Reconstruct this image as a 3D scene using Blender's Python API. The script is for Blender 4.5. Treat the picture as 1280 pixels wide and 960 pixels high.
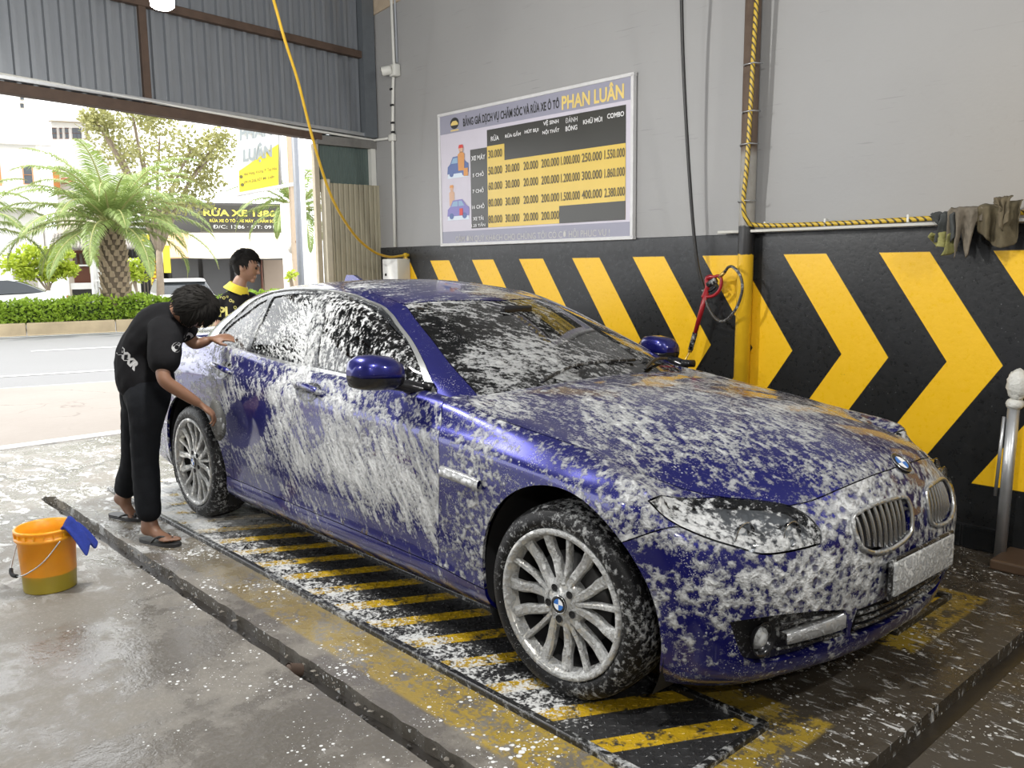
import bpy, bmesh, math, random
import numpy as np
from math import sin, cos, pi, radians, sqrt, atan2, exp
from mathutils import Vector, Matrix, noise as mnoise
from mathutils.geometry import delaunay_2d_cdt
for _o in list(bpy.data.objects): bpy.data.objects.remove(_o)
scene = bpy.context.scene
COL = scene.collection
rng = random.Random(7)

# ---------------------------------------------------------------- camera
CAM = Vector((1.936, -2.891, 1.466))
YAW, PITCH, ROLL, FPX = 2.400, -0.139, -0.013, 1082.4
fwd = Vector((cos(YAW)*cos(PITCH), sin(YAW)*cos(PITCH), sin(PITCH)))
rgt = fwd.cross(Vector((0, 0, 1))).normalized(); upv = rgt.cross(fwd)
r2 = rgt*cos(ROLL)+upv*sin(ROLL); u2 = -rgt*sin(ROLL)+upv*cos(ROLL)
cam = bpy.data.cameras.new('camera'); cam_o = bpy.data.objects.new('camera', cam); COL.objects.link(cam_o)
mw = Matrix((r2, u2, -fwd)).transposed().to_4x4(); mw.translation = CAM
cam_o.matrix_world = mw; cam.sensor_width = 36; cam.lens = 36*FPX/1280; cam.clip_start = .05; cam.clip_end = 300
scene.camera = cam_o

# ---------------------------------------------------------------- sky, sun, exposure
world = bpy.data.worlds.new('sky'); scene.world = world; world.use_nodes = True
wn = world.node_tree; bg = wn.nodes['Background']
WORLD_STRENGTH = 3.5
bg.inputs[0].default_value = (.96, .98, 1.0, 1); bg.inputs[1].default_value = WORLD_STRENGTH
sun = bpy.data.lights.new('sun', 'SUN'); sun.energy = 4.2; sun.angle = radians(3); sun.color = (1, .95, .86)
sun_o = bpy.data.objects.new('sun', sun); COL.objects.link(sun_o); sun_o.rotation_euler = (radians(28), radians(-22), 0)
scene.view_settings.view_transform = 'Standard'; scene.view_settings.look = 'None'
scene.view_settings.exposure = 0.0; scene.view_settings.gamma = 1.0; scene.view_settings.use_curve_mapping = False
scene.cycles.max_bounces = 8; scene.cycles.transparent_max_bounces = 16
scene.cycles.sample_clamp_indirect = 6.0
# ---------------------------------------------------------------- object helpers
def tag(o, label=None, cat=None, group=None, kind=None):
    for k, v in (('label', label), ('category', cat), ('group', group), ('kind', kind)):
        if v: o[k] = v
    return o
def link(o, parent=None, keep=True):
    COL.objects.link(o)
    if parent is not None:
        o.parent = parent
        if keep: o.matrix_parent_inverse = WM(parent).inverted()
    return o
def WM(o):
    m = o.matrix_basis.copy()
    if o.parent is not None: m = WM(o.parent) @ o.matrix_parent_inverse @ m
    return m
def thing(name, label, cat, loc=(0, 0, 0), group=None, rotz=0):
    o = bpy.data.objects.new(name, None); o.location = loc; o.rotation_euler = (0, 0, rotz); o.empty_display_size = .1
    COL.objects.link(o); return tag(o, label, cat, group)
def mk(name, verts, faces, mat=None, parent=None, smooth=True, **kw):
    """mesh object from world-space vertices"""
    me = bpy.data.meshes.new(name)
    v = np.asarray(verts, float).reshape(-1, 3)
    org = kw.pop('origin', None)
    if org is not None: v = v-np.array(org)
    me.from_pydata(v.tolist(), [], [list(f) for f in faces]); me.update()
    if smooth: me.polygons.foreach_set('use_smooth', [True]*len(me.polygons))
    for m in (mat if isinstance(mat, (list, tuple)) else [mat]):
        if m: me.materials.append(m)
    o = bpy.data.objects.new(name, me)
    if org is not None: o.location = org
    link(o, parent)
    return tag(o, **kw)
class MB:
    """collects simple shapes into one mesh"""
    def __init__(s): s.v = []; s.f = []; s.n = 0
    def add(s, v, f):
        s.v.append(np.asarray(v, float).reshape(-1, 3)); s.f += [[i+s.n for i in q] for q in f]; s.n += len(s.v[-1]); return s
    def box(s, c, d, rot=None, bev=0.0):
        c = np.array(c, float); h = np.array(d, float)/2
        if bev <= 0:
            v = np.array([[x, y, z] for x in (-1, 1) for y in (-1, 1) for z in (-1, 1)])*h
            f = [(0, 1, 3, 2), (4, 6, 7, 5), (0, 4, 5, 1), (2, 3, 7, 6), (0, 2, 6, 4), (1, 5, 7, 3)]
        else:
            bm = bmesh.new(); bmesh.ops.create_cube(bm, size=1.0)
            for q in bm.verts: q.co = Vector((q.co.x*2*h[0], q.co.y*2*h[1], q.co.z*2*h[2]))
            bmesh.ops.bevel(bm, geom=bm.edges[:], offset=min(bev, .49*2*h.min()), segments=2, affect='EDGES', profile=.5)
            bm.verts.index_update()
            v = np.array([q.co[:] for q in bm.verts]); f = [[q.index for q in p.verts] for p in bm.faces]; bm.free()
        if rot is not None: v = v @ np.array(rot.to_3x3() if hasattr(rot, 'to_3x3') else rot).T
        return s.add(v+c, f)
    def tube(s, pts, r, n=8, cap=True, close=False):
        p = np.array(pts, float); k = len(p)
        rr = np.full(k, r) if np.isscalar(r) else np.array(r, float)
        t = np.gradient(p, axis=0) if not close else np.roll(p, -1, 0)-np.roll(p, 1, 0)
        t /= np.linalg.norm(t, axis=1)[:, None]+1e-12
        a = np.array([0, 0, 1.]) if abs(t[0, 2]) < .9 else np.array([1., 0, 0])
        u = np.cross(t[0], a); u /= np.linalg.norm(u); V = []
        for i in range(k):
            u = u-t[i]*np.dot(u, t[i]); u /= np.linalg.norm(u); w = np.cross(t[i], u)
            th = np.arange(n)*2*pi/n
            V.append(p[i]+rr[i]*(np.cos(th)[:, None]*u+np.sin(th)[:, None]*w))
        V = np.concatenate(V); F = []
        for i in range(k if close else k-1):
            j = (i+1) % k
            for q in range(n): F.append((i*n+q, i*n+(q+1) % n, j*n+(q+1) % n, j*n+q))
        if cap and not close: F += [tuple(range(n))[::-1], tuple((k-1)*n+q for q in range(n))]
        return s.add(V, F)
    def lathe(s, prof, n=32, axis='z', c=(0, 0, 0), sx=1, sy=1):
        prof = np.array(prof, float); k = len(prof); th = np.arange(n)*2*pi/n
        V = np.stack([np.outer(prof[:, 0], np.cos(th))*sx, np.outer(prof[:, 0], np.sin(th))*sy, np.outer(prof[:, 1], np.ones(n))], -1).reshape(-1, 3)
        if axis == 'y': V = V[:, [0, 2, 1]]*[1, 1, 1]
        if axis == 'x': V = V[:, [2, 0, 1]]
        F = [(i*n+q, i*n+(q+1) % n, (i+1)*n+(q+1) % n, (i+1)*n+q) for i in range(k-1) for q in range(n)]
        if axis == 'y': F = [f[::-1] for f in F]
        return s.add(V+np.array(c), F)
    def prism(s, poly, z0, z1, axis='z'):
        """poly 2D, extruded along axis"""
        p = np.array(poly, float); k = len(p)
        a = np.c_[p, np.full(k, z0)]; b = np.c_[p, np.full(k, z1)]; V = np.r_[a, b]
        if axis == 'y': V = V[:, [0, 2, 1]]
        if axis == 'x': V = V[:, [2, 0, 1]]
        F = [tuple(range(k))[::-1], tuple(range(k, 2*k))]+[(i, (i+1) % k, k+(i+1) % k, k+i) for i in range(k)]
        return s.add(V, F)
    def grid(s, G):
        G = np.asarray(G, float); a, b = G.shape[:2]
        return s.add(G.reshape(-1, 3), [(i*b+j, (i+1)*b+j, (i+1)*b+j+1, i*b+j+1) for i in range(a-1) for j in range(b-1)])
    def build(s, name, mat=None, parent=None, smooth=False, **kw):
        return mk(name, np.concatenate(s.v), s.f, mat, parent, smooth, **kw)
def auto_smooth(o, deg=35):
    me = o.data; me.polygons.foreach_set('use_smooth', [True]*len(me.polygons))
    bm = bmesh.new(); bm.from_mesh(me)
    for e in bm.edges: e.smooth = not (len(e.link_faces) == 2 and e.calc_face_angle(0) > radians(deg)) and len(e.link_faces) == 2
    bm.to_mesh(me); bm.free(); return o
def recalc(o):
    bm = bmesh.new(); bm.from_mesh(o.data); bmesh.ops.recalc_face_normals(bm, faces=bm.faces[:]); bm.to_mesh(o.data); bm.free(); return o
def catmull(pts, n=8, closed=False):
    p = np.array(pts, float); K = len(p); out = []
    for i in range(K if closed else K-1):
        if closed: a, b, c, d = p[i-1], p[i], p[(i+1) % K], p[(i+2) % K]
        else: a, b, c, d = p[max(i-1, 0)], p[i], p[i+1], p[min(i+2, K-1)]
        for t in np.arange(n)/n:
            out.append(.5*((2*b)+(c-a)*t+(2*a-5*b+4*c-d)*t*t+(3*b-a-3*c+d)*t**3))
    if not closed: out.append(p[-1])
    return np.array(out)
def copy_tree(o, parent=None):
    c = o.copy(); COL.objects.link(c)
    if parent is not None: c.parent = parent; c.matrix_parent_inverse = o.matrix_parent_inverse.copy()
    for ch in list(o.children): copy_tree(ch, c)
    return c

# ---------------------------------------------------------------- material helpers
class Mat:
    def __init__(s, name):
        s.m = bpy.data.materials.new(name); s.m.use_nodes = True; s.t = s.m.node_tree; s.t.nodes.clear()
        s.out = s.t.nodes.new('ShaderNodeOutputMaterial')
    def n(s, typ, _out=0, _props=None, **inp):
        nd = s.t.nodes.new('ShaderNode'+typ)
        for k, v in (_props or {}).items(): setattr(nd, k, v)
        for k, v in inp.items():
            key = int(k[1:]) if k[0] == 'i' and k[1:].isdigit() else k.replace('_', ' ')
            sk = nd.inputs[key]
            if isinstance(v, bpy.types.NodeSocket): s.t.links.new(v, sk)
            elif v is not None:
                if isinstance(v, (tuple, list)) and len(v) == 3 and sk.type == 'RGBA': v = (*v, 1)
                sk.default_value = v
        return nd.outputs[_out]
    def math(s, op, a, b=0., c=0., clamp=False): return s.n('Math', _props={'operation': op, 'use_clamp': clamp}, i0=a, i1=b, i2=c)
    def mul(s, a, b): return s.math('MULTIPLY', a, b)
    def add(s, a, b): return s.math('ADD', a, b)
    def sub(s, a, b): return s.math('SUBTRACT', a, b)
    def step(s, v, a, b, to0=0., to1=1.): return s.n('MapRange', _props={'interpolation_type': 'SMOOTHSTEP'}, Value=v, From_Min=a, From_Max=b, To_Min=to0, To_Max=to1)
    def lin(s, v, a, b, to0=0., to1=1.): return s.n('MapRange', Value=v, From_Min=a, From_Max=b, To_Min=to0, To_Max=to1)
    def mix(s, f, a, b):
        nd = s.t.nodes.new('ShaderNodeMix'); nd.data_type = 'RGBA'
        for sk, v in ((nd.inputs[0], f), (nd.inputs[6], a), (nd.inputs[7], b)):
            if isinstance(v, bpy.types.NodeSocket): s.t.links.new(v, sk)
            else: sk.default_value = (*v, 1) if isinstance(v, (tuple, list)) and len(v) == 3 else v
        return nd.outputs[2]
    def obj(s): return s.n('TexCoord', _out=3)
    def xyz(s, v): 
        nd = s.t.nodes.new('ShaderNodeSeparateXYZ'); s.t.links.new(v, nd.inputs[0]); return nd.outputs
    def map(s, v, scale=(1, 1, 1), rot=(0, 0, 0), loc=(0, 0, 0)): return s.n('Mapping', Vector=v, Scale=scale, Rotation=rot, Location=loc)
    def noise(s, v, scale, detail=3., rough=.55, dist=0., color=False): return s.n('TexNoise', _out=1 if color else 0, Vector=v, Scale=scale, Detail=detail, Roughness=rough, Distortion=dist)
    def voro(s, v, scale, feat='F1', rand=1.): return s.n('TexVoronoi', _props={'feature': feat}, Vector=v, Scale=scale, Randomness=rand)
    def bump(s, h, strength=.3, dist=.01, normal=None): return s.n('Bump', Height=h, Strength=strength, Distance=dist, Normal=normal)
    def pbr(s, col, rough=.5, metal=0., normal=None, **kw): return s.n('BsdfPrincipled', Base_Color=col, Roughness=rough, Metallic=metal, Normal=normal, **kw)
    def mixs(s, f, a, b):
        nd = s.t.nodes.new('ShaderNodeMixShader')
        for sk, v in ((nd.inputs[0], f), (nd.inputs[1], a), (nd.inputs[2], b)):
            if isinstance(v, bpy.types.NodeSocket): s.t.links.new(v, sk)
            else: sk.default_value = v
        return nd.outputs[0]
    def done(s, sh): s.t.links.new(sh, s.out.inputs[0]); return s.m
def plain(name, col, rough=.5, metal=0., var=.12, scale=20., bump=.15, bdist=.003, **kw):
    """solid colour with a little procedural variation and relief"""
    M = Mat(name); v = M.obj(); nz = M.noise(v, scale, 4)
    c = M.mix(nz, tuple(max(0, x*(1-var)) for x in col), tuple(min(1, x*(1+var)) for x in col))
    nm = M.bump(M.noise(v, scale*4, 3), bump, bdist) if bump else None
    return M.done(M.pbr(c, rough, metal, nm, **kw))
def emit(name, col, st):
    M = Mat(name); return M.done(M.n('Emission', Color=col, Strength=st))
def foam_mask(M, v, bias=0., streak=None, fine=1., spat=.5, big=1., lump=0.):
    """white foam cover: streaks and blotches broken up by finer noise, bubble rings, thrown droplets; returns opacity, height, tint"""
    sv = v if streak is None else M.map(M.map(v, (1, 1, 1), streak[1]), streak[0])
    b = M.noise(v, 2.4*big, 3, .5)
    m = M.add(M.mul(M.noise(sv, 36*fine, 8, .68, .25), .62), M.mul(M.noise(v, 75*fine, 4, .6), .38))
    cv = M.n('VectorMath', _props={'operation': 'ADD'}, i0=sv, i1=M.n('VectorMath', _props={'operation': 'SCALE'}, i0=M.noise(v, 40, 2, color=True), i3=.012))
    cells = M.voro(cv, 42*fine, 'SMOOTH_F1')
    val = M.add(M.add(M.mul(M.sub(b, .5), .85), M.mul(M.sub(m, .5), 1.9)), M.add(M.mul(M.sub(cells, .45), .30+lump), bias))
    mask = M.step(val, -.02, .17)
    d0 = M.voro(v, 260, 'F1'); d1 = M.voro(v, 150, 'F1'); d2 = M.voro(v, 62, 'F1')
    lim = M.lin(M.noise(v, 9, 2), .36, .68, 0., .30*spat)
    lim2 = M.lin(M.noise(v, 7, 2), .44, .70, 0., .25*spat)
    dr = M.math('MAXIMUM', M.step(M.sub(lim, d1), -.02, .05), M.step(M.sub(lim2, d2), -.02, .05))
    dr = M.math('MAXIMUM', dr, M.mul(M.step(M.sub(M.lin(M.noise(v, 5, 2), .45, .70, 0., .24*min(1, spat)), d0), -.02, .04), .75))
    big = M.voro(cv, 27*fine, 'F1')
    hole = M.step(big, .34, .12)
    if lump: mask = M.mul(mask, M.sub(1., M.mul(hole, min(.8, lump*2.2))))
    mask = M.math('MAXIMUM', mask, M.mul(dr, .85))
    body = M.step(val, .0, .42)
    h = M.add(M.mul(mask, .55), M.mul(body, .55))
    h = M.add(h, M.mul(M.mul(mask, M.sub(M.noise(sv, 90, 3, .6), .5)), .9))
    h = M.add(h, M.mul(M.mul(mask, M.sub(cells, .4)), .7+lump))
    if lump: h = M.sub(h, M.mul(hole, lump*1.6))
    return mask, h, M.add(M.mul(body, .55), M.mul(M.noise(v, 60, 3), .45))
FOAM_A, FOAM_B = (.42, .43, .44), (.84, .85, .84)
def foam_over(M, base, v, nrm_strength=1., dist=.016, **kw):
    mask, h, nz = foam_mask(M, v, **kw)
    nm = M.bump(h, nrm_strength, dist)
    fo = M.pbr(M.mix(nz, FOAM_A, FOAM_B), .55, 0., nm, Specular_IOR_Level=.3)
    return M.mixs(M.mul(mask, .93), base, fo), mask
# ---------------------------------------------------------------- car materials
def m_paint(name, bias, streak=None, spat=.6, grad=None, fine=1., big=1., lump=0.):
    M = Mat(name); v = M.obj()
    fl = M.noise(v, 900, 1)
    base = M.pbr(M.mix(fl, (.0025, .003, .085), (.004, .006, .19)), .30, .55, None, Coat_Weight=1., Coat_Roughness=.05)
    b = bias
    if grad is not None: b = grad(M, v)
    sh, _ = foam_over(M, base, v, bias=b, streak=streak, spat=spat, fine=fine, big=big, lump=lump)
    return M.done(sh)
def side_bias(M, v):
    x = M.xyz(v)
    a = M.lin(x[2], .28, .52, -.08, .17)              # less foam along the sill, most across the middle of the doors
    t = M.lin(x[2], .80, .95, 0., -.10)
    w = M.math('SQRT', M.add(M.math('POWER', M.math('DIVIDE', M.add(x[0], 2.27), .27), 2.), M.math('POWER', M.math('DIVIDE', M.sub(M.sub(x[2], .66), M.mul(M.add(x[0], 2.27), .28)), .13), 2.)))
    return M.add(M.add(a, t), M.step(w, 1.12, .80, 0., -.34))        # a wiped sweep beside the mitt
def front_bias(M, v):
    x = M.xyz(v)
    return M.add(M.lin(x[2], .20, .44, -.20, .16), M.step(M.math('ABSOLUTE', M.sub(x[2], .60)), .05, .0, 0., -.12))
PAINT_DOOR = m_paint('blue_paint_foam_streaked', 0, ((1, 1, .24), (0, radians(31), 0)), .8, side_bias)
PAINT_FENDER = m_paint('blue_paint_foam_blotched', .075, None, 1.2, None, .95, 1.2, .16)
PAINT_HOOD = m_paint('blue_paint_foam_sheeted', .06, ((.34, 1, 1), (0, 0, radians(12))), 1., None, 1.25)
PAINT_FRONT = m_paint('blue_paint_foam_lumps', 0, None, 1.2, front_bias, .85, 1., .34)
PAINT_REAR = m_paint('blue_paint_foam_wiped', .05, ((.30, 1, 1), (0, radians(-10), 0)), .5)
PAINT_SILL = m_paint('blue_paint_foam_speckled', -.09, ((1, 1, .25), (0, radians(31), 0)), .8)
PAINT_RAIL = m_paint('blue_paint_few_drops', -.13, None, .9)
PAINT_ROOF = m_paint('blue_paint_wiped_roof', -.06, ((1.3, .22, 1), (0, 0, radians(10))), .3)
PAINT_MIRROR = m_paint('blue_paint_wet', -.40, None, .45)
def m_foamy(name, col, rough, metal, bias, spat=.8, fine=1., streak=None, **kw):
    M = Mat(name); v = M.obj()
    sh, _ = foam_over(M, M.pbr(col, rough, metal, None, **kw), v, bias=bias, spat=spat, fine=fine, streak=streak)
    return M.done(sh)
CHROME_FOAM = m_foamy('foamy_satin_chrome', (.62, .63, .62), .28, .9, .03)
CHROME = m_foamy('wet_chrome', (.72, .73, .74), .14, 1., -.30, .5)
BLACK_TRIM = m_foamy('black_gloss_trim_foam', (.012, .013, .015), .18, 0., .02, .7, 1., ((1, 1, .2), (0, radians(10), 0)))
SLAT_M = m_foamy('chrome_slat', (.55, .56, .57), .2, 1., -.22, .4)
BLACK_PLASTIC = m_foamy('wet_black_plastic', (.012, .012, .013), .42, 0., -.06, 1.)
BLACK_CLEAN = plain('matt_black_liner', (.010, .010, .011), .8)
BLACK_GLOSS = plain('black_gloss_plastic', (.012, .012, .014), .2, bump=0)
SILVER_BLADE = m_foamy('foamy_silver_blade', (.55, .56, .57), .3, .7, .02)
PLATE_FOAM = m_foamy('foamed_number_plate', (.75, .76, .75), .4, 0., .20, .9, 1.4)
def m_glass(name, tint, bias, streak=None, spat=.6, fine=1., cov=.92):
    M = Mat(name); v = M.obj()
    mask, h, nz = foam_mask(M, v, bias(M, v) if callable(bias) else bias, streak, fine, spat)
    g = M.mixs(M.n('Fresnel', IOR=1.5), M.n('BsdfTransparent', Color=tint), M.n('BsdfGlossy', Color=(1, 1, 1), Roughness=.03))
    fo = M.pbr(M.mix(nz, FOAM_A, FOAM_B), .5, 0., M.bump(h, .8, .01))
    return M.done(M.mixs(M.mul(mask, cov), g, fo))
GLASS_SIDE = m_glass('side_glass_running_foam', (.10, .12, .12), .11, ((1.2, 1, .16), (0, radians(14), 0)), .3)
GLASS_REAR = m_glass('side_glass_rippled_foam', (.12, .14, .14), .055, ((.5, 1, 1.5), (0, radians(-25), 0)), .3, 1.5)
GLASS_QUARTER = m_glass('quarter_glass_rippled_foam', (.35, .38, .38), -.02, ((.5, 1, 1.5), (0, radians(-25), 0)), .3, 1.3)
GLASS_SCREEN = m_glass('windscreen_foam_film', (.10, .115, .115), .02, ((.42, 1, 1), (0, 0, radians(-45))), .8, .95, .60)
GLASS_BACK = m_glass('rear_window_foam', (.12, .14, .14), .06)
HEADLAMP_GLASS = m_glass('headlamp_lens_foam', (.80, .82, .84), lambda M, v: M.lin(M.math('ABSOLUTE', M.xyz(v)[1]), .52, .74, -.03, .20), None, .9, .9)
TYRE_M = m_foamy('wet_tyre_rubber_foam', (.007, .007, .0075), .5, 0., -.055, .7, 1.2, Specular_IOR_Level=.25)
RIM_M = m_foamy('foamed_alloy', (.66, .65, .61), .34, .7, .17, .5)
RIM_DARK = plain('brake_grey', (.07, .07, .07), .5, .6)
CAP_BLUE = plain('emblem_blue', (.03, .16, .52), .3, bump=0); CAP_WHITE = plain('emblem_white', (.85, .86, .88), .3, bump=0)
SEAT_M = plain('dark_seat_leather', (.035, .032, .030), .6); DASH_M = plain('dark_dashboard', (.02, .02, .02), .7)
TAIL_M = m_foamy('red_tail_lamp', (.25, .008, .01), .15, 0., -.05)
# ---------------------------------------------------------------- pixel-to-plane helpers (1280x960 photograph)
def ray(u, w): return (r2*((u-640)/FPX)+u2*(-(w-480)/FPX)+fwd)
def onx(u, w, x): d = ray(u, w); return CAM+d*((x-CAM.x)/d.x)
def ony(u, w, y): d = ray(u, w); return CAM+d*((y-CAM.y)/d.y)
def onz(u, w, z): d = ray(u, w); return CAM+d*((z-CAM.z)/d.z)
NR = Vector((cos(radians(164.4)), sin(radians(164.4)), 0)); TR = Vector((-NR.y, NR.x, 0))*-1   # across / along the road
def at(u, w, D): d = ray(u, w); return CAM+d*(D/d.dot(NR))
def road(a, D, z=0.): p = CAM+NR*D+TR*a; return Vector((p.x, p.y, z))                      # a metres along the road, D metres out
WY = 1.70

# ---------------------------------------------------------------- setting materials
def m_floor():
    M = Mat('wet_concrete_floor'); v = M.obj(); x = M.xyz(v)
    n1 = M.noise(v, 1.3, 5, .6); n2 = M.noise(v, 9, 6, .65); n3 = M.noise(v, 60, 4, .6)
    c = M.mix(n1, (.135, .12, .10), (.27, .25, .215)); c = M.mix(M.mul(n2, .55), c, (.15, .135, .115)); c = M.mix(M.lin(n3, .5, .75, 0, .35), c, (.36, .34, .30))
    wet = M.step(M.add(n1, M.mul(M.sub(n2, .5), .5)), .40, .62)          # dry patches where high
    c = M.mix(M.lin(wet, 0, 1, .45, 0.), c, (.055, .048, .040))
    # the wet, darker front of the bay
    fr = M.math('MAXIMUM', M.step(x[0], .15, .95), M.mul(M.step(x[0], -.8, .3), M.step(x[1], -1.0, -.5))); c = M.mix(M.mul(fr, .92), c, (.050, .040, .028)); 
    # worn yellow border round the two lift plates
    def band(ax, a, b, e=.012): return M.mul(M.step(x[ax], a-e, a+e), M.step(x[ax], b+e, b-e))
    def rect(x0, x1, y0, y1): return M.mul(band(0, x0, x1), band(1, y0, y1))
    yel = M.math('MAXIMUM', rect(-3.6, .72, -1.295, -.41), rect(-3.6, .68, .27, 1.03))
    wear = M.step(M.add(n2, M.mul(M.sub(n3, .5), .6)), .62, .44)
    fade = M.lin(x[0], -2.2, -.2, .15, 1.)
    c = M.mix(M.mul(M.mul(yel, wear), M.mul(fade, .92)), c, M.mix(n2, (.20, .14, .03), (.52, .36, .035)))
    # foam: flecks thrown round the car; sheets by the rear door are foam plus painted daylight reflections
    cells = M.voro(M.map(v, (1, 1, 1), (0, 0, .5)), 30); cells2 = M.voro(v, 75)
    near = M.mul(M.step(x[1], -2.3, -1.15), M.step(x[0], 2.2, -.2)); 
    lim = M.mul(M.lin(M.noise(v, 3.2, 3), .36, .66, .0, .32), M.add(.35, M.mul(near, .75)))
    fleck = M.math('MAXIMUM', M.step(M.sub(lim, cells), -.01, .03), M.step(M.sub(M.mul(lim, .8), cells2), -.01, .03))
    fv = M.map(v, (.8, 2.4, 1), (0, 0, radians(52))); sp = M.noise(fv, 13, 6, .7, .4)
    frontspl = M.mul(M.step(x[0], .25, .8), M.step(x[1], -1.6, -.6)); fleck2 = M.mul(frontspl, M.step(sp, .565, .64))
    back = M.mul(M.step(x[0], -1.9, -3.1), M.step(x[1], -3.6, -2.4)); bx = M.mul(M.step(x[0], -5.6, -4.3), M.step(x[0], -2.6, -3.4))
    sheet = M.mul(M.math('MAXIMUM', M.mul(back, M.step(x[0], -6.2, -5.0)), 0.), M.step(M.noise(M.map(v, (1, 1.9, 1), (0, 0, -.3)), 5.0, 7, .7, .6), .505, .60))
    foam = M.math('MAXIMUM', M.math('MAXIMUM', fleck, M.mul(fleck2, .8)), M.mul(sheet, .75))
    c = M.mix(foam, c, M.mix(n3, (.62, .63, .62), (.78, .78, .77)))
    crack = M.n('TexVoronoi', _props={'feature': 'DISTANCE_TO_EDGE'}, Vector=M.map(M.n('VectorMath', _props={'operation': 'ADD'}, i0=v, i1=M.n('VectorMath', _props={'operation': 'SCALE'}, i0=M.noise(v, 3, 4, color=True), i3=.35)), (.45, .45, .45)), Scale=1.1)
    c = M.mix(M.mul(M.step(crack, .006, .0), M.step(x[0], -4.3, -4.9)), c, (.03, .028, .025))
    rough = M.lin(wet, 0, 1, .11, .66); rough = M.math('MAXIMUM', rough, M.mul(foam, .6))
    h = M.add(M.add(M.mul(n2, .5), M.mul(n3, .12)), M.mul(foam, .5))
    return M.done(M.pbr(c, rough, 0., M.bump(h, .55, .02), Specular_IOR_Level=.5))
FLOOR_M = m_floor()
def m_wall():
    M = Mat('grey_plaster_wall'); v = M.obj(); x = M.xyz(v)
    n = M.noise(v, 1.1, 4); f = M.noise(v, 45, 4)
    c = M.mix(n, (.285, .285, .285), (.345, .343, .338))
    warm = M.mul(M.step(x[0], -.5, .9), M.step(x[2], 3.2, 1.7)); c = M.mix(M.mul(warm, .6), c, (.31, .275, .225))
    st = M.mul(M.step(M.noise(M.map(v, (5, 1, 3), (0, .5, 0)), 2.2, 5, .6), .63, .72), M.mul(M.step(x[0], -.4, .5), M.step(x[2], 2.2, 1.75)))
    c = M.mix(M.mul(st, .55), c, (.15, .12, .07))
    scratch = M.step(M.noise(M.map(v, (2, 1, 60), (0, .06, 0)), 1.5, 2), .71, .73); c = M.mix(M.mul(scratch, .25), c, (.12, .12, .12))
    return M.done(M.pbr(c, .62, 0., M.bump(M.add(M.mul(f, .4), n), .12, .02)))
WALL_M = m_wall()
def m_chevron():
    M = Mat('black_and_yellow_chevron_paint'); v = M.obj(); x = M.xyz(v)
    n = M.noise(v, 3, 4); f = M.noise(v, 38, 5, .6)
    a = M.math('ABSOLUTE', M.sub(x[2], .94)); u = M.math('DIVIDE', M.sub(M.add(x[0], M.mul(a, .373/.553)), .206), .5605)
    fr = M.math('FRACT', M.add(u, 20.)); 
    yel = M.mul(M.mul(M.step(fr, -.004, .004), M.step(fr, .471, .463)), M.mul(M.step(x[2], .331, .337), M.step(x[2], 1.497, 1.491)))
    blk = M.mix(n, (.007, .0075, .008), (.020, .021, .022)); blk = M.mix(M.step(x[2], 1.50, 1.62, 0., .5), blk, (.055, .057, .06))
    dots = M.step(M.voro(v, 26), .075, .05); blk = M.mix(M.mul(dots, .4), blk, (.25, .26, .26))
    yc = M.mix(f, (.78, .45, .012), (.88, .53, .02)); chip = M.step(M.noise(v, 14, 6, .7), .70, .74); yc = M.mix(M.mul(chip, .4), yc, (.25, .15, .02))
    c = M.mix(yel, blk, yc)
    return M.done(M.pbr(c, M.lin(f, .3, .7, .24, .40), 0., M.bump(M.add(f, M.mul(yel, .2)), .12, .01), Specular_IOR_Level=.4))
CHEV_M = m_chevron()
def m_sheet():
    M = Mat('blue_grey_corrugated_sheet'); v = M.obj()
    n = M.noise(M.map(v, (1, 6, .6)), 3, 4); c = M.mix(n, (.20, .215, .235), (.27, .285, .305))
    return M.done(M.pbr(c, .30, .4, M.bump(M.noise(v, 30, 3), .06, .01)))
SHEET_M = m_sheet()
RUST_M = plain('rusty_brown_steel', (.075, .048, .034), .75, .1, .45, 9)
GALV_M = plain('galvanised_steel', (.46, .47, .48), .38, .75, .15, 14)
WHITE_PVC = plain('white_plastic_pipe', (.62, .62, .58), .5, 0, .1, 8)
GREY_PVC = plain('grey_plastic_pipe', (.33, .35, .38), .5, 0, .1, 8)
CONC_M = plain('rough_concrete', (.22, .20, .17), .85, 0, .3, 8, .5, .01)
CREAM_M = plain('cream_sheet', (.36, .33, .24), .55, 0, .12, 5)
BLACK_TILE = plain('wet_black_tile', (.010, .011, .012), .12, 0, .3, 20, .2)

# ---------------------------------------------------------------- floor, drains
def jag(a, b, step, amp, seed):
    r = random.Random(seed); n = max(2, int(abs(b-a)/step)); return [(a+(b-a)*i/n, r.uniform(-amp, amp)) for i in range(n+1)]
X0, X1, XB = -6.03, 7.0, .895
fl = MB()
ch_x0 = -4.17
j1 = jag(ch_x0, XB, .06, .005, 1); j2 = jag(ch_x0, XB, .06, .006, 2)
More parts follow.
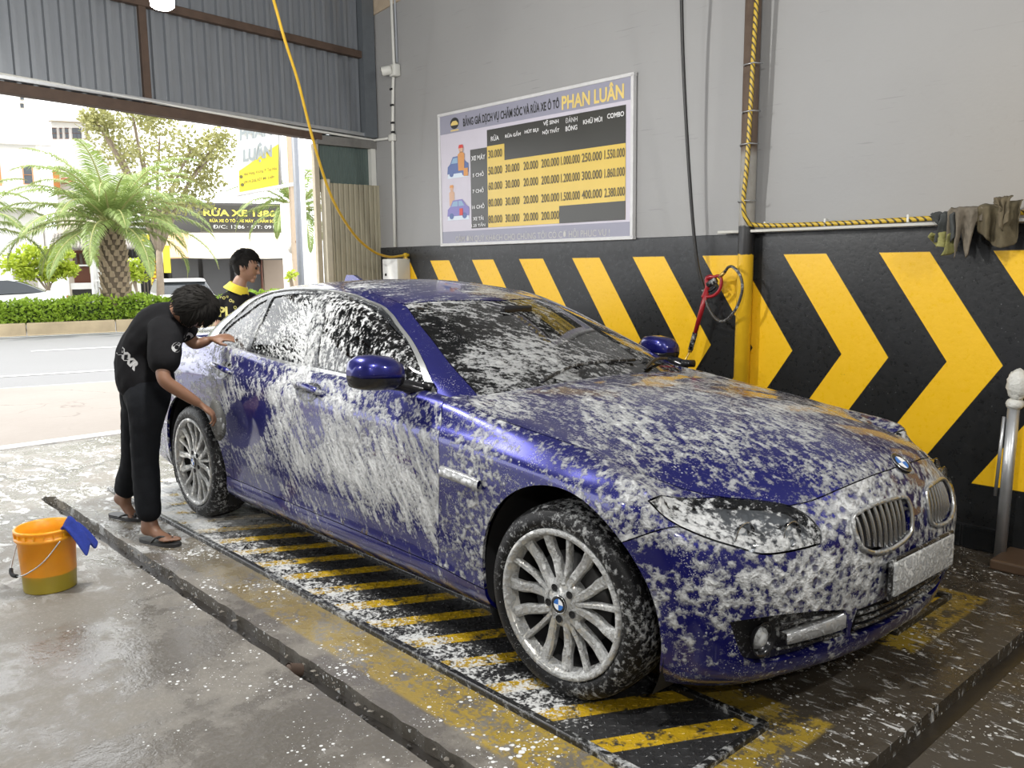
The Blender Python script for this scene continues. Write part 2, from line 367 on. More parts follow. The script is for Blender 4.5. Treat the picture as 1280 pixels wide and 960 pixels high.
# slab left of the drain, slab between drain and wall, slab beyond the cross drain
def strip(fl, pts, y_far, z0=0., rev=False):
    a = [(x, y, z0) for x, y in pts]; b = [(x, y_far, z0) for x, y in pts]
    fl.grid(np.array([a, b] if not rev else [b, a]).transpose(1, 0, 2))
L1 = [(X0, -1.435)]+[(x, -1.475+d if x > ch_x0+.02 else -1.435) for x, d in j1]
L2 = [(X0, -1.435)]+[(x, -1.388+d if x > ch_x0+.02 else -1.435) for x, d in j2]
strip(fl, L1, -8.5, rev=True); strip(fl, L2, WY)
fl.add([(XB+.085, -8.5, 0), (X1, -8.5, 0), (X1, WY, 0), (XB+.085, WY, 0), (XB, 1.45, 0), (XB+.085, 1.45, 0), (XB, WY, 0)], [(0, 1, 2, 3), (4, 5, 3, 6)])
fl.add([(XB, -8.5, 0), (XB+.085, -8.5, 0), (XB+.085, -4.5, 0), (XB, -4.5, 0)], [(0, 1, 2, 3)])
# drain walls and beds
BEDS = []
def walls(fl, A, B, dz):
    a0 = np.array([(x, y, 0) for x, y in A]); a1 = a0-[0, 0, dz]; b0 = np.array([(x, y, 0) for x, y in B]); b1 = b0-[0, 0, dz]
    fl.grid(np.stack([a0, a1], 1)); n = min(len(a1), len(b1)); BEDS.append(np.stack([a1[:n], b1[:n]], 1)); fl.grid(np.stack([b1, b0], 1))
walls(fl, L1, L2, .055)
walls(fl, [(XB, y) for y in np.linspace(1.45, -4.5, 30)], [(XB+.085, y) for y in np.linspace(1.45, -4.5, 30)], .05)
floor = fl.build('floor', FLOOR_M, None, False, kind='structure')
def rubble(name, n, gen, rmin, rmax, mat, seed):
    r = random.Random(seed); mb = MB()
    for _ in range(n):
        c = np.array(gen(r)); s = r.uniform(rmin, rmax)
        v = np.array([(1, 0, 0), (-1, 0, 0), (0, 1, 0), (0, -1, 0), (0, 0, .7), (0, 0, -.5)])*s*np.array([r.uniform(.6, 1.4) for _ in range(3)])
        q = np.array(Matrix.Rotation(r.uniform(0, 6), 3, 'Z')); mb.add(v @ q.T+c, [(0, 2, 4), (2, 1, 4), (1, 3, 4), (3, 0, 4), (2, 0, 5), (1, 2, 5), (3, 1, 5), (0, 3, 5)])
    return mb.build(name, mat, floor, False, kind='stuff')
SLUDGE = plain('dark_drain_sludge', (.024, .020, .016), .35, 0, .5, 30)
for _b in BEDS: MB().grid(_b).build('drain_bed', SLUDGE, floor)
rubble('drain_grit', 300, lambda r: (r.uniform(ch_x0, .85), -1.44+r.uniform(-.03, .03), -.046), .005, .012, SLUDGE, 3)
rubble('drain_edge_crumbs', 110, lambda r: (r.uniform(ch_x0, .85), -1.44+r.choice((-1, 1))*r.uniform(.028, .042), r.uniform(-.03, -.008)), .005, .011, CONC_M, 4)
MB().tube([(-.86, -1.47, -.012), (-.86, -1.42, -.03)], .026, 12, cap=False).tube([(-.86, -1.43, -.026), (-.86, -1.47, -.012)], .021, 12).build('drain_pipe', RUST_M, floor, True)

# ---------------------------------------------------------------- right wall with chevrons
wl = MB()
wl.box((1.0, WY+.10, 2.35), (11.86, .20, 4.7)); wl.build('wall_right', WALL_M, None, False, kind='structure')
ch = MB(); ch.box((1.0, WY+.003, .81), (11.86, .022, 1.62), bev=.004); ch.build('trim_1', CHEV_M, None, False, kind='structure')
# narrow black tiles along the foot of the wall
bb = mk('baseboard_right', *(lambda m: (np.concatenate(m.v), m.f))(MB().box((-2.2, WY-.012, .062), (5.38, .012, .118))), BLACK_CLEAN, None, False, kind='structure')
tile0 = None
for i in range(34):
    x = .415-i*.158
    if tile0 is None:
        tile0 = MB().box((0, 0, 0), (.146, .016, .118), bev=.004).build('tile', BLACK_TILE, bb); tile0.location = (x, WY-.025, .060)
    else:
        c = tile0.copy(); COL.objects.link(c); c.location = (x, WY-.025-.004*(i % 3 == 1), .060+.002*(i % 2))
MB().box((1.3, 1.56, .025), (1.5, .27, .05), bev=.01).build('trim_2', plain('brown_wet_step', (.10, .062, .038), .35, 0, .3, 6), None, False, kind='structure')

# ---------------------------------------------------------------- back wall: corrugated sheet over the open gate
XW = -4.92
def lz(y): return 2.585+.045*(1.04-y)
def corr(y0, y1, x, zlo, ztop, pitch=.105, depth=.032):
    prof = []; y = y0
    while y < y1:
        for dy, dx in ((0, 0), (.30, 0), (.36, 1), (.64, 1), (.70, 0)): prof.append((y+dy*pitch, x+dx*depth))
        y += pitch
    return np.array([[(px, py, zlo(py)), (px, py, ztop)] for py, px in prof])
wb = MB(); wb.grid(corr(-6.6, WY, XW, lambda y: lz(y)+.02, 4.7)); wb.box((XW-.04, -2.45, 3.75), (.03, 8.3, 2.1))
back = wb.build('wall_back', SHEET_M, None, False, kind='structure')
def beam(name, p, q, w, h, mat, parent=back):
    p, q = Vector(p), Vector(q); d = (q-p); L = d.length; R_ = d.to_track_quat('Y', 'Z').to_matrix(); mb = MB(); mb.box((p+q)/2, (w, L, h), R_, .004); return mb.build(name, mat, parent)
beam('lintel', (XW+.02, -6.6, lz(-6.6)-.0), (XW+.02, 1.14, lz(1.14)-.0), .09, .075, RUST_M)
beam('lintel_flashing', (XW+.05, -6.6, lz(-6.6)+.062), (XW+.05, 1.72, lz(1.72)+.062), .06, .03, GALV_M)
beam('girt', (XW+.055, -6.6, 3.31+.053*8.15), (XW+.055, 1.62, 3.307), .06, .06, RUST_M)
for y in (-.335, -2.9, -5.4): beam('stud', (XW+.05, y, lz(y)+.04), (XW+.05, y, 4.7), .05, .055, RUST_M)
MB().box((XW+.06, 1.62, 3.65), (.10, .12, 2.1)).build('corner_post', plain('grey_blue_steel', (.13, .145, .16), .5, .3), back)
# grey-green ribbed panel beside the gate, and its frame
gp = MB(); gp.grid(corr(1.10, 1.66, XW+.0, lambda y: 2.10, 2.60, .028, .006)); gp.build('ribbed_panel', plain('grey_green_sheet', (.10, .135, .125), .5, .1), back)
MB().box((XW+.03, 1.40, 2.545), (.06, .62, .075)).build('panel_rail', plain('weathered_concrete_rail', (.16, .155, .145), .8, 0, .3), back)
MB().box((XW+.03, 1.665, 2.35), (.05, .05, .36)).build('panel_edge_strip', WHITE_PVC, back)
# plaster patch high in the corner
MB().prism([(-4.90, 3.655), (-4.43, 3.70), (-4.20, 3.80), (-4.20, 4.7), (-4.90, 4.7)], WY-.012, WY+.01, 'y').build('trim_3', plain('beige_bare_plaster', (.42, .34, .25), .85, 0, .25, 12), None, False, kind='structure')
MB().box((-4.905, WY-.012, 3.1), (.03, .03, 1.15)).build('trim_4', WHITE_PVC, None, False, kind='structure')
# folding shutter parked against the wall
sh = thing('folding_shutter', 'cream ribbed folding shutter pushed together beside the gate opening', 'shutter', (XW+.05, 1.4, 0))
for i in range(19):
    y = 1.205+i*.0262
    MB().box((XW+.05+(.012 if i % 2 else 0), y, 1.09), (.05, .0215, 2.18), bev=.004).build('slat', CREAM_M, sh)
MB().box((XW+.06, 1.150, 1.10), (.075, .058, 2.22), bev=.006).build('lead_post', plain('cream_painted_post', (.50, .46, .36), .5), sh)
MB().box((XW+.05, 1.70-.012, 1.09), (.06, .022, 2.18)).build('end_post', CREAM_M, sh)
MB().box((XW+.02, 1.085, 1.30), (.05, .05, 2.42), bev=.006).build('trim_5', plain('cream_gate_post', (.42, .37, .28), .6, 0, .2), None, False, kind='structure')
MB().box((XW+.07, 1.05, .80), (.03, .03, .62)).build('trim_6', BLACK_CLEAN, None, False, kind='structure')
# rest of the hall: roof, far walls
ceil = MB(); ceil.box((1.0, -3.4, 4.75), (12, 10.4, .06)); ceil.build('ceiling', plain('dull_roof_sheet', (.30, .31, .33), .6), None, False, kind='structure')
MB().box((7.0, -3.4, 2.35), (.1, 10.4, 4.7)).build('wall_front', WALL_M, None, False, kind='structure')
MB().box((1.0, -8.55, 2.35), (12, .1, 4.7)).build('wall_left', WALL_M, None, False, kind='structure')

# ---------------------------------------------------------------- hanging lamp of the hall, and unseen bulbs added for fill
LAMP_E = emit('lit_lamp_bulb', (1, .98, .95), 26.)
def bulb(p, label, power, group=None):
    t = thing('lamp', label, 'lamp', p, group)
    m = MB().lathe([(.0005, -.055), (.035, -.054), (.048, -.045), (.050, -.03), (.050, .05), (.044, .062), (.030, .066)], 24, c=p); m.build('bulb', LAMP_E, t, True)
    MB().lathe([(.030, .066), (.026, .09), (.020, .12), (.0005, .125)], 16, c=p).build('socket', WHITE_PVC, t, True)
    MB().tube([(p[0], p[1], p[2]+.12), (p[0], p[1], 4.72)], .006, 6).build('cable', BLACK_CLEAN, t)
    l = bpy.data.lights.new('lamp_light', 'POINT'); l.energy = power; l.shadow_soft_size = .06; l.color = (1, .985, .95)
    o = bpy.data.objects.new('lamp_light', l); COL.objects.link(o); o.location = (p[0], p[1], p[2]-.12)
bulb((-2.0, -1.32, 2.635), 'lit white bulb hanging at the top left before the grey corrugated sheet', 190)
bulb((.9, -1.9, 3.1), 'added fill bulb, out of view above the front of the car', 165)  # from here on: unseen bulbs added to brighten walls and car
bulb((3.0, -.2, 3.1), 'added fill bulb, out of view near the far end of the chevron wall', 150)
bulb((3.6, -4.2, 3.1), 'added fill bulb, unseen deep in the hall behind the viewpoint', 170)
bulb((-1.6, -5.2, 3.1), 'added fill bulb, out of view over the empty side of the hall', 150)

# ---------------------------------------------------------------- lift plates
def m_plate():
    M = Mat('striped_tread_plate'); v = M.obj(); x = M.xyz(v); n = M.noise(v, 12, 5, .65); f = M.noise(v, 70, 3)
    u = M.math('DIVIDE', M.sub(M.sub(x[0], M.mul(M.add(x[1], .75), .53)), .405), .25); fr = M.math('FRACT', M.add(u, 40.))
    yel = M.mul(M.step(fr, -.01, .01), M.step(fr, .37, .35)); wear = M.step(M.add(n, M.mul(M.sub(f, .5), .5)), .66, .50)
    c = M.mix(M.mul(yel, wear), M.mix(n, (.014, .014, .015), (.045, .045, .046)), M.mix(f, (.40, .25, .012), (.58, .38, .02)))
    foamy = M.mul(M.step(x[1], -.70, -.98), M.step(x[0], .35, .0)); nb = M.add(M.mul(M.noise(v, 9, 6, .7, .3), .55), M.mul(M.noise(v, 42, 5, .65), .45)); nn = M.noise(v, 90, 4)
    mask = M.step(M.add(nb, M.add(M.mul(M.sub(nn, .5), .5), M.lin(foamy, 0, 1, -.20, .05))), .50, .60)
    bk = M.step(x[0], -2.3, -3.0); mask = M.math('MAXIMUM', mask, M.mul(bk, M.step(M.noise(v, 7, 6, .7), .38, .52)))
    c = M.mix(M.mul(mask, .9), c, M.mix(nn, (.55, .56, .55), (.78, .78, .77)))
    return M.done(M.pbr(c, M.math('MAXIMUM', M.lin(n, .3, .7, .18, .4), M.mul(mask, .55)), .0, M.bump(M.add(M.mul(mask, .8), M.mul(nn, .3)), .5, .012), Specular_IOR_Level=.7))
PLATE_M = m_plate()
EDGE_M = m_foamy('foamed_black_edge', (.012, .012, .012), .35, 0, -.02, .9)
def lift(y0, y1, x1, label):
    t = thing('lift_plate', label, 'vehicle lift', (-1.5, (y0+y1)/2, 0)); x0 = -4.05
    MB().box(((x0+x1)/2, (y0+y1)/2, -.004), (x1-x0, y1-y0, .014)).build('deck', PLATE_M, t)
    MB().box(((x0+x1)/2, y0+.012, .008), (x1-x0, .028, .030), bev=.005).build('edge_bar', EDGE_M, t); MB().box(((x0+x1)/2, y1-.012, .008), (x1-x0, .028, .030), bev=.005).build('edge_bar', EDGE_M, t)
    MB().box((x1-.010, (y0+y1)/2, .006), (.026, y1-y0, .026), bev=.004).build('end_bar', EDGE_M, t)
    mb = MB(); p = .030; i = 0; x = x0+.03
    base = np.array([(-.013, 0, 0), (0, -.0042, 0), (.013, 0, 0), (0, .0042, 0), (-.006, 0, .0026), (.006, 0, .0026)]); FF = [(0, 1, 5, 4), (1, 2, 5), (2, 3, 4, 5), (3, 0, 4)]
    A = [np.array(Matrix.Rotation(radians(a), 3, 'Z')) for a in (45, -45)]
    while x < x1-.03:
        y = y0+.045; j = 0
        while y < y1-.04: mb.add(base @ A[(i+j) % 2].T+np.array([x, y, .0028]), FF); y += p; j += 1
        x += p; i += 1
    mb.build('tread_bars', PLATE_M, t, False, kind='stuff')
lift(-1.09, -.577, .59, 'near yellow-striped tread plate of the lift under the side of the car beside the washer')
lift(.385, .93, .57, 'far yellow-striped tread plate of the lift on the chevron wall side of the car')
# ---------------------------------------------------------------- car body surfaces
def spline_w(t, q, g0, g1):
    """weights (len(q) x K) of a non-uniform Catmull-Rom spline with knots t; g0/g1: ghost handling ('mirror' gives knots only, weights done by caller)"""
    K = len(t); q = np.clip(q, t[0], t[-1])
    i = np.clip(np.searchsorted(t, q, side='right')-1, 0, K-2)
    D = np.zeros((K, K))
    for k in range(K):
        if 0 < k < K-1:
            a = t[k]-t[k-1]; b = t[k+1]-t[k]
            D[k, k-1] += -b/(a*(a+b)); D[k, k] += (b-a)/(a*b); D[k, k+1] += a/(b*(a+b))
        elif k == 0:
            D[k, 0] -= 1/(t[1]-t[0]); D[k, 1] += 1/(t[1]-t[0])
        else:
            D[k, k-1] -= 1/(t[k]-t[k-1]); D[k, k] += 1/(t[k]-t[k-1])
    h = (t[i+1]-t[i]); s = (q-t[i])/h
    W = np.zeros((len(q), K)); r = np.arange(len(q))
    W[r, i] += 2*s**3-3*s**2+1; W[r, i+1] += -2*s**3+3*s**2
    W += ((s**3-2*s**2+s)*h)[:, None]*D[i] + ((s**3-s**2)*h)[:, None]*D[i+1]
    return W

class Loft:
    """rings of control points (J x K x 3), half body y<=0, mirrored ghosts at both ring ends and past the last ring"""
    def __init__(s, P):
        s.P = P = np.array(P, float); J, K, _ = P.shape
        m = np.array([1, -1, 1.])
        Q = np.concatenate([(P[:, 1]*m)[:, None], P, (P[:, -2]*m)[:, None]], 1)
        Q = np.concatenate([Q, (Q[-2]*m)[None]], 0)
        s.Q = Q
        du = np.linalg.norm(np.diff(Q[:-1], axis=1), axis=2).mean(0)
        dv = np.linalg.norm(np.diff(Q, axis=0), axis=2)[:, 1:-1].mean(1)
        s.tu = np.concatenate([[0], np.cumsum(du)])-du[0]
        s.tv = np.concatenate([[0], np.cumsum(dv)])
        s.U = s.tu[-2]; s.V = s.tv[-2]
        s.gu = np.linspace(0, s.U, 500); s.gv = np.linspace(0, s.V, 220)
        s.G = np.einsum('ak,jkc,bj->abc', spline_w(s.tu, s.gu, 0, 0), Q, spline_w(s.tv, s.gv, 0, 0))
    def ev(s, uv):
        uv = np.asarray(uv, float)
        a = np.einsum('nk,jkc->njc', spline_w(s.tu, np.clip(uv[:, 0], 0, s.U), 0, 0), s.Q)
        return np.einsum('nj,njc->nc', spline_w(s.tv, np.clip(uv[:, 1], 0, s.V), 0, 0), a)
    def nrm(s, uv, e=.004):
        uv = np.asarray(uv, float)
        lo = np.clip(uv-[e, 0], [0, 0], [s.U, s.V]); hi = np.clip(uv+[e, 0], [0, 0], [s.U, s.V])
        a = s.ev(hi)-s.ev(lo)
        lo = np.clip(uv-[0, e], [0, 0], [s.U, s.V]); hi = np.clip(uv+[0, e], [0, 0], [s.U, s.V])
        b = s.ev(hi)-s.ev(lo)
        n = np.cross(b, a); l = np.linalg.norm(n, axis=1)
        n[l < 1e-12] = [0, 0, 1]; l[l < 1e-12] = 1
        n = n/l[:, None]
        return n
    def find(s, kind, a, b, lim=None):
        """uv of the surface point seen at (a,b) in side (x,z), top (x,y) or front (y,z) projection"""
        ax = {'s': (0, 2), 't': (0, 1), 'f': (1, 2)}[kind]
        d = (s.G[..., ax[0]]-a)**2+(s.G[..., ax[1]]-b)**2
        if kind == 'f': d = d+np.where(s.G[..., 0] < 0.1, 9, 0)
        if kind == 's': d = d+np.where(np.abs(s.G[..., 1]) < .45, .02, 0)
        if lim is not None: d = d+np.where(lim(s.G), 0, 9)
        i, j = np.unravel_index(np.argmin(d), d.shape)
        uv = np.array([s.gu[i], s.gv[j]])
        for _ in range(4):
            e = 1e-4
            p = s.ev(np.array([uv, uv+[e, 0], uv+[0, e]]))[:, ax]
            J = np.stack([(p[1]-p[0])/e, (p[2]-p[0])/e], 1)
            r = np.array([a, b])-p[0]
            if abs(np.linalg.det(J)) < 1e-3 or np.linalg.norm(r) > .03: break
            st = np.linalg.solve(J, r)
            if np.linalg.norm(st) > .03: break
            uv = np.clip(uv+st, [0, 0], [s.U, s.V])
        return uv

# lower body: rings from the sill up and over to the centre line; columns from the nose round the side to the tail
XS = [.50, .36, 0., -.42, -.75, -1.3, -1.9, -2.5, -2.98, -3.4]
def ring(front, ys, zs, rear):
    return [list(p) for p in front] + [[x, -y, z] for x, y, z in zip(XS[1:], ys, zs)] + [list(p) for p in rear]
BODY = [
 ring([(.69,0,.185),(.68,-.25,.185),(.625,-.48,.18),(.535,-.70,.175),(.43,-.815,.175)],
      [.845,.85,.845,.84,.84,.84,.84,.85,.85],[.175]*7+[.19,.21], [(-3.78,-.79,.23),(-3.95,-.62,.24),(-4.0,-.3,.25),(-4.0,0,.25)]),
 ring([(.735,0,.225),(.725,-.25,.225),(.67,-.50,.22),(.575,-.725,.215),(.455,-.85,.22)],
      [.885,.895,.893,.89,.888,.888,.888,.895,.89],[.23,.24,.225,.225,.225,.225,.225,.24,.26], [(-3.80,-.83,.28),(-4.0,-.65,.29),(-4.06,-.32,.30),(-4.07,0,.30)]),
 ring([(.765,0,.33),(.755,-.25,.33),(.70,-.50,.325),(.597,-.735,.32),(.465,-.867,.32)],
      [.902,.912,.905,.897,.893,.893,.897,.912,.905],[.33,.34,.335,.335,.335,.335,.335,.34,.36], [(-3.81,-.84,.38),(-4.01,-.66,.39),(-4.075,-.33,.40),(-4.085,0,.40)]),
 ring([(.785,0,.46),(.775,-.25,.46),(.72,-.50,.455),(.61,-.745,.45),(.472,-.878,.45)],
      [.913,.922,.915,.908,.906,.907,.911,.922,.912],[.46]*9, [(-3.81,-.845,.49),(-4.01,-.665,.50),(-4.075,-.33,.50),(-4.085,0,.50)]),
 ring([(.79,0,.58),(.78,-.25,.575),(.718,-.50,.57),(.60,-.75,.57),(.46,-.882,.58)],
      [.92,.93,.926,.922,.921,.922,.924,.93,.918],[.59,.60,.60,.60,.60,.61,.62,.62,.62], [(-3.80,-.85,.62),(-4.0,-.67,.62),(-4.06,-.33,.62),(-4.07,0,.62)]),
 ring([(.775,0,.685),(.763,-.25,.675),(.69,-.49,.655),(.565,-.74,.665),(.43,-.87,.70)],
      [.916,.929,.928,.926,.926,.927,.928,.929,.912],[.715,.74,.74,.735,.74,.755,.77,.77,.76], [(-3.77,-.84,.76),(-3.96,-.66,.76),(-4.03,-.33,.76),(-4.04,0,.76)]),
 ring([(.74,0,.765),(.722,-.25,.75),(.64,-.47,.72),(.505,-.71,.71),(.39,-.83,.75)],
      [.885,.915,.920,.919,.918,.917,.915,.912,.89],[.782,.812,.83,.838,.855,.883,.91,.915,.89], [(-3.72,-.815,.88),(-3.93,-.64,.885),(-4.0,-.32,.89),(-4.01,0,.89)]),
 ring([(.705,0,.81),(.685,-.25,.795),(.60,-.46,.76),(.465,-.685,.745),(.36,-.80,.778)],
      [.862,.888,.893,.893,.893,.892,.89,.885,.86],[.812,.845,.863,.868,.885,.913,.94,.945,.925], [(-3.68,-.785,.93),(-3.90,-.62,.945),(-3.97,-.31,.955),(-3.98,0,.96)]),
 ring([(.60,0,.862),(.585,-.24,.848),(.52,-.44,.808),(.40,-.65,.78),(.30,-.755,.802)],
      [.81,.83,.838,.838,.84,.842,.842,.83,.80],[.84,.885,.92,.945,.958,.978,1.015,1.045,1.05], [(-3.60,-.73,1.045),(-3.85,-.58,1.045),(-3.94,-.29,1.055),(-3.95,0,1.06)]),
 ring([(.42,0,.912),(.41,-.20,.902),(.36,-.38,.872),(.28,-.54,.85),(.20,-.64,.85)],
      [.69,.70,.69,.68,.68,.70,.72,.70,.67],[.868,.907,.94,.955,.95,.97,1.005,1.03,1.025], [(-3.50,-.60,1.05),(-3.72,-.48,1.055),(-3.82,-.24,1.065),(-3.83,0,1.068)]),
 ring([(.15,0,.955),(.14,-.12,.95),(.11,-.22,.94),(.06,-.30,.935),(0.0,-.345,.94)],
      [.36,.37,.36,.36,.36,.37,.38,.37,.35],[.945,.965,.975,.98,.97,.98,1.01,1.035,1.03], [(-3.4,-.30,1.05),(-3.5,-.24,1.055),(-3.56,-.12,1.06),(-3.57,0,1.06)]),
 ring([(-.05,0,.972),(-.06,0,.972),(-.09,0,.974),(-.12,0,.976),(-.16,0,.978)],
      [0]*9,[.98,.985,.99,.99,.98,.985,1.012,1.035,1.032], [(-3.3,0,1.05),(-3.34,0,1.05),(-3.37,0,1.055),(-3.38,0,1.055)]),
]
# keep the inner rings short of the nose: their side stations start further back
for _j, _xs in ((8, [.22]), (9, [.12, -.06, -.42]), (10, [-.08, -.22, -.46]), (11, [-.22, -.34, -.5])):
    for _k, _x in enumerate(_xs): BODY[_j][5+_k][0] = _x
# greenhouse: windscreen base round the glass to the rear window base, up to the roof centre line
CABIN = [
 [(-.44,0,.905),(-.46,-.30,.905),(-.53,-.56,.905),(-.66,-.755,.905),(-.92,-.815,.91),(-1.35,-.832,.925),(-1.8,-.838,.94),(-2.3,-.838,.96),(-2.78,-.815,.985),(-3.15,-.76,1.0),(-3.42,-.60,1.02),(-3.52,-.3,1.03),(-3.54,0,1.03)],
 [(-.64,0,1.02),(-.66,-.29,1.015),(-.725,-.53,1.01),(-.84,-.72,1.0),(-1.04,-.775,1.02),(-1.42,-.795,1.035),(-1.82,-.803,1.045),(-2.28,-.80,1.065),(-2.72,-.775,1.09),(-3.07,-.715,1.10),(-3.30,-.565,1.11),(-3.40,-.28,1.115),(-3.42,0,1.115)],
 [(-.95,0,1.16),(-.97,-.265,1.155),(-1.025,-.48,1.145),(-1.11,-.64,1.13),(-1.24,-.695,1.145),(-1.52,-.718,1.18),(-1.85,-.725,1.195),(-2.25,-.722,1.208),(-2.62,-.70,1.21),(-2.92,-.645,1.215),(-3.08,-.52,1.222),(-3.15,-.26,1.228),(-3.17,0,1.23)],
 [(-1.28,0,1.292),(-1.30,-.235,1.288),(-1.345,-.425,1.275),(-1.41,-.555,1.258),(-1.51,-.612,1.272),(-1.67,-.632,1.302),(-1.90,-.640,1.318),(-2.22,-.645,1.326),(-2.52,-.628,1.32),(-2.74,-.58,1.306),(-2.83,-.465,1.328),(-2.85,-.24,1.342),(-2.86,0,1.348)],
 [(-1.40,0,1.328),(-1.415,-.22,1.323),(-1.46,-.38,1.312),(-1.52,-.485,1.302),(-1.60,-.535,1.312),(-1.72,-.556,1.333),(-1.92,-.565,1.348),(-2.20,-.575,1.357),(-2.44,-.557,1.353),(-2.62,-.508,1.338),(-2.70,-.40,1.35),(-2.72,-.22,1.36),(-2.72,0,1.365)],
 [(-1.60,0,1.368),(-1.61,-.15,1.364),(-1.64,-.25,1.357),(-1.68,-.33,1.352),(-1.73,-.365,1.358),(-1.82,-.38,1.37),(-1.95,-.385,1.378),(-2.15,-.42,1.385),(-2.33,-.40,1.382),(-2.46,-.355,1.374),(-2.52,-.28,1.378),(-2.54,-.15,1.385),(-2.54,0,1.388)],
 [(-1.85,0,1.40),(-1.86,0,1.40),(-1.875,0,1.401),(-1.89,0,1.402),(-1.91,0,1.403),(-1.94,0,1.404),(-1.99,0,1.404),(-2.08,0,1.404),(-2.15,0,1.403),(-2.19,0,1.402),(-2.21,0,1.402),(-2.22,0,1.401),(-2.23,0,1.401)],
]
def _ss(v, a, b): t = min(1, max(0, (v-a)/(b-a))); return t*t*(3-2*t)
for _j, _w in ((5, .3), (6, .85), (7, 1.), (8, 1.), (9, .8)):          # wings fall away from the domed hood
    for _p in BODY[_j]:
        if _p[0] > -1.3: _p[2] -= .042*_w*_ss(abs(_p[1]), .36, .78)*_ss(_p[0], -1.0, .05)
LB = Loft(BODY); LC = Loft(CABIN)
# ---------------------------------------------------------------- car: panels cut from the lofted surfaces
car = thing('car', 'dark blue sedan covered in white washing foam, parked on the striped lift', 'car', (-1.6, 0, 0))
def hint(L, p):
    if len(p) == 3:
        if isinstance(p[0], str): return L.find(*p)
        d = ((L.G-np.array(p))**2).sum(-1); i, j = np.unravel_index(np.argmin(d), d.shape)
        uv = np.array([L.gu[i], L.gv[j]])
        for _ in range(3):                      # refine on the surface
            e = 1e-3; q = L.ev(np.array([uv, uv+[e, 0], uv+[0, e]]))
            A = np.stack([(q[1]-q[0])/e, (q[2]-q[0])/e], 1); st, *_r = np.linalg.lstsq(A, np.array(p)-q[0], rcond=None)
            if np.linalg.norm(st) > .03: break
            uv = np.clip(uv+st, [0, 0], [L.U, L.V])
        return uv
    return np.array(p[0])                       # ((u,v),)
def run(L, pts, step=.012, straight=False):
    h = np.array([hint(L, p) for p in pts])
    if len(h) > 2 and not straight:
        h = catmull(h, 16)
    d = np.concatenate([[0], np.cumsum(np.linalg.norm(np.diff(h, axis=0), axis=1))])
    n = max(2, int(round(d[-1]/step))+1); t = np.linspace(0, d[-1], n)
    return np.stack([np.interp(t, d, h[:, k]) for k in (0, 1)], 1)
def loop(*runs):
    out = []
    for r in runs: out += [p for p in r]
    res = [out[0]]
    for p in out[1:]:
        if np.linalg.norm(p-res[-1]) > .003: res.append(p)
    if np.linalg.norm(res[0]-res[-1]) < .003: res.pop()
    return np.array(res)
def inside(poly, q):
    x, y = q[:, 0], q[:, 1]; c = np.zeros(len(q), bool); a = poly; b = np.roll(poly, -1, 0)
    for (x0, y0), (x1, y1) in zip(a, b):
        if y0 == y1: continue
        c ^= ((y0 > y) != (y1 > y)) & (x < (x1-x0)*(y-y0)/(y1-y0)+x0)
    return c
def area2(p): return .5*np.sum(p[:, 0]*np.roll(p[:, 1], -1)-np.roll(p[:, 0], -1)*p[:, 1])
def offset(poly, d):
    """inward offset of a smooth dense polygon in uv"""
    p = poly if area2(poly) > 0 else poly[::-1]
    t = np.roll(p, -1, 0)-np.roll(p, 1, 0); t /= np.linalg.norm(t, axis=1)[:, None]+1e-12
    return p+d*np.stack([-t[:, 1], t[:, 0]], 1)
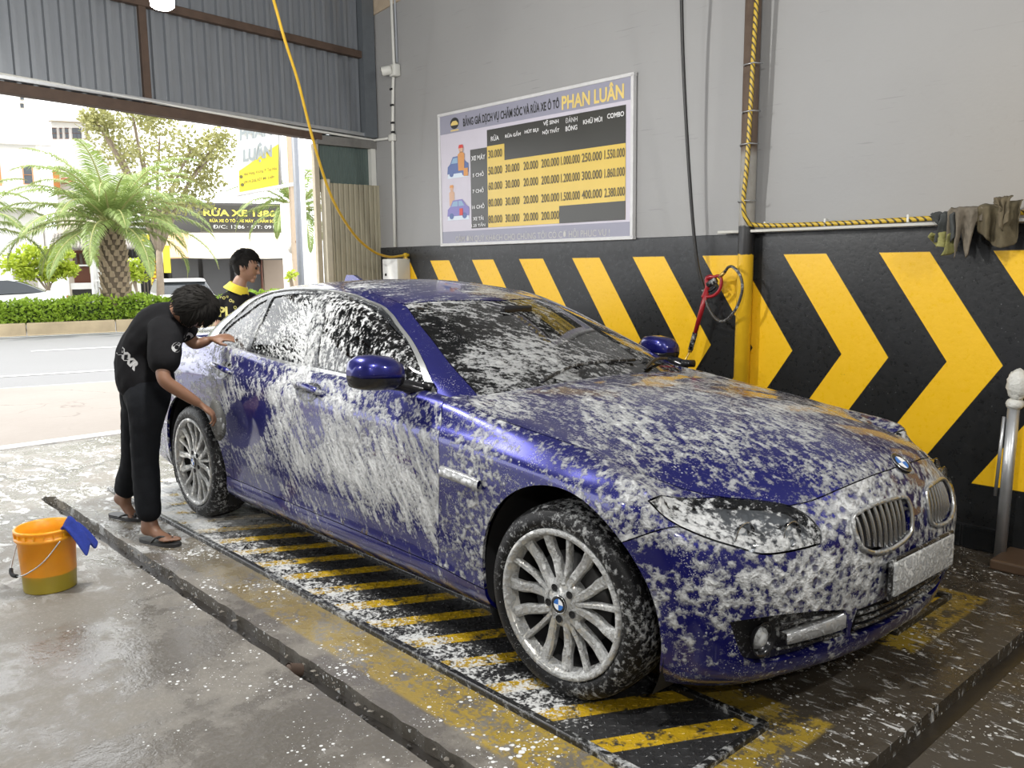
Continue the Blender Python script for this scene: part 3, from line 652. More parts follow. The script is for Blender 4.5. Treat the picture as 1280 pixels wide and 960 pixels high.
def panel(name, L, outer, mat, holes=(), gap=.002, flange=.014, off=0., res=.022, center=False, mirror=True, parent=None, flmat=None, hole_fl=None, **kw):
    """a sheet of the body inside an outline (uv), edges turned in; mirrored to the left side or joined across the centre line"""
    parent = parent or car
    outer = outer if area2(outer) > 0 else outer[::-1]
    holes = [h if area2(h) < 0 else h[::-1] for h in holes]
    lo, hi = outer.min(0), outer.max(0)
    gx, gy = np.meshgrid(np.arange(lo[0]+res/2, hi[0], res), np.arange(lo[1]+res/2, hi[1], res)); g = np.stack([gx.ravel(), gy.ravel()], 1)
    keep = inside(outer, g)
    for h in holes: keep &= ~inside(h, g)
    g = g[keep]
    allb = np.concatenate([outer]+list(holes))
    if len(g):
        dm = np.min(((g[:, None]-allb[None])**2).sum(-1), 1) if len(g)*len(allb) < 4e6 else np.concatenate([np.min(((c[:, None]-allb[None])**2).sum(-1), 1) for c in np.array_split(g, 12)])
        g = g[dm > (res*.55)**2]
    loops = [outer]+list(holes); edges = []; n0 = 0
    for l in loops:
        edges += [(n0+i, n0+(i+1) % len(l)) for i in range(len(l))]; n0 += len(l)
    pts = np.concatenate([allb, g])
    cv, ce, cf, ov, oe, of = delaunay_2d_cdt([Vector(p) for p in pts], edges, [], 0, 1e-6)
    cv = np.array([tuple(p) for p in cv]); F = np.array([f for f in cf if len(f) == 3])
    cen = cv[F].mean(1); ok = inside(outer, cen)
    for h in holes: ok &= ~inside(h, cen)
    F = F[ok]
    ar = (cv[F[:, 1], 0]-cv[F[:, 0], 0])*(cv[F[:, 2], 1]-cv[F[:, 0], 1])-(cv[F[:, 1], 1]-cv[F[:, 0], 1])*(cv[F[:, 2], 0]-cv[F[:, 0], 0])
    F[ar < 0] = F[ar < 0][:, ::-1]
    X = L.ev(cv); N = L.nrm(cv)
    # boundary edges (directed) of the triangulation
    ed = {}
    for f in F:
        for a, b in ((f[0], f[1]), (f[1], f[2]), (f[2], f[0])): ed[(a, b)] = 1
    bd = [(a, b) for (a, b) in ed if (b, a) not in ed]
    if center: bd = [(a, b) for a, b in bd if not (abs(X[a, 1]) < 2e-3 and abs(X[b, 1]) < 2e-3)]
    inw = np.zeros_like(X)
    for a, b in bd:
        t = X[b]-X[a]
        for k in (a, b):
            c = np.cross(N[k], t); l = np.linalg.norm(c)
            if l > 1e-9: inw[k] += c/l
    nb = np.linalg.norm(inw, axis=1); m = nb > 1e-6
    inw[m] /= nb[m][:, None]
    X = X+N*off
    if center:
        cl = np.abs(X[:, 1]) < 2e-3; inw[cl, 1] = 0
    # sign: the interior lies to the left of a ccw edge in uv; N = d/dv x d/du so the sense flips
    sgn = -1.0
    if len(F):
        a, b = bd[0]; f = next(f for f in F if a in f and b in f); c = [k for k in f if k not in (a, b)][0]
        sgn = 1.0 if np.dot(np.cross(N[a], X[b]-X[a]), X[c]-X[a]) > 0 else -1.0
    inw *= sgn
    X = X+inw*gap
    tri_n = np.cross(X[F[:, 1]]-X[F[:, 0]], X[F[:, 2]]-X[F[:, 0]]); flip = (tri_n*N[F].mean(1)).sum() < 0
    if flip: F = F[:, ::-1]
    used = np.unique(F); rm = -np.ones(len(X), int); rm[used] = np.arange(len(used))
    V = [X[used]]; FF = [list(rm[f]) for f in F]; MI = [0]*len(FF); n = len(used)
    if flange > 0 and bd:
        bi = sorted({k for e in bd for k in e}); b1 = {k: n+i for i, k in enumerate(bi)}; b2 = {k: n+len(bi)+i for i, k in enumerate(bi)}
        V += [X[bi], X[bi]-N[bi]*flange+inw[bi]*flange*.15]; n += 2*len(bi)
        for a, b in bd:
            q = [b1[a], b1[b], b2[b], b2[a]]
            FF.append(q if flip else q[::-1]); MI.append(1 if flmat else 0)
    V = np.concatenate(V); outs = []
    mats = [mat]+([flmat] if flmat else [])
    def emit_mesh(V, FF):
        o = mk(name, V, FF, mats, parent, True, **kw)
        if flmat: o.data.polygons.foreach_set('material_index', MI)
        return o
    Vm = V*[1, -1, 1]; Fm = [f[::-1] for f in FF]
    if center:
        nV = len(V); V2 = np.concatenate([V, Vm]); F2 = FF+[[i+nV for i in f] for f in Fm]; MI = MI+MI
        o = emit_mesh(V2, F2)
        bm = bmesh.new(); bm.from_mesh(o.data)
        bmesh.ops.remove_doubles(bm, verts=[q for q in bm.verts if abs(q.co.y) < 3e-3], dist=2.5e-3); bm.to_mesh(o.data); bm.free()
        outs = [o]
    else:
        outs = [emit_mesh(V, FF)]
        if mirror: outs.append(emit_mesh(Vm, Fm))
    for o in outs: recalc_out(o)
    return outs
def recalc_out(o): o.data.update()
def arc(cx, r, a0, a1, n=24): return [('s', cx+r*cos(radians(a)), .335+r*sin(radians(a))) for a in np.linspace(a0, a1, n)]
UV = lambda u, v: ((u, v),)
RA, XR = .402, -2.992
R = lambda r: r[::-1]
# shared edges, body
e_arch_f = run(LB, arc(0, RA, 189, 45)); e_arch_fb = run(LB, arc(0, RA, 45, -21))
e_gap = run(LB, [e_arch_f[-1:][0][None][0].tolist() and UV(*e_arch_f[-1]), (.394,-.905,.675), (.440,-.855,.686)])
e_hl_out = run(LB, [(.440,-.855,.686), (.385,-.875,.722), (.349,-.89,.755)])
e_hl_top1 = run(LB, [(.349,-.89,.755), (.358,-.855,.762), (.355,-.745,.748), (.428,-.64,.741)])
e_hl_top2 = run(LB, [(.428,-.64,.741), (.526,-.571,.735), (.602,-.512,.723)])
e_hl_in = run(LB, [(.602,-.512,.723), (.650,-.492,.700), (.690,-.485,.655), (.702,-.503,.622)])
e_hl_bot = run(LB, [(.702,-.503,.622), (.673,-.586,.614), (.626,-.691,.612), (.572,-.759,.636), (.504,-.821,.665), (.440,-.855,.686)])
e_hood_f = run(LB, [(.602,-.512,.723), (.642,-.45,.740), (.676,-.345,.762), (.705,-.205,.784), (.718,-.1,.792), (.720,0,.794)])
e_hood_s = run(LB, [(.428,-.64,.741), (.34,-.70,.765), (.20,-.765,.81), (0,-.81,.88), (-.25,-.825,.912), (-.48,-.82,.938), (-.62,-.775,.955), (-.735,-.685,.962)])
e_hood_r = run(LB, [(-.735,-.685,.962), (-.66,-.60,.97), (-.60,-.45,.978), (-.56,-.25,.985), (-.545,0,.989)])
i_n = hint(LB, (.720, 0, .794)); i_c = hint(LB, (-.545, 0, .989))
e_belt_f = run(LB, [(-.735,-.685,.962), (-.725,-.75,.957), (-.715,-.795,.953)])
e_door_f = run(LB, [(-.715,-.795,.953), (-.70,-.845,.94), (-.645,-.91,.86), (-.625,-.925,.79), (-.627,-.926,.65), (-.655,-.912,.49), (-.684,-.90,.29)])
e_door_m = run(LB, [(-1.722,-.800,.975), (-1.72,-.85,.968), (-1.69,-.90,.90), (-1.725,-.925,.83), (-1.785,-.926,.68), (-1.84,-.91,.46), (-1.855,-.90,.305)])
e_door_r = run(LB, [(-2.77,-.79,1.03), (-2.76,-.84,1.015), (-2.68,-.905,.92), (-2.56,-.925,.80), (-2.50,-.926,.68), (-2.49,-.915,.5), (-2.50,-.90,.315)])
e_belt1 = run(LB, [(-.715,-.795,.953), (-1.0,-.80,.96), (-1.35,-.80,.967), (-1.722,-.80,.975)])
e_belt2 = run(LB, [(-1.722,-.80,.975), (-2.2,-.80,1.0), (-2.77,-.79,1.03)])
e_sill0 = run(LB, [(-.396,-.90,.272), (-.54,-.90,.28), (-.684,-.90,.29)])
e_sill1 = run(LB, [(-.684,-.90,.29), (-1.25,-.895,.297), (-1.855,-.90,.305)]); e_sill2 = run(LB, [(-1.855,-.90,.305), (-2.2,-.90,.311), (-2.50,-.90,.315)])
e_arch_r = run(LB, arc(XR, RA, 2, 178)); e_arch_r2 = run(LB, arc(XR, RA, 2, -21))[:]; e_arch_r3 = run(LB, arc(XR, RA, 178, 205))
u_a = hint(LB, ('s', RA*cos(radians(199)), .205)); u_s0 = hint(LB, (-.385, -.845, .176)); u_s1 = hint(LB, (-2.60, -.845, .176))
e_sill_end = run(LB, [UV(*e_arch_r[0]), (-2.50,-.90,.315)]) if False else None
# --- panels of the lower body
fender = loop(e_arch_f, e_gap, e_hl_out, e_hl_top1, e_hood_s, e_belt_f, e_door_f, R(e_sill0))
panel('front_fender', LB, fender, PAINT_FENDER)
panel('front_door', LB, loop(e_door_f, e_sill1, R(e_door_m), R(e_belt1)), PAINT_DOOR)
panel('rear_door', LB, loop(e_door_m, e_sill2, R(e_door_r), R(e_belt2)), PAINT_DOOR)
e_sb = run(LB, [UV(u_s0[0], 0.), UV(u_s1[0], 0.)]); e_sf = run(LB, arc(0, RA, 189, 202)); e_sr = run(LB, arc(XR, RA, -2, -22))
e_s3 = run(LB, [(-2.50,-.90,.315), UV(*e_sr[0])])
panel('sill', LB, loop(e_sill0, e_sill1, e_sill2, e_s3, e_sr, R(e_sb), R(e_sf)), PAINT_SILL)
hood = loop(e_hood_f, run(LB, [UV(0, i_n[1]), UV(0, LB.V)]), run(LB, [UV(0, LB.V), UV(i_c[0], LB.V)]), R(e_hood_r), R(e_hood_s), e_hl_top2)
panel('hood', LB, hood, PAINT_HOOD, center=True)
# cowl strip between hood and windscreen
e_cw = run(LB, [(-.80,-.66,.963), (-.72,-.45,.975), (-.68,-.25,.983), (-.66,0,.99)])
i_cw = hint(LB, (-.66, 0, .99))
panel('cowl_panel', LB, loop(e_hood_r, run(LB, [UV(i_c[0], LB.V), UV(i_cw[0], LB.V)]), R(e_cw), run(LB, [UV(*e_cw[0]), UV(*e_hood_r[0])])), BLACK_PLASTIC, center=True, off=-.012)
# rear quarter, tail
e_q_bot = run(LB, arc(XR, RA, 178, 203)); e_bump_r = run(LB, [(-3.46,-.90,.30), (-3.45,-.915,.5), (-3.45,-.915,.655)])
e_bump_t = run(LB, [(-3.45,-.915,.655), (-3.65,-.875,.66), (-3.80,-.80,.665), (-3.90,-.72,.665)])
e_tail_f = run(LB, [(-3.90,-.72,.665), (-3.80,-.80,.70), (-3.66,-.85,.80), (-3.56,-.845,.88), (-3.62,-.80,.95)])
e_trunk = run(LB, [(-3.62,-.80,.95), (-3.60,-.74,1.03), (-3.45,-.70,1.05), (-3.25,-.70,1.048)])
e_q_top = run(LB, [(-3.25,-.70,1.048), (-3.15,-.735,1.047), (-2.95,-.77,1.04), (-2.77,-.79,1.03)])
quarter = loop(e_door_r, e_s3, e_arch_r, e_q_bot, run(LB, [UV(*e_q_bot[-1]), (-3.46,-.90,.30)]), e_bump_r, e_bump_t, e_tail_f, e_trunk, e_q_top)
# (the arch run starts where the sill leaves off)
panel('rear_quarter_panel', LB, quarter, PAINT_REAR)
e_tail_b = run(LB, [(-3.90,-.72,.665), (-3.97,-.60,.70), (-4.01,-.42,.72)]); e_tail_t = run(LB, [(-4.01,-.42,.72), (-4.0,-.42,.86), (-3.93,-.60,.92), (-3.80,-.72,.95), (-3.62,-.80,.95)])
panel('tail_light', LB, loop(e_tail_f, R(e_tail_t), R(e_tail_b)), TAIL_M)
i_tb = hint(LB, (-4.05, 0, .66)); i_tk = hint(LB, (-3.40, 0, 1.055))
e_tb = run(LB, [(-4.01,-.42,.72), (-4.03,-.42,.66), (-4.05,-.2,.655), (-4.05,0,.655)])
panel('trunk_lid', LB, loop(e_tb, run(LB, [UV(LB.U, e_tb[-1][1]), UV(LB.U, LB.V)]), run(LB, [UV(LB.U, LB.V), UV(hint(LB, (-3.36,0,1.055))[0], LB.V)]), run(LB, [(-3.36,0,1.055), (-3.38,-.3,1.05), (-3.32,-.55,1.05), (-3.25,-.70,1.048)]), R(e_trunk), R(e_tail_t)), PAINT_REAR, center=True)
panel('rear_bumper', LB, loop(run(LB, [(-3.46,-.90,.30), (-3.47,-.875,.21), UV(hint(LB, (-3.48,-.84,.2))[0], 0)]), run(LB, [UV(hint(LB, (-3.48,-.84,.2))[0], 0), UV(LB.U, 0)]), run(LB, [UV(LB.U, 0), UV(LB.U, e_tb[-1][1])]), R(e_tb), R(e_tail_b), R(e_bump_t), R(e_bump_r)), PAINT_REAR, center=True)
# front bumper with openings
kid = np.array([hint(LB, p) for p in [(.735,-.368,.668), (.740,-.35,.695), (.756,-.25,.714), (.770,-.115,.712), (.776,-.072,.696), (.786,-.066,.635), (.790,-.085,.592), (.788,-.17,.568), (.775,-.28,.564), (.758,-.352,.590), (.742,-.372,.634)]])
kid = catmull(kid, 6, True)
fogh = loop(run(LB, [(.575,-.785,.412), (.644,-.687,.424), (.696,-.562,.419), (.738,-.412,.398)]), run(LB, [(.738,-.412,.398), (.738,-.385,.35), (.729,-.375,.305)]), run(LB, [(.729,-.375,.305), (.691,-.499,.278), (.654,-.61,.270), (.618,-.691,.272), (.592,-.74,.30), (.575,-.785,.412)]))
ilow = loop(run(LB, [(.745,-.345,.384), (.766,-.229,.388), (.772,0,.388)]), run(LB, [UV(0, hint(LB, (.772,0,.388))[1]), UV(0, hint(LB, (.755,0,.285))[1])]), run(LB, [(.755,0,.285), (.745,-.2,.285), (.727,-.33,.292), (.735,-.352,.33), (.745,-.345,.384)]))
v_lo0, v_lo1 = hint(LB, (.755,0,.285))[1], hint(LB, (.772,0,.388))[1]
u_b = hint(LB, ('s', .372, .185))
bumper = loop(e_arch_fb, run(LB, [UV(*e_arch_fb[-1]), UV(e_arch_fb[-1][0], 0)]), run(LB, [UV(e_arch_fb[-1][0], 0), UV(0, 0)]), run(LB, [UV(0, 0), UV(0, v_lo0)]), R(ilow[(ilow[:, 0] > 1e-4)]) if False else run(LB, [(.755,0,.285), (.745,-.2,.285), (.727,-.33,.292), (.735,-.352,.33), (.745,-.345,.384)]), run(LB, [(.745,-.345,.384), (.766,-.229,.388), (.772,0,.388)]), run(LB, [UV(0, v_lo1), UV(0, i_n[1])]), R(e_hood_f), e_hl_in, e_hl_bot, R(e_gap))
panel('front_bumper', LB, bumper, PAINT_FRONT, holes=[kid, fogh], center=True, res=.018, flange=.03)
# recessed backs of the openings
panel('grille_backing', LB, offset(kid, -.004), BLACK_CLEAN, off=-.045, gap=0, flange=0)
fb = panel('fog_light_recess', LB, offset(fogh, -.004), BLACK_PLASTIC, off=-.028, gap=0, flange=0)
panel('intake_backing', LB, offset(ilow, -.0), BLACK_CLEAN, off=-.03, gap=0, flange=0, center=True)
# headlamps: clear cover, dark bowl behind it
hl = loop(e_hl_out, e_hl_top1, e_hl_top2, e_hl_in, e_hl_bot)
HL_BOWL = plain('headlamp_bowl_grey', (.22, .23, .24), .3, .6)
panel('headlight', LB, hl, HEADLAMP_GLASS, gap=.004, flange=.03, flmat=BLACK_GLOSS)
panel('headlight_bowl', LB, hl, HL_BOWL, off=-.045, gap=.006, flange=0)
def on(L, p, off=0.):
    uv = hint(L, p)[None]; return (L.ev(uv)+L.nrm(uv)*off)[0], L.nrm(uv)[0]
def both(name, build, mat, smooth=True, left=None, **kw):
    for s in (1, -1):
        mb = MB(); build(mb)
        V = np.concatenate(mb.v)*[1, s, 1]; F = mb.f if s == 1 else [f[::-1] for f in mb.f]
        if s < 0 and left is not None: V = left(V)
        mk(name, V, F, mat, car, smooth, **kw)
def lamp_at(p, r, depth):
    c, n = on(LB, p, -depth); n = Vector((n[0]*.3+.9, n[1]*.3, 0)).normalized()
    q = n.to_track_quat('Z', 'Y').to_matrix()
    def f(mb):
        prof = [(r*1.05, .018), (r, .02), (r*.92, .004), (r*.55, -.012), (.0005, -.016)]
        t = MB().lathe(prof, 24); V = np.concatenate(t.v) @ np.array(q).T + c; mb.add(V, t.f)
    def g(mb):
        t = MB().lathe([(.0005, .016), (r*.35, .014), (r*.62, .006), (r*.7, -.004)], 20); V = np.concatenate(t.v) @ np.array(q).T + c; mb.add(V, t.f)
    return f, g
LENS = plain('clear_lens', (.75, .78, .80), .05, .2, bump=0)
for p, r in (((.555,-.70,.688), .050), ((.64,-.575,.672), .042)):
    f, g = lamp_at(p, r, .022); both('lamp_ring', f, CHROME); both('lamp_lens', g, LENS)
# fog lamp and silver blade in the lower opening
f, g = lamp_at((.635,-.70,.345), .052, .016); both('fog_light', f, BLACK_GLOSS); both('fog_lens', g, m_foamy('foamed_lens', (.6, .62, .63), .1, .2, .12))
def blade(mb):
    P0 = [on(LB, p, -.004)[0] for p in [(.672,-.62,.335), (.70,-.53,.342), (.725,-.43,.352), (.735,-.39,.362)]]
    P0 = catmull(P0, 6); k = len(P0); hw = np.linspace(.018, .030, k)
    top = P0+np.c_[np.zeros(k), np.zeros(k), hw]; bot = P0-np.c_[np.zeros(k), np.zeros(k), hw]
    mb.grid(np.stack([bot, bot+[.006, -.004, .004], top+[.006, -.004, -.004], top, top-[.02, 0, 0]], 1)[:, ::-1])
both('bumper_blade', blade, SILVER_BLADE)
def fogbars(z0):
    def f(mb):
        P0 = catmull([on(LB, p, -.012)[0] for p in [(.66,-.64,z0), (.70,-.52,z0), (.735,-.395,z0)]], 6); mb.tube(P0, .006, 6)
    return f
for z0 in (.300, .385): both('fog_grille_bar', fogbars(z0), BLACK_PLASTIC)
# lower intake bars
for z0 in (.31, .337, .364):
    h = [on(LB, (.76, y, z0), -.006)[0] for y in (-.34, -.25, -.12, 0)]; h = np.array(h); h[-1, 1] = 0
    full = np.concatenate([h, h[-2::-1]*[1, -1, 1]]); mk('intake_bar', *(lambda m: (np.concatenate(m.v), m.f))(MB().tube(catmull(full, 6), .007, 6)), BLACK_PLASTIC, car)
# kidney grilles: chrome surround and slats
def frame(mb):
    c = LB.ev(kid)+LB.nrm(kid)*.004; mb.tube(c, .0072, 8, close=True)
both('grille_frame', frame, CHROME_FOAM, label='chrome rim of the kidney grille with foam on it')
ymin, ymax = -.352, -.085
for k in range(9):
    y = ymin+(ymax-ymin)*(k+.5)/9
    def slat(mb, y=y):
        t = (y-ymin)/(ymax-ymin); z1 = .692+.019*min(1, t*2.2); z0 = .596-.028*min(1, t*2.0)+(.018 if t > .9 else 0)
        pts = []
        for z in np.linspace(z0, z1, 9):
            c, n = on(LB, ('f', y, z), -.014); pts.append(c)
        pts = np.array(pts); a = pts+[.010, 0, 0]; b = pts-[.002, 0, 0]
        w = np.array([0, .0024, 0]); mb.grid(np.stack([b-w, a-w*.6, a+w*.6, b+w], 1))
    both('grille_slat', slat, SLAT_M)
# number plate and its holder
pl = MB().box((.803, 0, .470), (.012, .50, .135), bev=.005); pl.build('plate_holder', BLACK_PLASTIC, car, True)
pl = MB().box((.812, 0, .472), (.010, .47, .112), bev=.004); auto_smooth(pl.build('number_plate', PLATE_FOAM, car, True, label='number plate fully covered in white foam'))
# round emblem on the nose of the hood
c, n = on(LB, ('f', 0.0, .80), .0); c = np.array([.716, 0, .800])
q = Vector((.62, 0, .78)).normalized().to_track_quat('Z', 'Y').to_matrix()
def roundel(parent, c, q, r, t=.004, nm='emblem'):
    A = np.array(q)
    def put(nm, prof, mat, n=32):
        m = MB().lathe(prof, n); return mk(nm, np.concatenate(m.v) @ A.T + c, m.f, mat, parent, True)
    o = put(nm, [(r, -t), (r, t*.6), (r*.95, t), (r*.70, t), (.0004, t)], BLACK_GLOSS)
    for k in range(4):
        m = MB(); th = np.linspace(k*pi/2, (k+1)*pi/2, 9); pts = [(0, 0, t*1.25)]+[(r*.64*cos(a), r*.64*sin(a), t*1.25) for a in th]
        m.add(np.array(pts), [(0, i, i+1) for i in range(1, 9)])
        mk('emblem_quarter', np.concatenate(m.v) @ A.T + c, m.f, CAP_BLUE if k % 2 else CAP_WHITE, o if parent is car else parent, False)
    m = MB().tube(np.stack([r*.97*np.cos(np.linspace(0, 2*pi, 33)[:-1]), r*.97*np.sin(np.linspace(0, 2*pi, 33)[:-1]), np.full(32, t)], 1), r*.035, 6, close=True)
    mk('emblem_ring', np.concatenate(m.v) @ A.T + c, m.f, CHROME, o if parent is car else parent, True)
roundel(car, c, q, .041)
# --- greenhouse
e_ws = run(LC, [UV(hint(LC, (-.60,-.70,.905))[0], 0), (-.725,-.671,.971), (-.925,-.634,1.065), (-1.145,-.573,1.165), (-1.36,-.508,1.256), (-1.448,-.479,1.288)])
e_ws_t = run(LC, [(-1.448,-.479,1.288), (-1.39,-.351,1.302), (-1.33,-.156,1.306), (-1.305,0,1.303)])
v_wt = e_ws_t[-1][1]
panel('windshield', LC, loop(e_ws, e_ws_t, run(LC, [UV(0, v_wt), UV(0, 0)]), run(LC, [UV(0, 0), UV(e_ws[0][0], 0)])), GLASS_SCREEN, center=True, gap=.003, flange=.004, off=-.002)
e_ditch = run(LC, [(-1.448,-.479,1.288), (-1.56,-.488,1.316), (-1.70,-.495,1.340), (-1.90,-.50,1.357), (-2.2,-.502,1.368), (-2.5,-.49,1.363), (-2.74,-.455,1.348)])
e_rw_t = run(LC, [(-2.74,-.455,1.348), (-2.80,-.30,1.353), (-2.82,-.15,1.356), (-2.82,0,1.358)])
e_rw_s = run(LC, [(-2.74,-.455,1.348), (-2.93,-.52,1.285), (-3.14,-.575,1.19), (-3.34,-.60,1.075), (-3.40,-.60,1.035)])
i_r0 = hint(LC, (-2.82,0,1.358)); i_r1 = hint(LC, (-3.40,-.60,1.035))
panel('roof', LC, loop(e_ws_t, run(LC, [UV(0, v_wt), UV(0, LC.V)]), run(LC, [UV(0, LC.V), UV(LC.U, LC.V)]), run(LC, [UV(LC.U, LC.V), UV(LC.U, e_rw_t[-1][1])]), R(e_rw_t), R(e_ditch)), PAINT_ROOF, center=True, gap=.004)
e_rw_end = run(LC, [UV(*e_rw_s[-1]), UV(e_rw_s[-1][0], 0)])
panel('rear_window', LC, loop(e_rw_t, run(LC, [UV(LC.U, e_rw_t[-1][1]), UV(LC.U, 0)]), run(LC, [UV(LC.U, 0), UV(e_rw_s[-1][0], 0)]), R(e_rw_end), R(e_rw_s)), GLASS_BACK, center=True, off=-.002)
ch_o = [(-.79,-.79,.925), (-.80,-.784,.932), (-.90,-.745,1.0), (-.997,-.709,1.063), (-1.249,-.628,1.184), (-1.40,-.585,1.248), (-1.54,-.57,1.293), (-1.755,-.575,1.335), (-2.075,-.578,1.355), (-2.43,-.60,1.338), (-2.708,-.657,1.262), (-2.85,-.715,1.165), (-2.915,-.755,1.085), (-2.905,-.785,1.040), (-2.87,-.797,1.016)]
e_co = run(LC, ch_o[1:]); e_cb = run(LC, [(-2.87,-.797,1.014), (-2.4,-.82,1.0), (-1.8,-.825,.975), (-1.2,-.818,.95), (-.80,-.786,.927)])
v_b = hint(LC, (-1.8,-.83,.955))[1]
frame_side = loop(e_ws, e_ditch, e_rw_s, e_rw_end, run(LC, [UV(e_rw_s[-1][0], 0), UV(hint(LC, (-2.90,-.80,.99))[0], 0)]), run(LC, [UV(hint(LC, (-2.90,-.80,.99))[0], 0), UV(*e_co[-1])]), R(e_co), run(LC, [UV(*e_co[0]), UV(hint(LC, (-.76,-.79,.905))[0], 0)]), run(LC, [UV(hint(LC, (-.76,-.79,.905))[0], 0), UV(e_ws[0][0], 0)]))
panel('roof_side_frame', LC, frame_side, PAINT_RAIL, flange=.02, gap=.002)
trim = loop(e_co, e_cb); trim_in = offset(trim, .026)
panel('window_trim', LC, trim, CHROME_FOAM, holes=[trim_in], gap=.001, flange=.006, off=.004, label='bright metal window surround under foam')
g1 = loop(run(LC, [(-.872,-.766,.975), (-1.065,-.70,1.082), (-1.251,-.654,1.165), (-1.43,-.622,1.238), (-1.56,-.612,1.278), (-1.70,-.62,1.302), (-1.862,-.634,1.312)]), run(LC, [(-1.862,-.634,1.312), (-1.775,-.73,1.168), (-1.69,-.822,.998)]), run(LC, [(-1.69,-.822,.998), (-1.2,-.812,.978), (-.872,-.766,.966)]))
g2 = loop(run(LC, [(-1.997,-.627,1.322), (-2.2,-.637,1.324), (-2.40,-.652,1.302)]), run(LC, [(-2.40,-.652,1.302), (-2.405,-.73,1.17), (-2.393,-.815,1.035)]), run(LC, [(-2.393,-.815,1.035), (-2.1,-.82,1.02), (-1.826,-.82,1.008)]), run(LC, [(-1.826,-.82,1.008), (-1.905,-.735,1.165), (-1.997,-.627,1.322)]))
g3 = loop(run(LC, [(-2.455,-.661,1.290), (-2.58,-.672,1.255), (-2.69,-.70,1.205), (-2.79,-.735,1.14), (-2.83,-.765,1.085), (-2.80,-.79,1.045)]), run(LC, [(-2.80,-.79,1.045), (-2.45,-.815,1.036)]), run(LC, [(-2.45,-.815,1.036), (-2.455,-.73,1.17), (-2.455,-.661,1.290)]))
panel('window_frame', LC, offset(trim, .020), BLACK_TRIM, holes=[g1, g2, g3], gap=.0, flange=.01, off=-.003)
panel('door_glass', LC, g1, GLASS_SIDE, gap=-.004, flange=0, off=-.010)
panel('door_glass', LC, g2, GLASS_REAR, gap=-.004, flange=0, off=-.010)
panel('quarter_glass', LC, g3, GLASS_QUARTER, gap=-.004, flange=0, off=-.010)
# dark lining just inside the skin
def lining(L, off, drop, name):
    G = L.G[::7, ::5]; N = L.nrm(np.stack(np.meshgrid(L.gu[::7], L.gv[::5], indexing='ij'), -1).reshape(-1, 2)).reshape(G.shape)
    D = G-N*off; D[..., 1] = np.minimum(D[..., 1], 0); mb = MB(); a, b = G.shape[:2]
    for s in (1, -1):
        F = [(i*b+j, (i+1)*b+j, (i+1)*b+j+1, i*b+j+1)[::s] for i in range(a-1) for j in range(b-1) if not drop(G[i:i+2, j:j+2].reshape(-1, 3).mean(0))]
        mb.add(D.reshape(-1, 3)*[1, s, 1], F)
    o = mb.build(name, BLACK_CLEAN, car, True)
    bm = bmesh.new(); bm.from_mesh(o.data); bmesh.ops.delete(bm, geom=[v for v in bm.verts if not v.link_faces], context='VERTS'); bm.to_mesh(o.data); bm.free()
def drop_b(c):
    x, y, z = c
    if min((x)**2, (x-XR)**2)+(z-.335)**2 < .47**2 and y < -.5: return True
    if -3.45 < x < -.68 and z > .93 and y > -.80: return True
    return x > .25 and z < .76
lining(LB, .05, drop_b, 'body_lining')
def front_box():
    # closes the nose behind the openings
    mb = MB().box((.42, 0, .45), (.40, 1.10, .42)); mb.build('radiator_pack', BLACK_CLEAN, car)
front_box()
# wheel wells
for cx in (0, XR):
    for s in (1, -1):
        th = np.radians(np.linspace(-28, 208, 30)); mb = MB()
        G = np.array([[[cx+(RA+.012)*cos(a), y, .335+(RA+.012)*sin(a)] for y in (-.885, -.80, -.55)] for a in th])
        G[:, 0] += np.array([[0, 0, 0]]); mb.grid(G)
        C = np.array([[[cx+rr*cos(a), -.55, .335+rr*sin(a)] for rr in (.02, RA+.012)] for a in th]); mb.grid(C)
        V = np.concatenate(mb.v)*[1, s, 1]
        # keep the liner inside the skin
        mk('wheel_liner', V, mb.f, BLACK_CLEAN, car, True)
# underside
MB().box((-1.6, 0, .225), (3.7, 1.10, .05)).build('underbody', BLACK_CLEAN, car)
# cabin: floor, dashboard, seats, wheel
MB().box((-1.9, 0, .45), (2.7, 1.5, .05)).build('cabin_floor', DASH_M, car)
d = MB(); d.prism([(-.62, .93), (-.80, .965), (-1.0, .96), (-1.12, .90), (-1.14, .60), (-.62, .60)], -.72, .72, 'y'); d.build('dashboard', DASH_M, car)
d = MB(); d.prism([(-2.95, .98), (-3.40, 1.0), (-3.40, .8), (-2.95, .8)], -.70, .70, 'y'); d.build('parcel_shelf', DASH_M, car)
def seat(x, y, wide=.25):
    MB().box((x+.22, y, .56), (.52, wide*2, .16), bev=.05).build('seat_cushion', SEAT_M, car, True)
    MB().box((x-.10, y, .86), (.16, wide*2, .62), Matrix.Rotation(radians(-16), 3, 'Y'), .06).build('seat_back', SEAT_M, car, True)
    MB().box((x-.22, y, 1.19), (.10, .26, .17), Matrix.Rotation(radians(-10), 3, 'Y'), .04).build('headrest', SEAT_M, car, True)
for y in (-.37, .37): seat(-1.75, y); seat(-2.62, y, .34)
sw = MB().tube([( -1.20+.06*sin(a)*.5, .37+.18*cos(a), .90+.17*sin(a)) for a in np.linspace(0, 2*pi, 33)[:-1]], .016, 8, close=True)
sw.box((-1.18, .37, .89), (.05, .16, .09), bev=.02); sw.build('steering_wheel', DASH_M, car, True)
MB().box((-1.18, 0, 1.255), (.025, .20, .05), bev=.012).build('inner_mirror', BLACK_GLOSS, car, True)
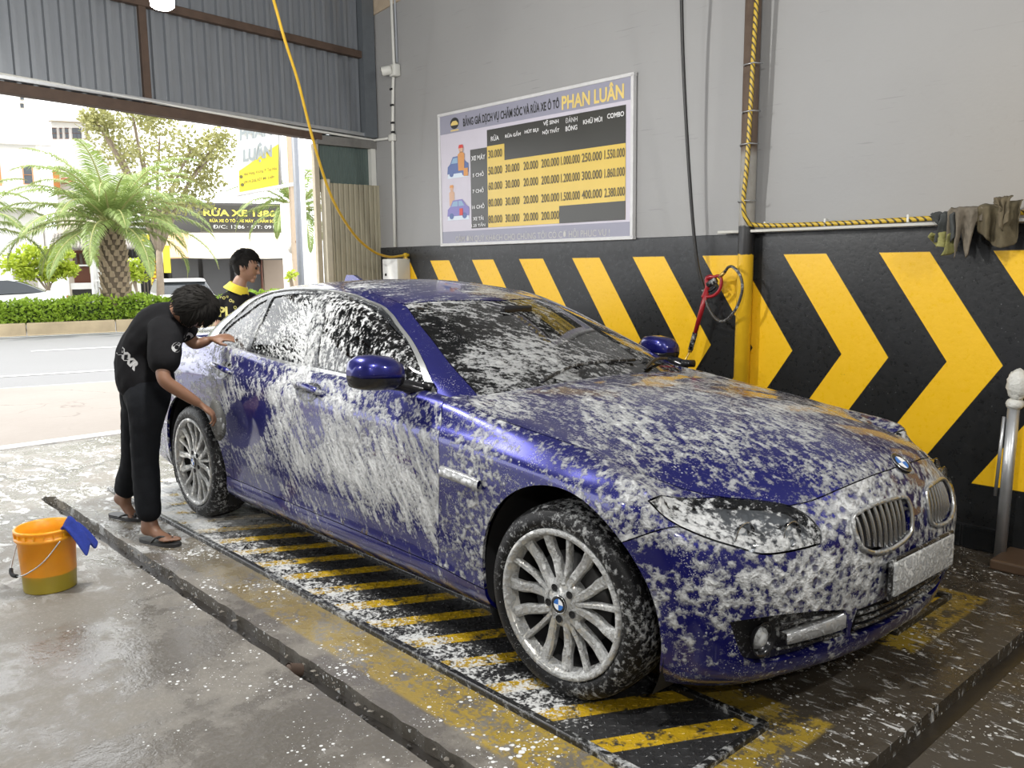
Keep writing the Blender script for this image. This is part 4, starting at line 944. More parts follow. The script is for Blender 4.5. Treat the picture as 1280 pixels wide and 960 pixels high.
# door mirrors
def mirror_shell(z0, z1, yo, sx=1.0):
    def f(mb):
        # rounded housing: rings along y from the door outwards
        rows = []
        for t, sc, zc in ((0, .30, -.006), (.05, .72, -.004), (.25, .95, 0), (.55, 1.0, .004), (.8, .93, .004), (.94, .72, 0), (1, .25, 0)):
            y = -.885-.198*t; cx = -.945-.050*t
            r = []
            for a in np.linspace(0, 2*pi, 25)[:-1]:
                ca, sa = cos(a), sin(a); px = abs(ca)**.7*np.sign(ca); pz = abs(sa)**.75*np.sign(sa)
                r.append((cx+px*.082*sc*(1.25 if px > 0 else .55), y, 1.035+zc+max(z0, min(z1, pz))*.072*sc))
            rows.append(r)
        G = np.array(rows); G = np.concatenate([G, G[:, :1]], 1); mb.grid(G[:, ::-1])
        k = G.shape[1]-1
        for ri in (0, -1):
            c = G[ri, :k].mean(0); mb.add(np.concatenate([c[None], G[ri, :k]]), [((0, i+1, (i+1) % k+1) if ri else (0, (i+1) % k+1, i+1)) for i in range(k)])
    return f
def folded(V):
    h = np.array([-.93, .90, 1.0]); A = np.array(Matrix.Rotation(radians(68), 3, 'Z')); return (V-h) @ A.T+h+np.array([0, .0, -.01])
both('mirror_housing', mirror_shell(-.25, 1, 0), PAINT_MIRROR, left=folded, label='deep blue mirror housing, almost free of foam')
both('mirror_base', lambda mb: (mirror_shell(-1, -.22, 0)(mb), mb.tube(catmull([(-.90,-.79,.955), (-.925,-.85,.975), (-.95,-.93,.99)], 5), [.03]*6+[.024]*5, 10), mb.tube([(-.855,-.775,.972), (-.93,-.79,.975)], .02, 8)), BLACK_GLOSS, left=folded)
# door handles, side vent, wipers, aerial
def handle(x0, x1, z0, z1):
    def f(mb):
        p = catmull([on(LB, ('s', x0, z0), -.004)[0], on(LB, ('s', x0+.035, z0-.002), .028)[0], on(LB, ('s', (x0+x1)/2, (z0+z1)/2), .036)[0], on(LB, ('s', x1-.035, z1+.002), .028)[0], on(LB, ('s', x1, z1), -.004)[0]], 6)
        k = len(p); mb.tube(p, np.interp(np.linspace(0, 1, k), [0, .15, .5, .85, 1], [.012, .016, .018, .016, .012]), 8)
    return f
H_M = m_paint('handle_paint_foam', .03)
both('door_handle', handle(-1.745, -1.50, .897, .882), H_M); both('door_handle', handle(-2.64, -2.41, .925, .91), H_M)
def cup(x, z):
    def f(mb):
        c, n = on(LB, ('s', x, z), .0015)
        mb.add(np.array([c]+[on(LB, ('s', x+.085*cos(a), z+.042*sin(a)), .0015)[0] for a in np.linspace(0, 2*pi, 21)[:-1]]), [(0, (i+1) % 20+1, i+1) for i in range(20)])
    return f
both('handle_recess', cup(-1.62, .885), BLACK_TRIM); both('handle_recess', cup(-2.53, .915), BLACK_TRIM)
def gill(mb):
    P0 = catmull([on(LB, ('s', x, z), .008)[0] for x, z in [(-.60, .692), (-.52, .688), (-.44, .682), (-.375, .676)]], 5)
    k = len(P0); w = np.array([0, 0, .019]); o = np.array([0, -.010, 0]); mb.grid(np.stack([P0-w-o, P0-w+o, P0-w*.5+o*1.4, P0+w*.6+o*1.2, P0+w+o*.5, P0+w-o], 1)[:, ::-1])
both('side_vent', gill, m_foamy('foamed_vent', (.6, .6, .6), .3, .7, .16), label='chrome fender vent bar covered in foam')
def wiper(pts):
    m = MB().tube(catmull(pts, 6), .008, 6); m.build('wiper', BLACK_PLASTIC, car, True)
wiper([(-.58,-.42,.992), (-.66,-.12,1.035), (-.665,.28,1.032)]); wiper([(-.58,.25,.998), (-.655,.42,1.025), (-.74,.62,1.012)])
fin = MB(); fin.prism([(-2.50, 1.375), (-2.62, 1.425), (-2.70, 1.425), (-2.74, 1.368)], -.012, .012, 'y'); auto_smooth(fin.build('roof_aerial', PAINT_ROOF, car))
# --- wheels: five groups of three spokes
def make_wheel(c, side, steer=0.):
    A = np.array(Matrix.Rotation(steer, 3, 'Z'))
    def put(nm, mb, mat, parent, smooth=True, **kw):
        V = np.concatenate(mb.v); V = np.array([V[:, 0], V[:, 1]*1, V[:, 2]]).T
        F = mb.f
        if side < 0: V = V*[1, -1, 1]; F = [f[::-1] for f in F]
        return mk(nm, V @ A.T + c, F, mat, parent, smooth, **kw)
    # local: outer face towards -y
    rim = MB().lathe([(.222, .030), (.232, .012), (.2345, -.006), (.243, -.014), (.2565, -.014), (.2585, -.006), (.255, .01), (.25, .03)], 64, 'y')
    w = put('wheel', rim, RIM_M, car)
    put('barrel', MB().lathe([(.222, .028), (.226, .20)], 48, 'y'), RIM_DARK, w)
    ty = [(.250, .19), (.262, .205), (.300, .212), (.322, .20), (.332, .165), (.335, .10), (.3345, .05), (.328, .018), (.312, -.004), (.290, -.013), (.268, -.012), (.2575, -.002), (.252, .012)]
    put('tyre', MB().lathe(ty, 72, 'y'), TYRE_M, w)
    put('brake_disc', MB().lathe([(.02, .06), (.165, .06), (.165, .085), (.02, .085)], 40, 'y'), RIM_DARK, w)
    put('wheel_drum', MB().lathe([(.235, .17), (.10, .19), (.02, .19)], 40, 'y'), BLACK_CLEAN, w)
    hub = MB().lathe([(.0005, .0), (.034, -.002), (.040, .004), (.070, .006), (.085, .014), (.088, .05)], 40, 'y'); put('hub', hub, RIM_M, w)
    for k in range(5):
        a0 = radians(82+72*k)
        for j, dk in enumerate((-1, 0, 1)):
            a = a0+dk*radians(23.5); wide = dk != 0
            th0 = a0+dk*radians(15 if wide else 0)
            m = MB(); pts = []
            for t in np.linspace(0, 1, 7):
                r = .060+t*(.240-.060); ang = th0+(a-th0)*min(1, t*1.5); hw = (.0145+.007*t**1.5 if wide else .0085+.002*t)
                y = .004-.004*t+(.010*(1-abs(2*t-1))) ; dpt = .030-.012*t
                e = np.array([cos(ang), 0, sin(ang)]); p = np.array([-sin(ang), 0, cos(ang)]); cc = e*r+np.array([0, y, 0])
                pts.append([cc-p*hw+[0, dpt, 0], cc-p*hw+[0, .006, 0], cc-p*hw*.6, cc+p*hw*.6, cc+p*hw+[0, .006, 0], cc+p*hw+[0, dpt, 0]])
            m.grid(np.array(pts)); o = put('spoke', m, RIM_M, w); auto_smooth(o, 24)
        al = a0+radians(36)
        put('lug_nut', MB().lathe([(.0115, .004), (.0115, .001), (.0135, .0005)], 12, 'y', (.056*cos(al), 0, .056*sin(al))).lathe([(.0005, .0045), (.0115, .0042)], 12, 'y', (.056*cos(al), 0, .056*sin(al))), BLACK_CLEAN, w)
    if side > 0:
        cq = Matrix(((1, 0, 0), (0, 0, -1), (0, 1, 0)))
        roundel(w, np.array(c)+A @ np.array([0, -.006, 0]), Matrix(A.tolist()) @ cq, .031, .003, 'centre_cap')
    else:
        put('centre_cap', MB().lathe([(.031, .0), (.029, -.006), (.0005, -.007)], 24, 'y'), BLACK_GLOSS, w)
make_wheel((0, -.912, .335), 1, .057); make_wheel((XR, -.912, .335), 1)
make_wheel((0, .912, .335), -1, .057); make_wheel((XR, .912, .335), -1)

# the body leans a little towards the wall on its springs
LEAN = .022
for o in car.children:
    if o.name.split('.')[0] in ('wheel',) or o.type != 'MESH': continue
    n = len(o.data.vertices); a = np.empty(n*3); o.data.vertices.foreach_get('co', a); a = a.reshape(-1, 3); a[:, 2] -= LEAN*(a[:, 1]+.91); o.data.vertices.foreach_set('co', a.ravel()); o.data.update()
for o in [q for c_ in car.children for q in c_.children if c_.type == 'MESH' and c_.name.split('.')[0] == 'emblem']:
    n = len(o.data.vertices); a = np.empty(n*3); o.data.vertices.foreach_get('co', a); a = a.reshape(-1, 3); a[:, 2] -= LEAN*(a[:, 1]+.91); o.data.vertices.foreach_set('co', a.ravel()); o.data.update()
# ---------------------------------------------------------------- people
def dep(u, w, d): return CAM+ray(u, w)*d                   # point seen at (u,w), d metres in front of the camera
def V3(*a): return Vector(a)
def eval_mesh(o):
    dg = bpy.context.evaluated_depsgraph_get(); me = bpy.data.meshes.new_from_object(o.evaluated_get(dg)); return me
def skin_mesh(nodes, edges, sub=2, root=0):
    """grow a surface over a stick figure; nodes: (position, radius or (rx, ry)); returns vertices and faces"""
    me = bpy.data.meshes.new('sk'); me.from_pydata([tuple(n[0]) for n in nodes], edges, []); me.update()
    o = bpy.data.objects.new('sk', me); COL.objects.link(o)
    o.modifiers.new('s', 'SKIN').use_smooth_shade = True
    for i, n in enumerate(nodes):
        r = n[1] if isinstance(n[1], (tuple, list)) else (n[1], n[1]); d = me.skin_vertices[0].data[i]; d.radius = r; d.use_root = (i == root)
    if sub:
        m = o.modifiers.new('b', 'SUBSURF'); m.levels = sub; m.render_levels = sub
    r = eval_mesh(o); v = np.array([q.co[:] for q in r.vertices]); f = [tuple(p.vertices) for p in r.polygons]
    bpy.data.objects.remove(o); bpy.data.meshes.remove(r); return v, f
def remesh(mb, name, mat, parent, voxel=.006, smooth=6, **kw):
    o = mb.build(name+'_raw', None, None, True); m = o.modifiers.new('r', 'REMESH'); m.mode = 'VOXEL'; m.voxel_size = voxel
    s = o.modifiers.new('s', 'SMOOTH'); s.factor = .5; s.iterations = smooth
    me = eval_mesh(o); v = np.array([q.co[:] for q in me.vertices]); f = [tuple(p.vertices) for p in me.polygons]
    bpy.data.objects.remove(o); bpy.data.meshes.remove(me)
    return mk(name, v, f, mat, parent, True, **kw)
def frame_of(fw, up):
    f = Vector(fw).normalized(); l = Vector(up).cross(f).normalized(); u = f.cross(l); return np.array([f, l, u]).T       # columns: forward, left, up
def ellip(mb, c, r, A, n=20, m=14, fn=None):
    V = []
    for i in range(m+1):
        ph = -pi/2+pi*i/m
        for j in range(n):
            th = 2*pi*j/n; d = np.array([cos(ph)*cos(th), cos(ph)*sin(th), sin(ph)]); p = d*np.array(r)
            if fn: p = fn(d, p)
            V.append(p)
    F = [(i*n+j, i*n+(j+1) % n, (i+1)*n+(j+1) % n, (i+1)*n+j) for i in range(m) for j in range(n)]
    mb.add(np.array(V) @ A.T+np.array(c), F)
def head(mb, c, A, k=1.):
    """c: head centre, A: frame (forward, left, up); about 0.225 m tall"""
    def skull(d, p):
        x, y, z = p
        if d[2] < 0:
            t = -d[2]; y *= 1-.30*t*t; x = x*(1-.12*t) + (.018*t if d[0] > -.2 else .03*t)
            if d[0] < 0: x *= 1-.25*t
        if d[0] > .75 and abs(d[2]) < .5: x -= .006
        return np.array([x, y, z])
    k3 = lambda *a: np.array(a)*k
    ellip(mb, c, k3(.098, .077, .113), A, 28, 20, skull)
    P_ = lambda *a: np.array(c)+A @ k3(*a)
    ellip(mb, P_(.100, 0, -.020), k3(.020, .014, .016), A, 10, 8); ellip(mb, P_(.094, 0, .002), k3(.014, .010, .028), A, 10, 8)      # nose
    ellip(mb, P_(.088, 0, -.055), k3(.013, .024, .007), A, 12, 6); ellip(mb, P_(.086, 0, -.066), k3(.013, .021, .007), A, 12, 6)     # lips
    ellip(mb, P_(.074, 0, -.092), k3(.022, .024, .018), A, 12, 8)                                                                  # chin
    ellip(mb, P_(.085, 0, .030), k3(.014, .050, .010), A, 12, 8)                                                                   # brow
    for s in (1, -1): ellip(mb, P_(-.004, s*.079, -.008), k3(.020, .010, .032), A, 12, 8)                                          # ears
def eyes(parent, c, A, k=1.):
    for s in (1, -1):
        mb = MB(); ellip(mb, np.array(c)+A @ np.array([.083, s*.032, .010])*k, np.array([.010, .015, .009])*k, A, 12, 8); mb.build('eye', EYE_M, parent, True)
        mb = MB(); ellip(mb, np.array(c)+A @ np.array([.088, s*.034, .032])*k, np.array([.008, .020, .004])*k, A, 12, 6); mb.build('eyebrow', HAIR_M, parent, True)
def hair(parent, c, A, k=1., low=-.55, front=.35, seed=1, long=.03, n=520, fill=0.):
    r = random.Random(seed); mb = MB(); c = np.array(c)
    def fn(d, p):
        face = d[0] > front and d[2] < .52-fill; lowb = d[2] < low+max(0, d[0])*.55
        s = 1.10 if not (face or lowb) else .90
        return p*s*(1+.02*mnoise.noise(Vector(d)*5))
    ellip(mb, c+A @ np.array([-.006, 0, .012])*k, np.array([.102, .083, .112])*k, A, 36, 26, fn)
    for _ in range(n):                                        # locks
        d = Vector((r.gauss(0, 1), r.gauss(0, 1), r.gauss(.35, .9))).normalized()
        if (d.x > front and d.z < .42-fill) or d.z < low+max(0, d.x)*.5: continue
        b = np.array([d.x*.108-.006, d.y*.089, d.z*.119+.012])*k
        t = Vector((.75*(1 if d.x > -.2 else -.3), d.y*.5, -.55-.4*(1-abs(d.z)))); t = t-d*t.dot(d); t.normalize()
        w = d.cross(t); L = long*r.uniform(.6, 1.3)*k; q = .0065*k
        b2 = b+np.array(t)*L+np.array(d)*.007*k
        v = [b-np.array(w)*q-np.array(t)*.012, b+np.array(w)*q-np.array(t)*.012, b+np.array(d)*.006*k, b2]
        mb.add(np.array(v) @ A.T+c, [(0, 1, 2), (0, 2, 3), (2, 1, 3)])
    return mb.build('hair', HAIR_M, parent, True)
def hand(mb, wrist, fw, back, curl=.5, side=1, k=1.):
    """wrist point, fw: direction of the fingers, back: out of the back of the hand; side +1 thumb towards fw x back"""
    f = Vector(fw).normalized(); b = Vector(back); b = (b-f*b.dot(f)).normalized(); s = f.cross(b)*side; W = Vector(wrist)
    nodes = [(W-f*.02, .022*k), (W+f*.03*k, (.030*k, .015*k)), (W+f*.075*k, (.036*k, .013*k))]; edges = [(0, 1), (1, 2)]
    v, fc = skin_mesh(nodes, edges, 2); mb.add(v, fc)
    pal = MB(); ellip(pal, W+f*.048*k, np.array([.046, .040, .015])*k, np.array([f, s, b]).T, 16, 10); mb.add(np.concatenate(pal.v), pal.f)
    for i, (off, L) in enumerate(((.033, .072), (.0115, .082), (-.0105, .076), (-.031, .060))):
        base = W+f*(.080-abs(off)*.25)*k+s*off*k; ang = curl*(.55+.1*i); p = [base-f*.02*k, base]; d = Vector(f); sp = s*off*1.6
        for seg in (.42, .32, .26):
            d = (Matrix.Rotation(-ang*side, 3, s) @ d) if True else d
            p.append(p[-1]+(d.normalized()+sp*.6)*L*seg*k)
        rr = [.0095, .0095, .0088, .0080, .0066]; nodes = [(q, r_*k) for q, r_ in zip(p, rr)]; v, fc = skin_mesh(nodes, [(a, a+1) for a in range(4)], 1); mb.add(v, fc)
    t0 = W+f*.018*k+s*.024*k; td = (f*.75+s*.75-b*.25).normalized(); p = [t0-td*.01*k, t0+td*.028*k, t0+td*.028*k+(td*.8+f*.4-b*.3*curl).normalized()*.030*k, t0+td*.028*k+(td*.6+f*.7-b*.5*curl).normalized()*.056*k]
    v, fc = skin_mesh([(q, r_*k) for q, r_ in zip(p, (.013, .0115, .0105, .008))], [(0, 1), (1, 2), (2, 3)], 1); mb.add(v, fc)
def foot(mb, ankle, toe_dir, up, k=1., side=1):
    f = Vector(toe_dir).normalized(); u = Vector(up); u = (u-f*u.dot(f)).normalized(); s = u.cross(f)*side; A = Vector(ankle)
    nodes = [(A+u*.05, .036*k), (A, .038*k), (A-u*.045*k+f*.035*k, .034*k), (A-u*.060*k+f*.10*k, (.034*k, .022*k)), (A-u*.068*k+f*.145*k, (.040*k, .016*k)), (A-u*.055*k-f*.045*k, .030*k)]
    v, fc = skin_mesh(nodes, [(0, 1), (1, 2), (2, 3), (3, 4), (1, 5)], 2); mb.add(v, fc)
    for i, (o, L, r_) in enumerate(((.030, .050, .0125), (.011, .046, .0095), (-.005, .042, .009), (-.020, .036, .0085), (-.033, .030, .008))):
        b = A-u*.070*k+f*(.140-.012*i*.6)*k+s*o*k; p = [b-f*.02, b+f*L*.5*k+u*.003, b+f*L*k-u*.004]
        v, fc = skin_mesh([(q, r_*k) for q in p], [(0, 1), (1, 2)], 1); mb.add(v, fc)
def flipflop(parent, ankle, toe_dir, up, mat, k=1., side=1, drop=.088, flat=None):
    f = Vector(flat or toe_dir).normalized(); u = Vector((0, 0, 1)) if flat else Vector(up); u = (u-f*u.dot(f)).normalized(); s = u.cross(f)*side; A = Vector(ankle)
    c = A+Vector(toe_dir).normalized()*.14*k-Vector(up).normalized()*drop*k if flat else A-u*drop*k+f*.06*k
    if flat: c = Vector((c.x, c.y, .012))-f*.07
    out = [(.145, .0), (.135, .026), (.10, .045), (.05, .050), (0, .042), (-.06, .038), (-.105, .034), (-.128, .018), (-.134, 0)]
    pts = [(x, y*.9) for x, y in out]+[(x, -y*.95) for x, y in out[-2:0:-1]]
    mb = MB(); n = len(pts); V = [np.array(c+f*x*k+s*y*k-u*.009) for x, y in pts]+[np.array(c+f*x*k+s*y*k+u*.009) for x, y in pts]
    mb.add(V, [tuple(range(n))[::-1], tuple(range(n, 2*n))]+[(i, (i+1) % n, n+(i+1) % n, n+i) for i in range(n)])
    so = mb.build('flip_flop', mat, parent); recalc(so); auto_smooth(so)
    mb = MB(); t = c+f*.085*k+s*.012*k+u*.006
    for sg in (1, -1):
        e = c-f*.015*k+s*sg*.040*k+u*.006
        mb.tube(catmull([t, c+f*.055*k+s*sg*.020*k+u*(.040 if not flat else .022), c+f*.02*k+s*sg*.041*k+u*(.034 if not flat else .022), e], 6), .0065, 6)
    mb.tube([t-u*.01, t+u*.030], .005, 6); mb.build('strap', mat, so, True)
def tee(parent, name, nodes, chs, mat, voxel=.009, fold=.006, seed=0, smooth=3):
    """cloth: skinned tube with soft folds, one surface"""
    mb = MB(); chains(mb, nodes, chs)
    o = remesh(mb, name, mat, parent, voxel, smooth)
    me = o.data; me.update(); n = [q.normal.copy() for q in me.vertices]
    for q, nn in zip(me.vertices, n):
        p = q.co*9+Vector((seed*3.1, 0, 0)); a = mnoise.noise(Vector((p.x*1.0, p.y*1.0, p.z*.45)))+.5*mnoise.noise(p*2.3)
        q.co += nn*(a*fold)
    me.update(); return o
def text_mesh(s, size=1., bold=0., align='CENTER'):
    c = bpy.data.curves.new('t', 'FONT'); c.body = s; c.size = size; c.align_x = align; c.align_y = 'CENTER'; c.offset = bold; c.resolution_u = 3; c.fill_mode = 'FRONT' if False else 'BOTH'
    o = bpy.data.objects.new('t', c); COL.objects.link(o); bpy.context.view_layer.update(); me = eval_mesh(o)
    v = np.array([q.co[:] for q in me.vertices]).reshape(-1, 3); f = [tuple(p.vertices) for p in me.polygons]
    bpy.data.objects.remove(o); bpy.data.meshes.remove(me); bpy.data.curves.remove(c); return v, f
from mathutils.bvhtree import BVHTree
def print_on(target, name, v, f, o, ux, uy, dirn, mat, parent, lift_=.002, **kw):
    """lay flat lettering on a curved surface: project along dirn"""
    bm = bmesh.new(); bm.from_mesh(target.data); T = BVHTree.FromBMesh(bm); bm.free(); out = []
    d = Vector(dirn).normalized(); o = Vector(o); miss = set()
    for x, y, _ in v:
        p = o+Vector(ux)*x+Vector(uy)*y; h = T.ray_cast(p-d*.5, d); out.append(tuple((h[0]-d*lift_) if h[0] else p)); miss |= {len(out)-1} if not h[0] else set()
    f = [q for q in f if not any(i in miss for i in q)]
    return mk(name, out, f, mat, parent, False, **kw)
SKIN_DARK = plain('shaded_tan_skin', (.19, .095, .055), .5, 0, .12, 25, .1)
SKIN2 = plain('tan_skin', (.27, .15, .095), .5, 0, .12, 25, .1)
HAIR_M = plain('black_hair', (.007, .006, .005), .75, 0, .4, 60, .3, Specular_IOR_Level=.2)
EYE_M = plain('dark_eye', (.02, .015, .012), .2, bump=0)
SHIRT_M = plain('black_cotton', (.007, .007, .008), .9, 0, .3, 60, .3, Specular_IOR_Level=.15)
TROUSER_M = plain('black_denim', (.008, .009, .011), .9, 0, .3, 80, .3, Specular_IOR_Level=.15)
FLOP_M = plain('black_rubber', (.016, .016, .017), .5, 0, .2, 30)
PRINT_M = plain('grey_print', (.34, .34, .34), .7, bump=0)
# --- the washer, bent over the rear door
pa = thing('person', 'person in black bending over the rear door, washing the car with a foamy mitt', 'person', (-2.78, -1.27, 0))
J = dict(pelvis=dep(181, 470, 4.66), waist=dep(176, 440, 4.66), chest=dep(202, 408, 4.60), neck=dep(227, 388, 4.56), head=dep(240, 386, 4.52),
         Rsh=dep(207, 413, 4.47), Rel=dep(203, 475, 4.39), Rwr=dep(251, 506, 4.50), Lsh=dep(226, 404, 4.73), Lel=dep(243, 432, 4.80), Lwr=dep(264, 424, 4.80),
         Rhip=dep(186, 492, 4.56), Rkn=dep(180, 570, 4.62), Ran=dep(187, 655, 4.66), Lhip=dep(176, 490, 4.76), Lkn=dep(168, 570, 4.90), Lan=dep(155, 626, 5.10))
J['Ran'].z = .100; J['Lan'].z = .135
toeR = (rgt*.95-Vector((fwd.x, fwd.y, 0))*.45); toeR.z = 0; toeR.normalize(); toeL = (toeR*.80+Vector((0, 0, -.45))).normalized(); upL = Vector((0, 0, 1))*.8+toeR*.45
mb = MB()
B = [(J['pelvis'], .10), (J['waist'], .105), (J['chest'], .125), (J['neck'], .058), (J['head']+(J['neck']-J['head'])*.4, .052),
     (J['Rsh'], .055), (J['Rel'], .040), (J['Rel'].lerp(J['Rwr'], .45), .036), (J['Rwr'], .025), (J['Lsh'], .055), (J['Lel'], .040), (J['Lwr'], .025),
     (J['Rhip'], .062), (J['Rkn'], .055), (J['Rkn'].lerp(J['Ran'], .35), .052), (J['Ran']+V3(0, 0, .03), .036), (J['Lhip'], .062), (J['Lkn'], .055), (J['Lkn'].lerp(J['Lan'], .35), .052), (J['Lan']+V3(0, 0, .02), .036)]
Ed = [(0, 1), (1, 2), (2, 3), (3, 4), (2, 5), (5, 6), (6, 7), (7, 8), (2, 9), (9, 10), (10, 11), (0, 12), (12, 13), (13, 14), (14, 15), (0, 16), (16, 17), (17, 18), (18, 19)]
def chains(mb, N, cs):
    for c in cs:
        v, f = skin_mesh([N[i] for i in c], [(a, a+1) for a in range(len(c)-1)], 2); mb.add(v, f)
B += [(J['chest'].lerp(J['Rsh'], .35), .07), (J['chest'].lerp(J['Lsh'], .35), .07), (J['pelvis'].lerp(J['Rhip'], .2)-V3(0, 0, .02), .05), (J['pelvis'].lerp(J['Lhip'], .2)-V3(0, 0, .02), .05)]
chains(mb, B, [(0, 1, 2, 3, 4), (20, 5, 6, 7, 8), (21, 9, 10, 11), (22, 12, 13, 14, 15), (23, 16, 17, 18, 19)])
hf = (rgt*.30+Vector((0, 0, -.85))+fwd*.55); HA = frame_of(hf, rgt*.80+Vector((0, 0, .40))-fwd*.25); hc = J['head']
head(mb, hc, HA, 1.02)
c_side = Vector((0, -1, 0))
hand(mb, J['Rwr'], (J['Rwr']-J['Rel'])*.5+Vector((.04, .09, -.10)), rgt*.2+Vector((-.1, -.35, .75)), .75, -1)
hand(mb, J['Lwr'], rgt*.6+Vector((0, .25, .10)), Vector((-.1, -.75, .6)), .45, 1)
foot(mb, J['Ran'], toeR, (0, 0, 1), 1., 1); foot(mb, J['Lan'], toeL, upL, 1., -1)
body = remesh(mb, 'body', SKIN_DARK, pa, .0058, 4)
eyes(pa, hc, HA, 1.02); hair(pa, hc, HA, 1.04, -.42, .45, 3, .045, 1100, .06)
flipflop(pa, J['Ran'], toeR, (0, 0, 1), FLOP_M, 1.02, 1, .090); flipflop(pa, J['Lan'], toeL, upL, FLOP_M, 1.02, -1, .09, flat=tuple(toeR))
# shirt and trousers
sl = J['Rsh'].lerp(J['Rel'], .92); sl2 = J['Lsh'].lerp(J['Lel'], .75)
hem = J['pelvis']+(J['waist']-J['pelvis'])*-1.1
N_ = [(hem, (.168, .155)), (J['pelvis'].lerp(J['waist'], .1), (.166, .152)), (J['waist'], (.150, .140)), (J['chest'], (.160, .148)), (J['neck'].lerp(J['chest'], .45), .110), (J['neck'].lerp(J['chest'], -.05), .070),
      (J['chest'].lerp(J['Rsh'], .3), .105), (J['Rsh'], .092), (J['Rsh'].lerp(sl, .5), .088), (sl, .080), (J['chest'].lerp(J['Lsh'], .3), .105), (J['Lsh'], .088), (sl2, .080)]
shirt = tee(pa, 't_shirt', N_, [(0, 1, 2, 3, 4, 5), (6, 7, 8, 9), (10, 11, 12)], SHIRT_M, .010, .009, 1)
kR, kL = J['Rkn'], J['Lkn']
T_ = [(J['pelvis']+(J['waist']-J['pelvis'])*1.1, (.132, .118)), (J['pelvis']+(J['waist']-J['pelvis'])*.4, (.150, .138)), (J['pelvis']-V3(0, 0, .06), (.160, .150)), (J['Rhip'].lerp(kR, .12), .118), (J['Rhip'].lerp(kR, .55), .092), (kR, .078), (kR.lerp(J['Ran'], .5), .075), (J['Ran']+V3(0, 0, .01), .072),
      (J['Lhip'].lerp(kL, .12), .110), (J['Lhip'].lerp(kL, .55), .092), (kL, .078), (kL.lerp(J['Lan'], .5), .074), (J['Lan']+(kL-J['Lan'])*.05, .070)]
tee(pa, 'trousers', T_, [(0, 1, 2), (2, 3, 4, 5, 6, 7), (2, 8, 9, 10, 11, 12)], TROUSER_M, .010, .007, 2)
def shirt_text(s, u, w, ang, size, squash=1.):
    v, f = text_mesh(s, size, .004); a = radians(ang); p = dep(u, w, 4.5)
    ux = rgt*cos(a)+Vector((0, 0, 1))*sin(a); uy = -rgt*sin(a)+Vector((0, 0, 1))*cos(a)
    print_on(shirt, 'shirt_print', v, f, p, ux*squash, uy, (p-CAM), PRINT_M, pa)
shirt_text('OLO', 229, 428, 38, .058, 1.1); shirt_text('XXR', 160, 449, -48, .058)
# wash mitt in the right hand, against the door
MITT_M = m_foamy('grey_mitt_full_of_foam', (.085, .085, .08), .8, 0, -.10, .9, .8)
hp = J['Rwr']+(dep(268, 522, 4.575)-J['Rwr'])*.75
mc = Vector(ony(272, 524, -.985)); mb = MB()
def lump(d, p): return p*(1+.10*mnoise.noise(Vector(d)*2.2+Vector((3, 1, 0)))+.035*mnoise.noise(Vector(d)*7))
ellip(mb, mc, (.055, .036, .112), np.array(Matrix.Rotation(radians(-14), 3, 'Y')), 30, 24, lump)
mt = mb.build('wash_mitt', MITT_M, None, True, origin=tuple(mc)); tag(mt, 'grey washing mitt dripping with foam, held against the rear door', 'wash mitt')

# --- the second man behind the car, seen from the back, looking down to the right
D2 = 6.78
pb = thing('person', 'person in a black polo with yellow collar standing behind the back of the car', 'person', (-4.56, .13, 0))
K = dict(pelvis=dep(297, 455, D2), waist=dep(297, 425, D2), chest=dep(296, 385, D2), neck=dep(298, 357, D2), head=dep(307, 333, D2-.02),
         Lsh=dep(282, 372, D2-.02), Rsh=dep(314, 371, D2+.10), Lel=dep(273, 412, D2-.06), Lwr=dep(290, 440, D2+.10), Rel=dep(322, 412, D2+.16), Rwr=dep(332, 432, D2+.05))
for k_, z_ in (('pelvis', .86), ('waist', 1.0)): K[k_].z = z_
g0 = Vector((K['pelvis'].x, K['pelvis'].y, 0)); sd = (rgt*.8+fwd*.5); sd.z = 0; sd.normalize()
for s_, n_ in ((1, 'R'), (-1, 'L')):
    K[n_+'hip'] = K['pelvis']+sd*s_*.085-V3(0, 0, .03); K[n_+'kn'] = g0+sd*s_*.095+V3(0, 0, .47); K[n_+'an'] = g0+sd*s_*.10+V3(0, 0, .10)
fb_ = Vector((-.45, .9, 0)).normalized(); tb_ = fb_
mb = MB()
B = [(K['pelvis'], .092), (K['waist'], .100), (K['chest'], .122), (K['neck'], .056), (K['head']+(K['neck']-K['head'])*.4, .052), (K['Rsh'], .055), (K['Rel'], .040), (K['Rwr'], .026), (K['Lsh'], .055), (K['Lel'], .040), (K['Lwr'], .026),
     (K['Rhip'], .062), (K['Rkn'], .050), (K['Ran'], .036), (K['Lhip'], .062), (K['Lkn'], .055), (K['Lan'], .036)]
B += [(K['chest'].lerp(K['Rsh'], .35), .07), (K['chest'].lerp(K['Lsh'], .35), .07), (K['pelvis'].lerp(K['Rhip'], .3), .06), (K['pelvis'].lerp(K['Lhip'], .3), .06)]
chains(mb, B, [(0, 1, 2, 3, 4), (17, 5, 6, 7), (18, 8, 9, 10), (19, 11, 12, 13), (20, 14, 15, 16)])
HB = frame_of(rgt*.95-Vector((0, 0, .28))+fwd*.15, Vector((0, 0, 1))+rgt*.12); head(mb, K['head'], HB, 1.02)
hand(mb, K['Rwr'], rgt+Vector((0, 0, -.3)), (0, 0, 1), .6, 1); hand(mb, K['Lwr'], rgt+Vector((0, 0, -.3)), (0, 0, 1), .6, -1)
foot(mb, K['Ran'], tb_, (0, 0, 1), 1., 1); foot(mb, K['Lan'], tb_, (0, 0, 1), 1., -1)
remesh(mb, 'body', SKIN2, pb, .0065, 4); eyes(pb, K['head'], HB, 1.02); hair(pb, K['head'], HB, 1.03, -.12, .30, 8, .030, 800)
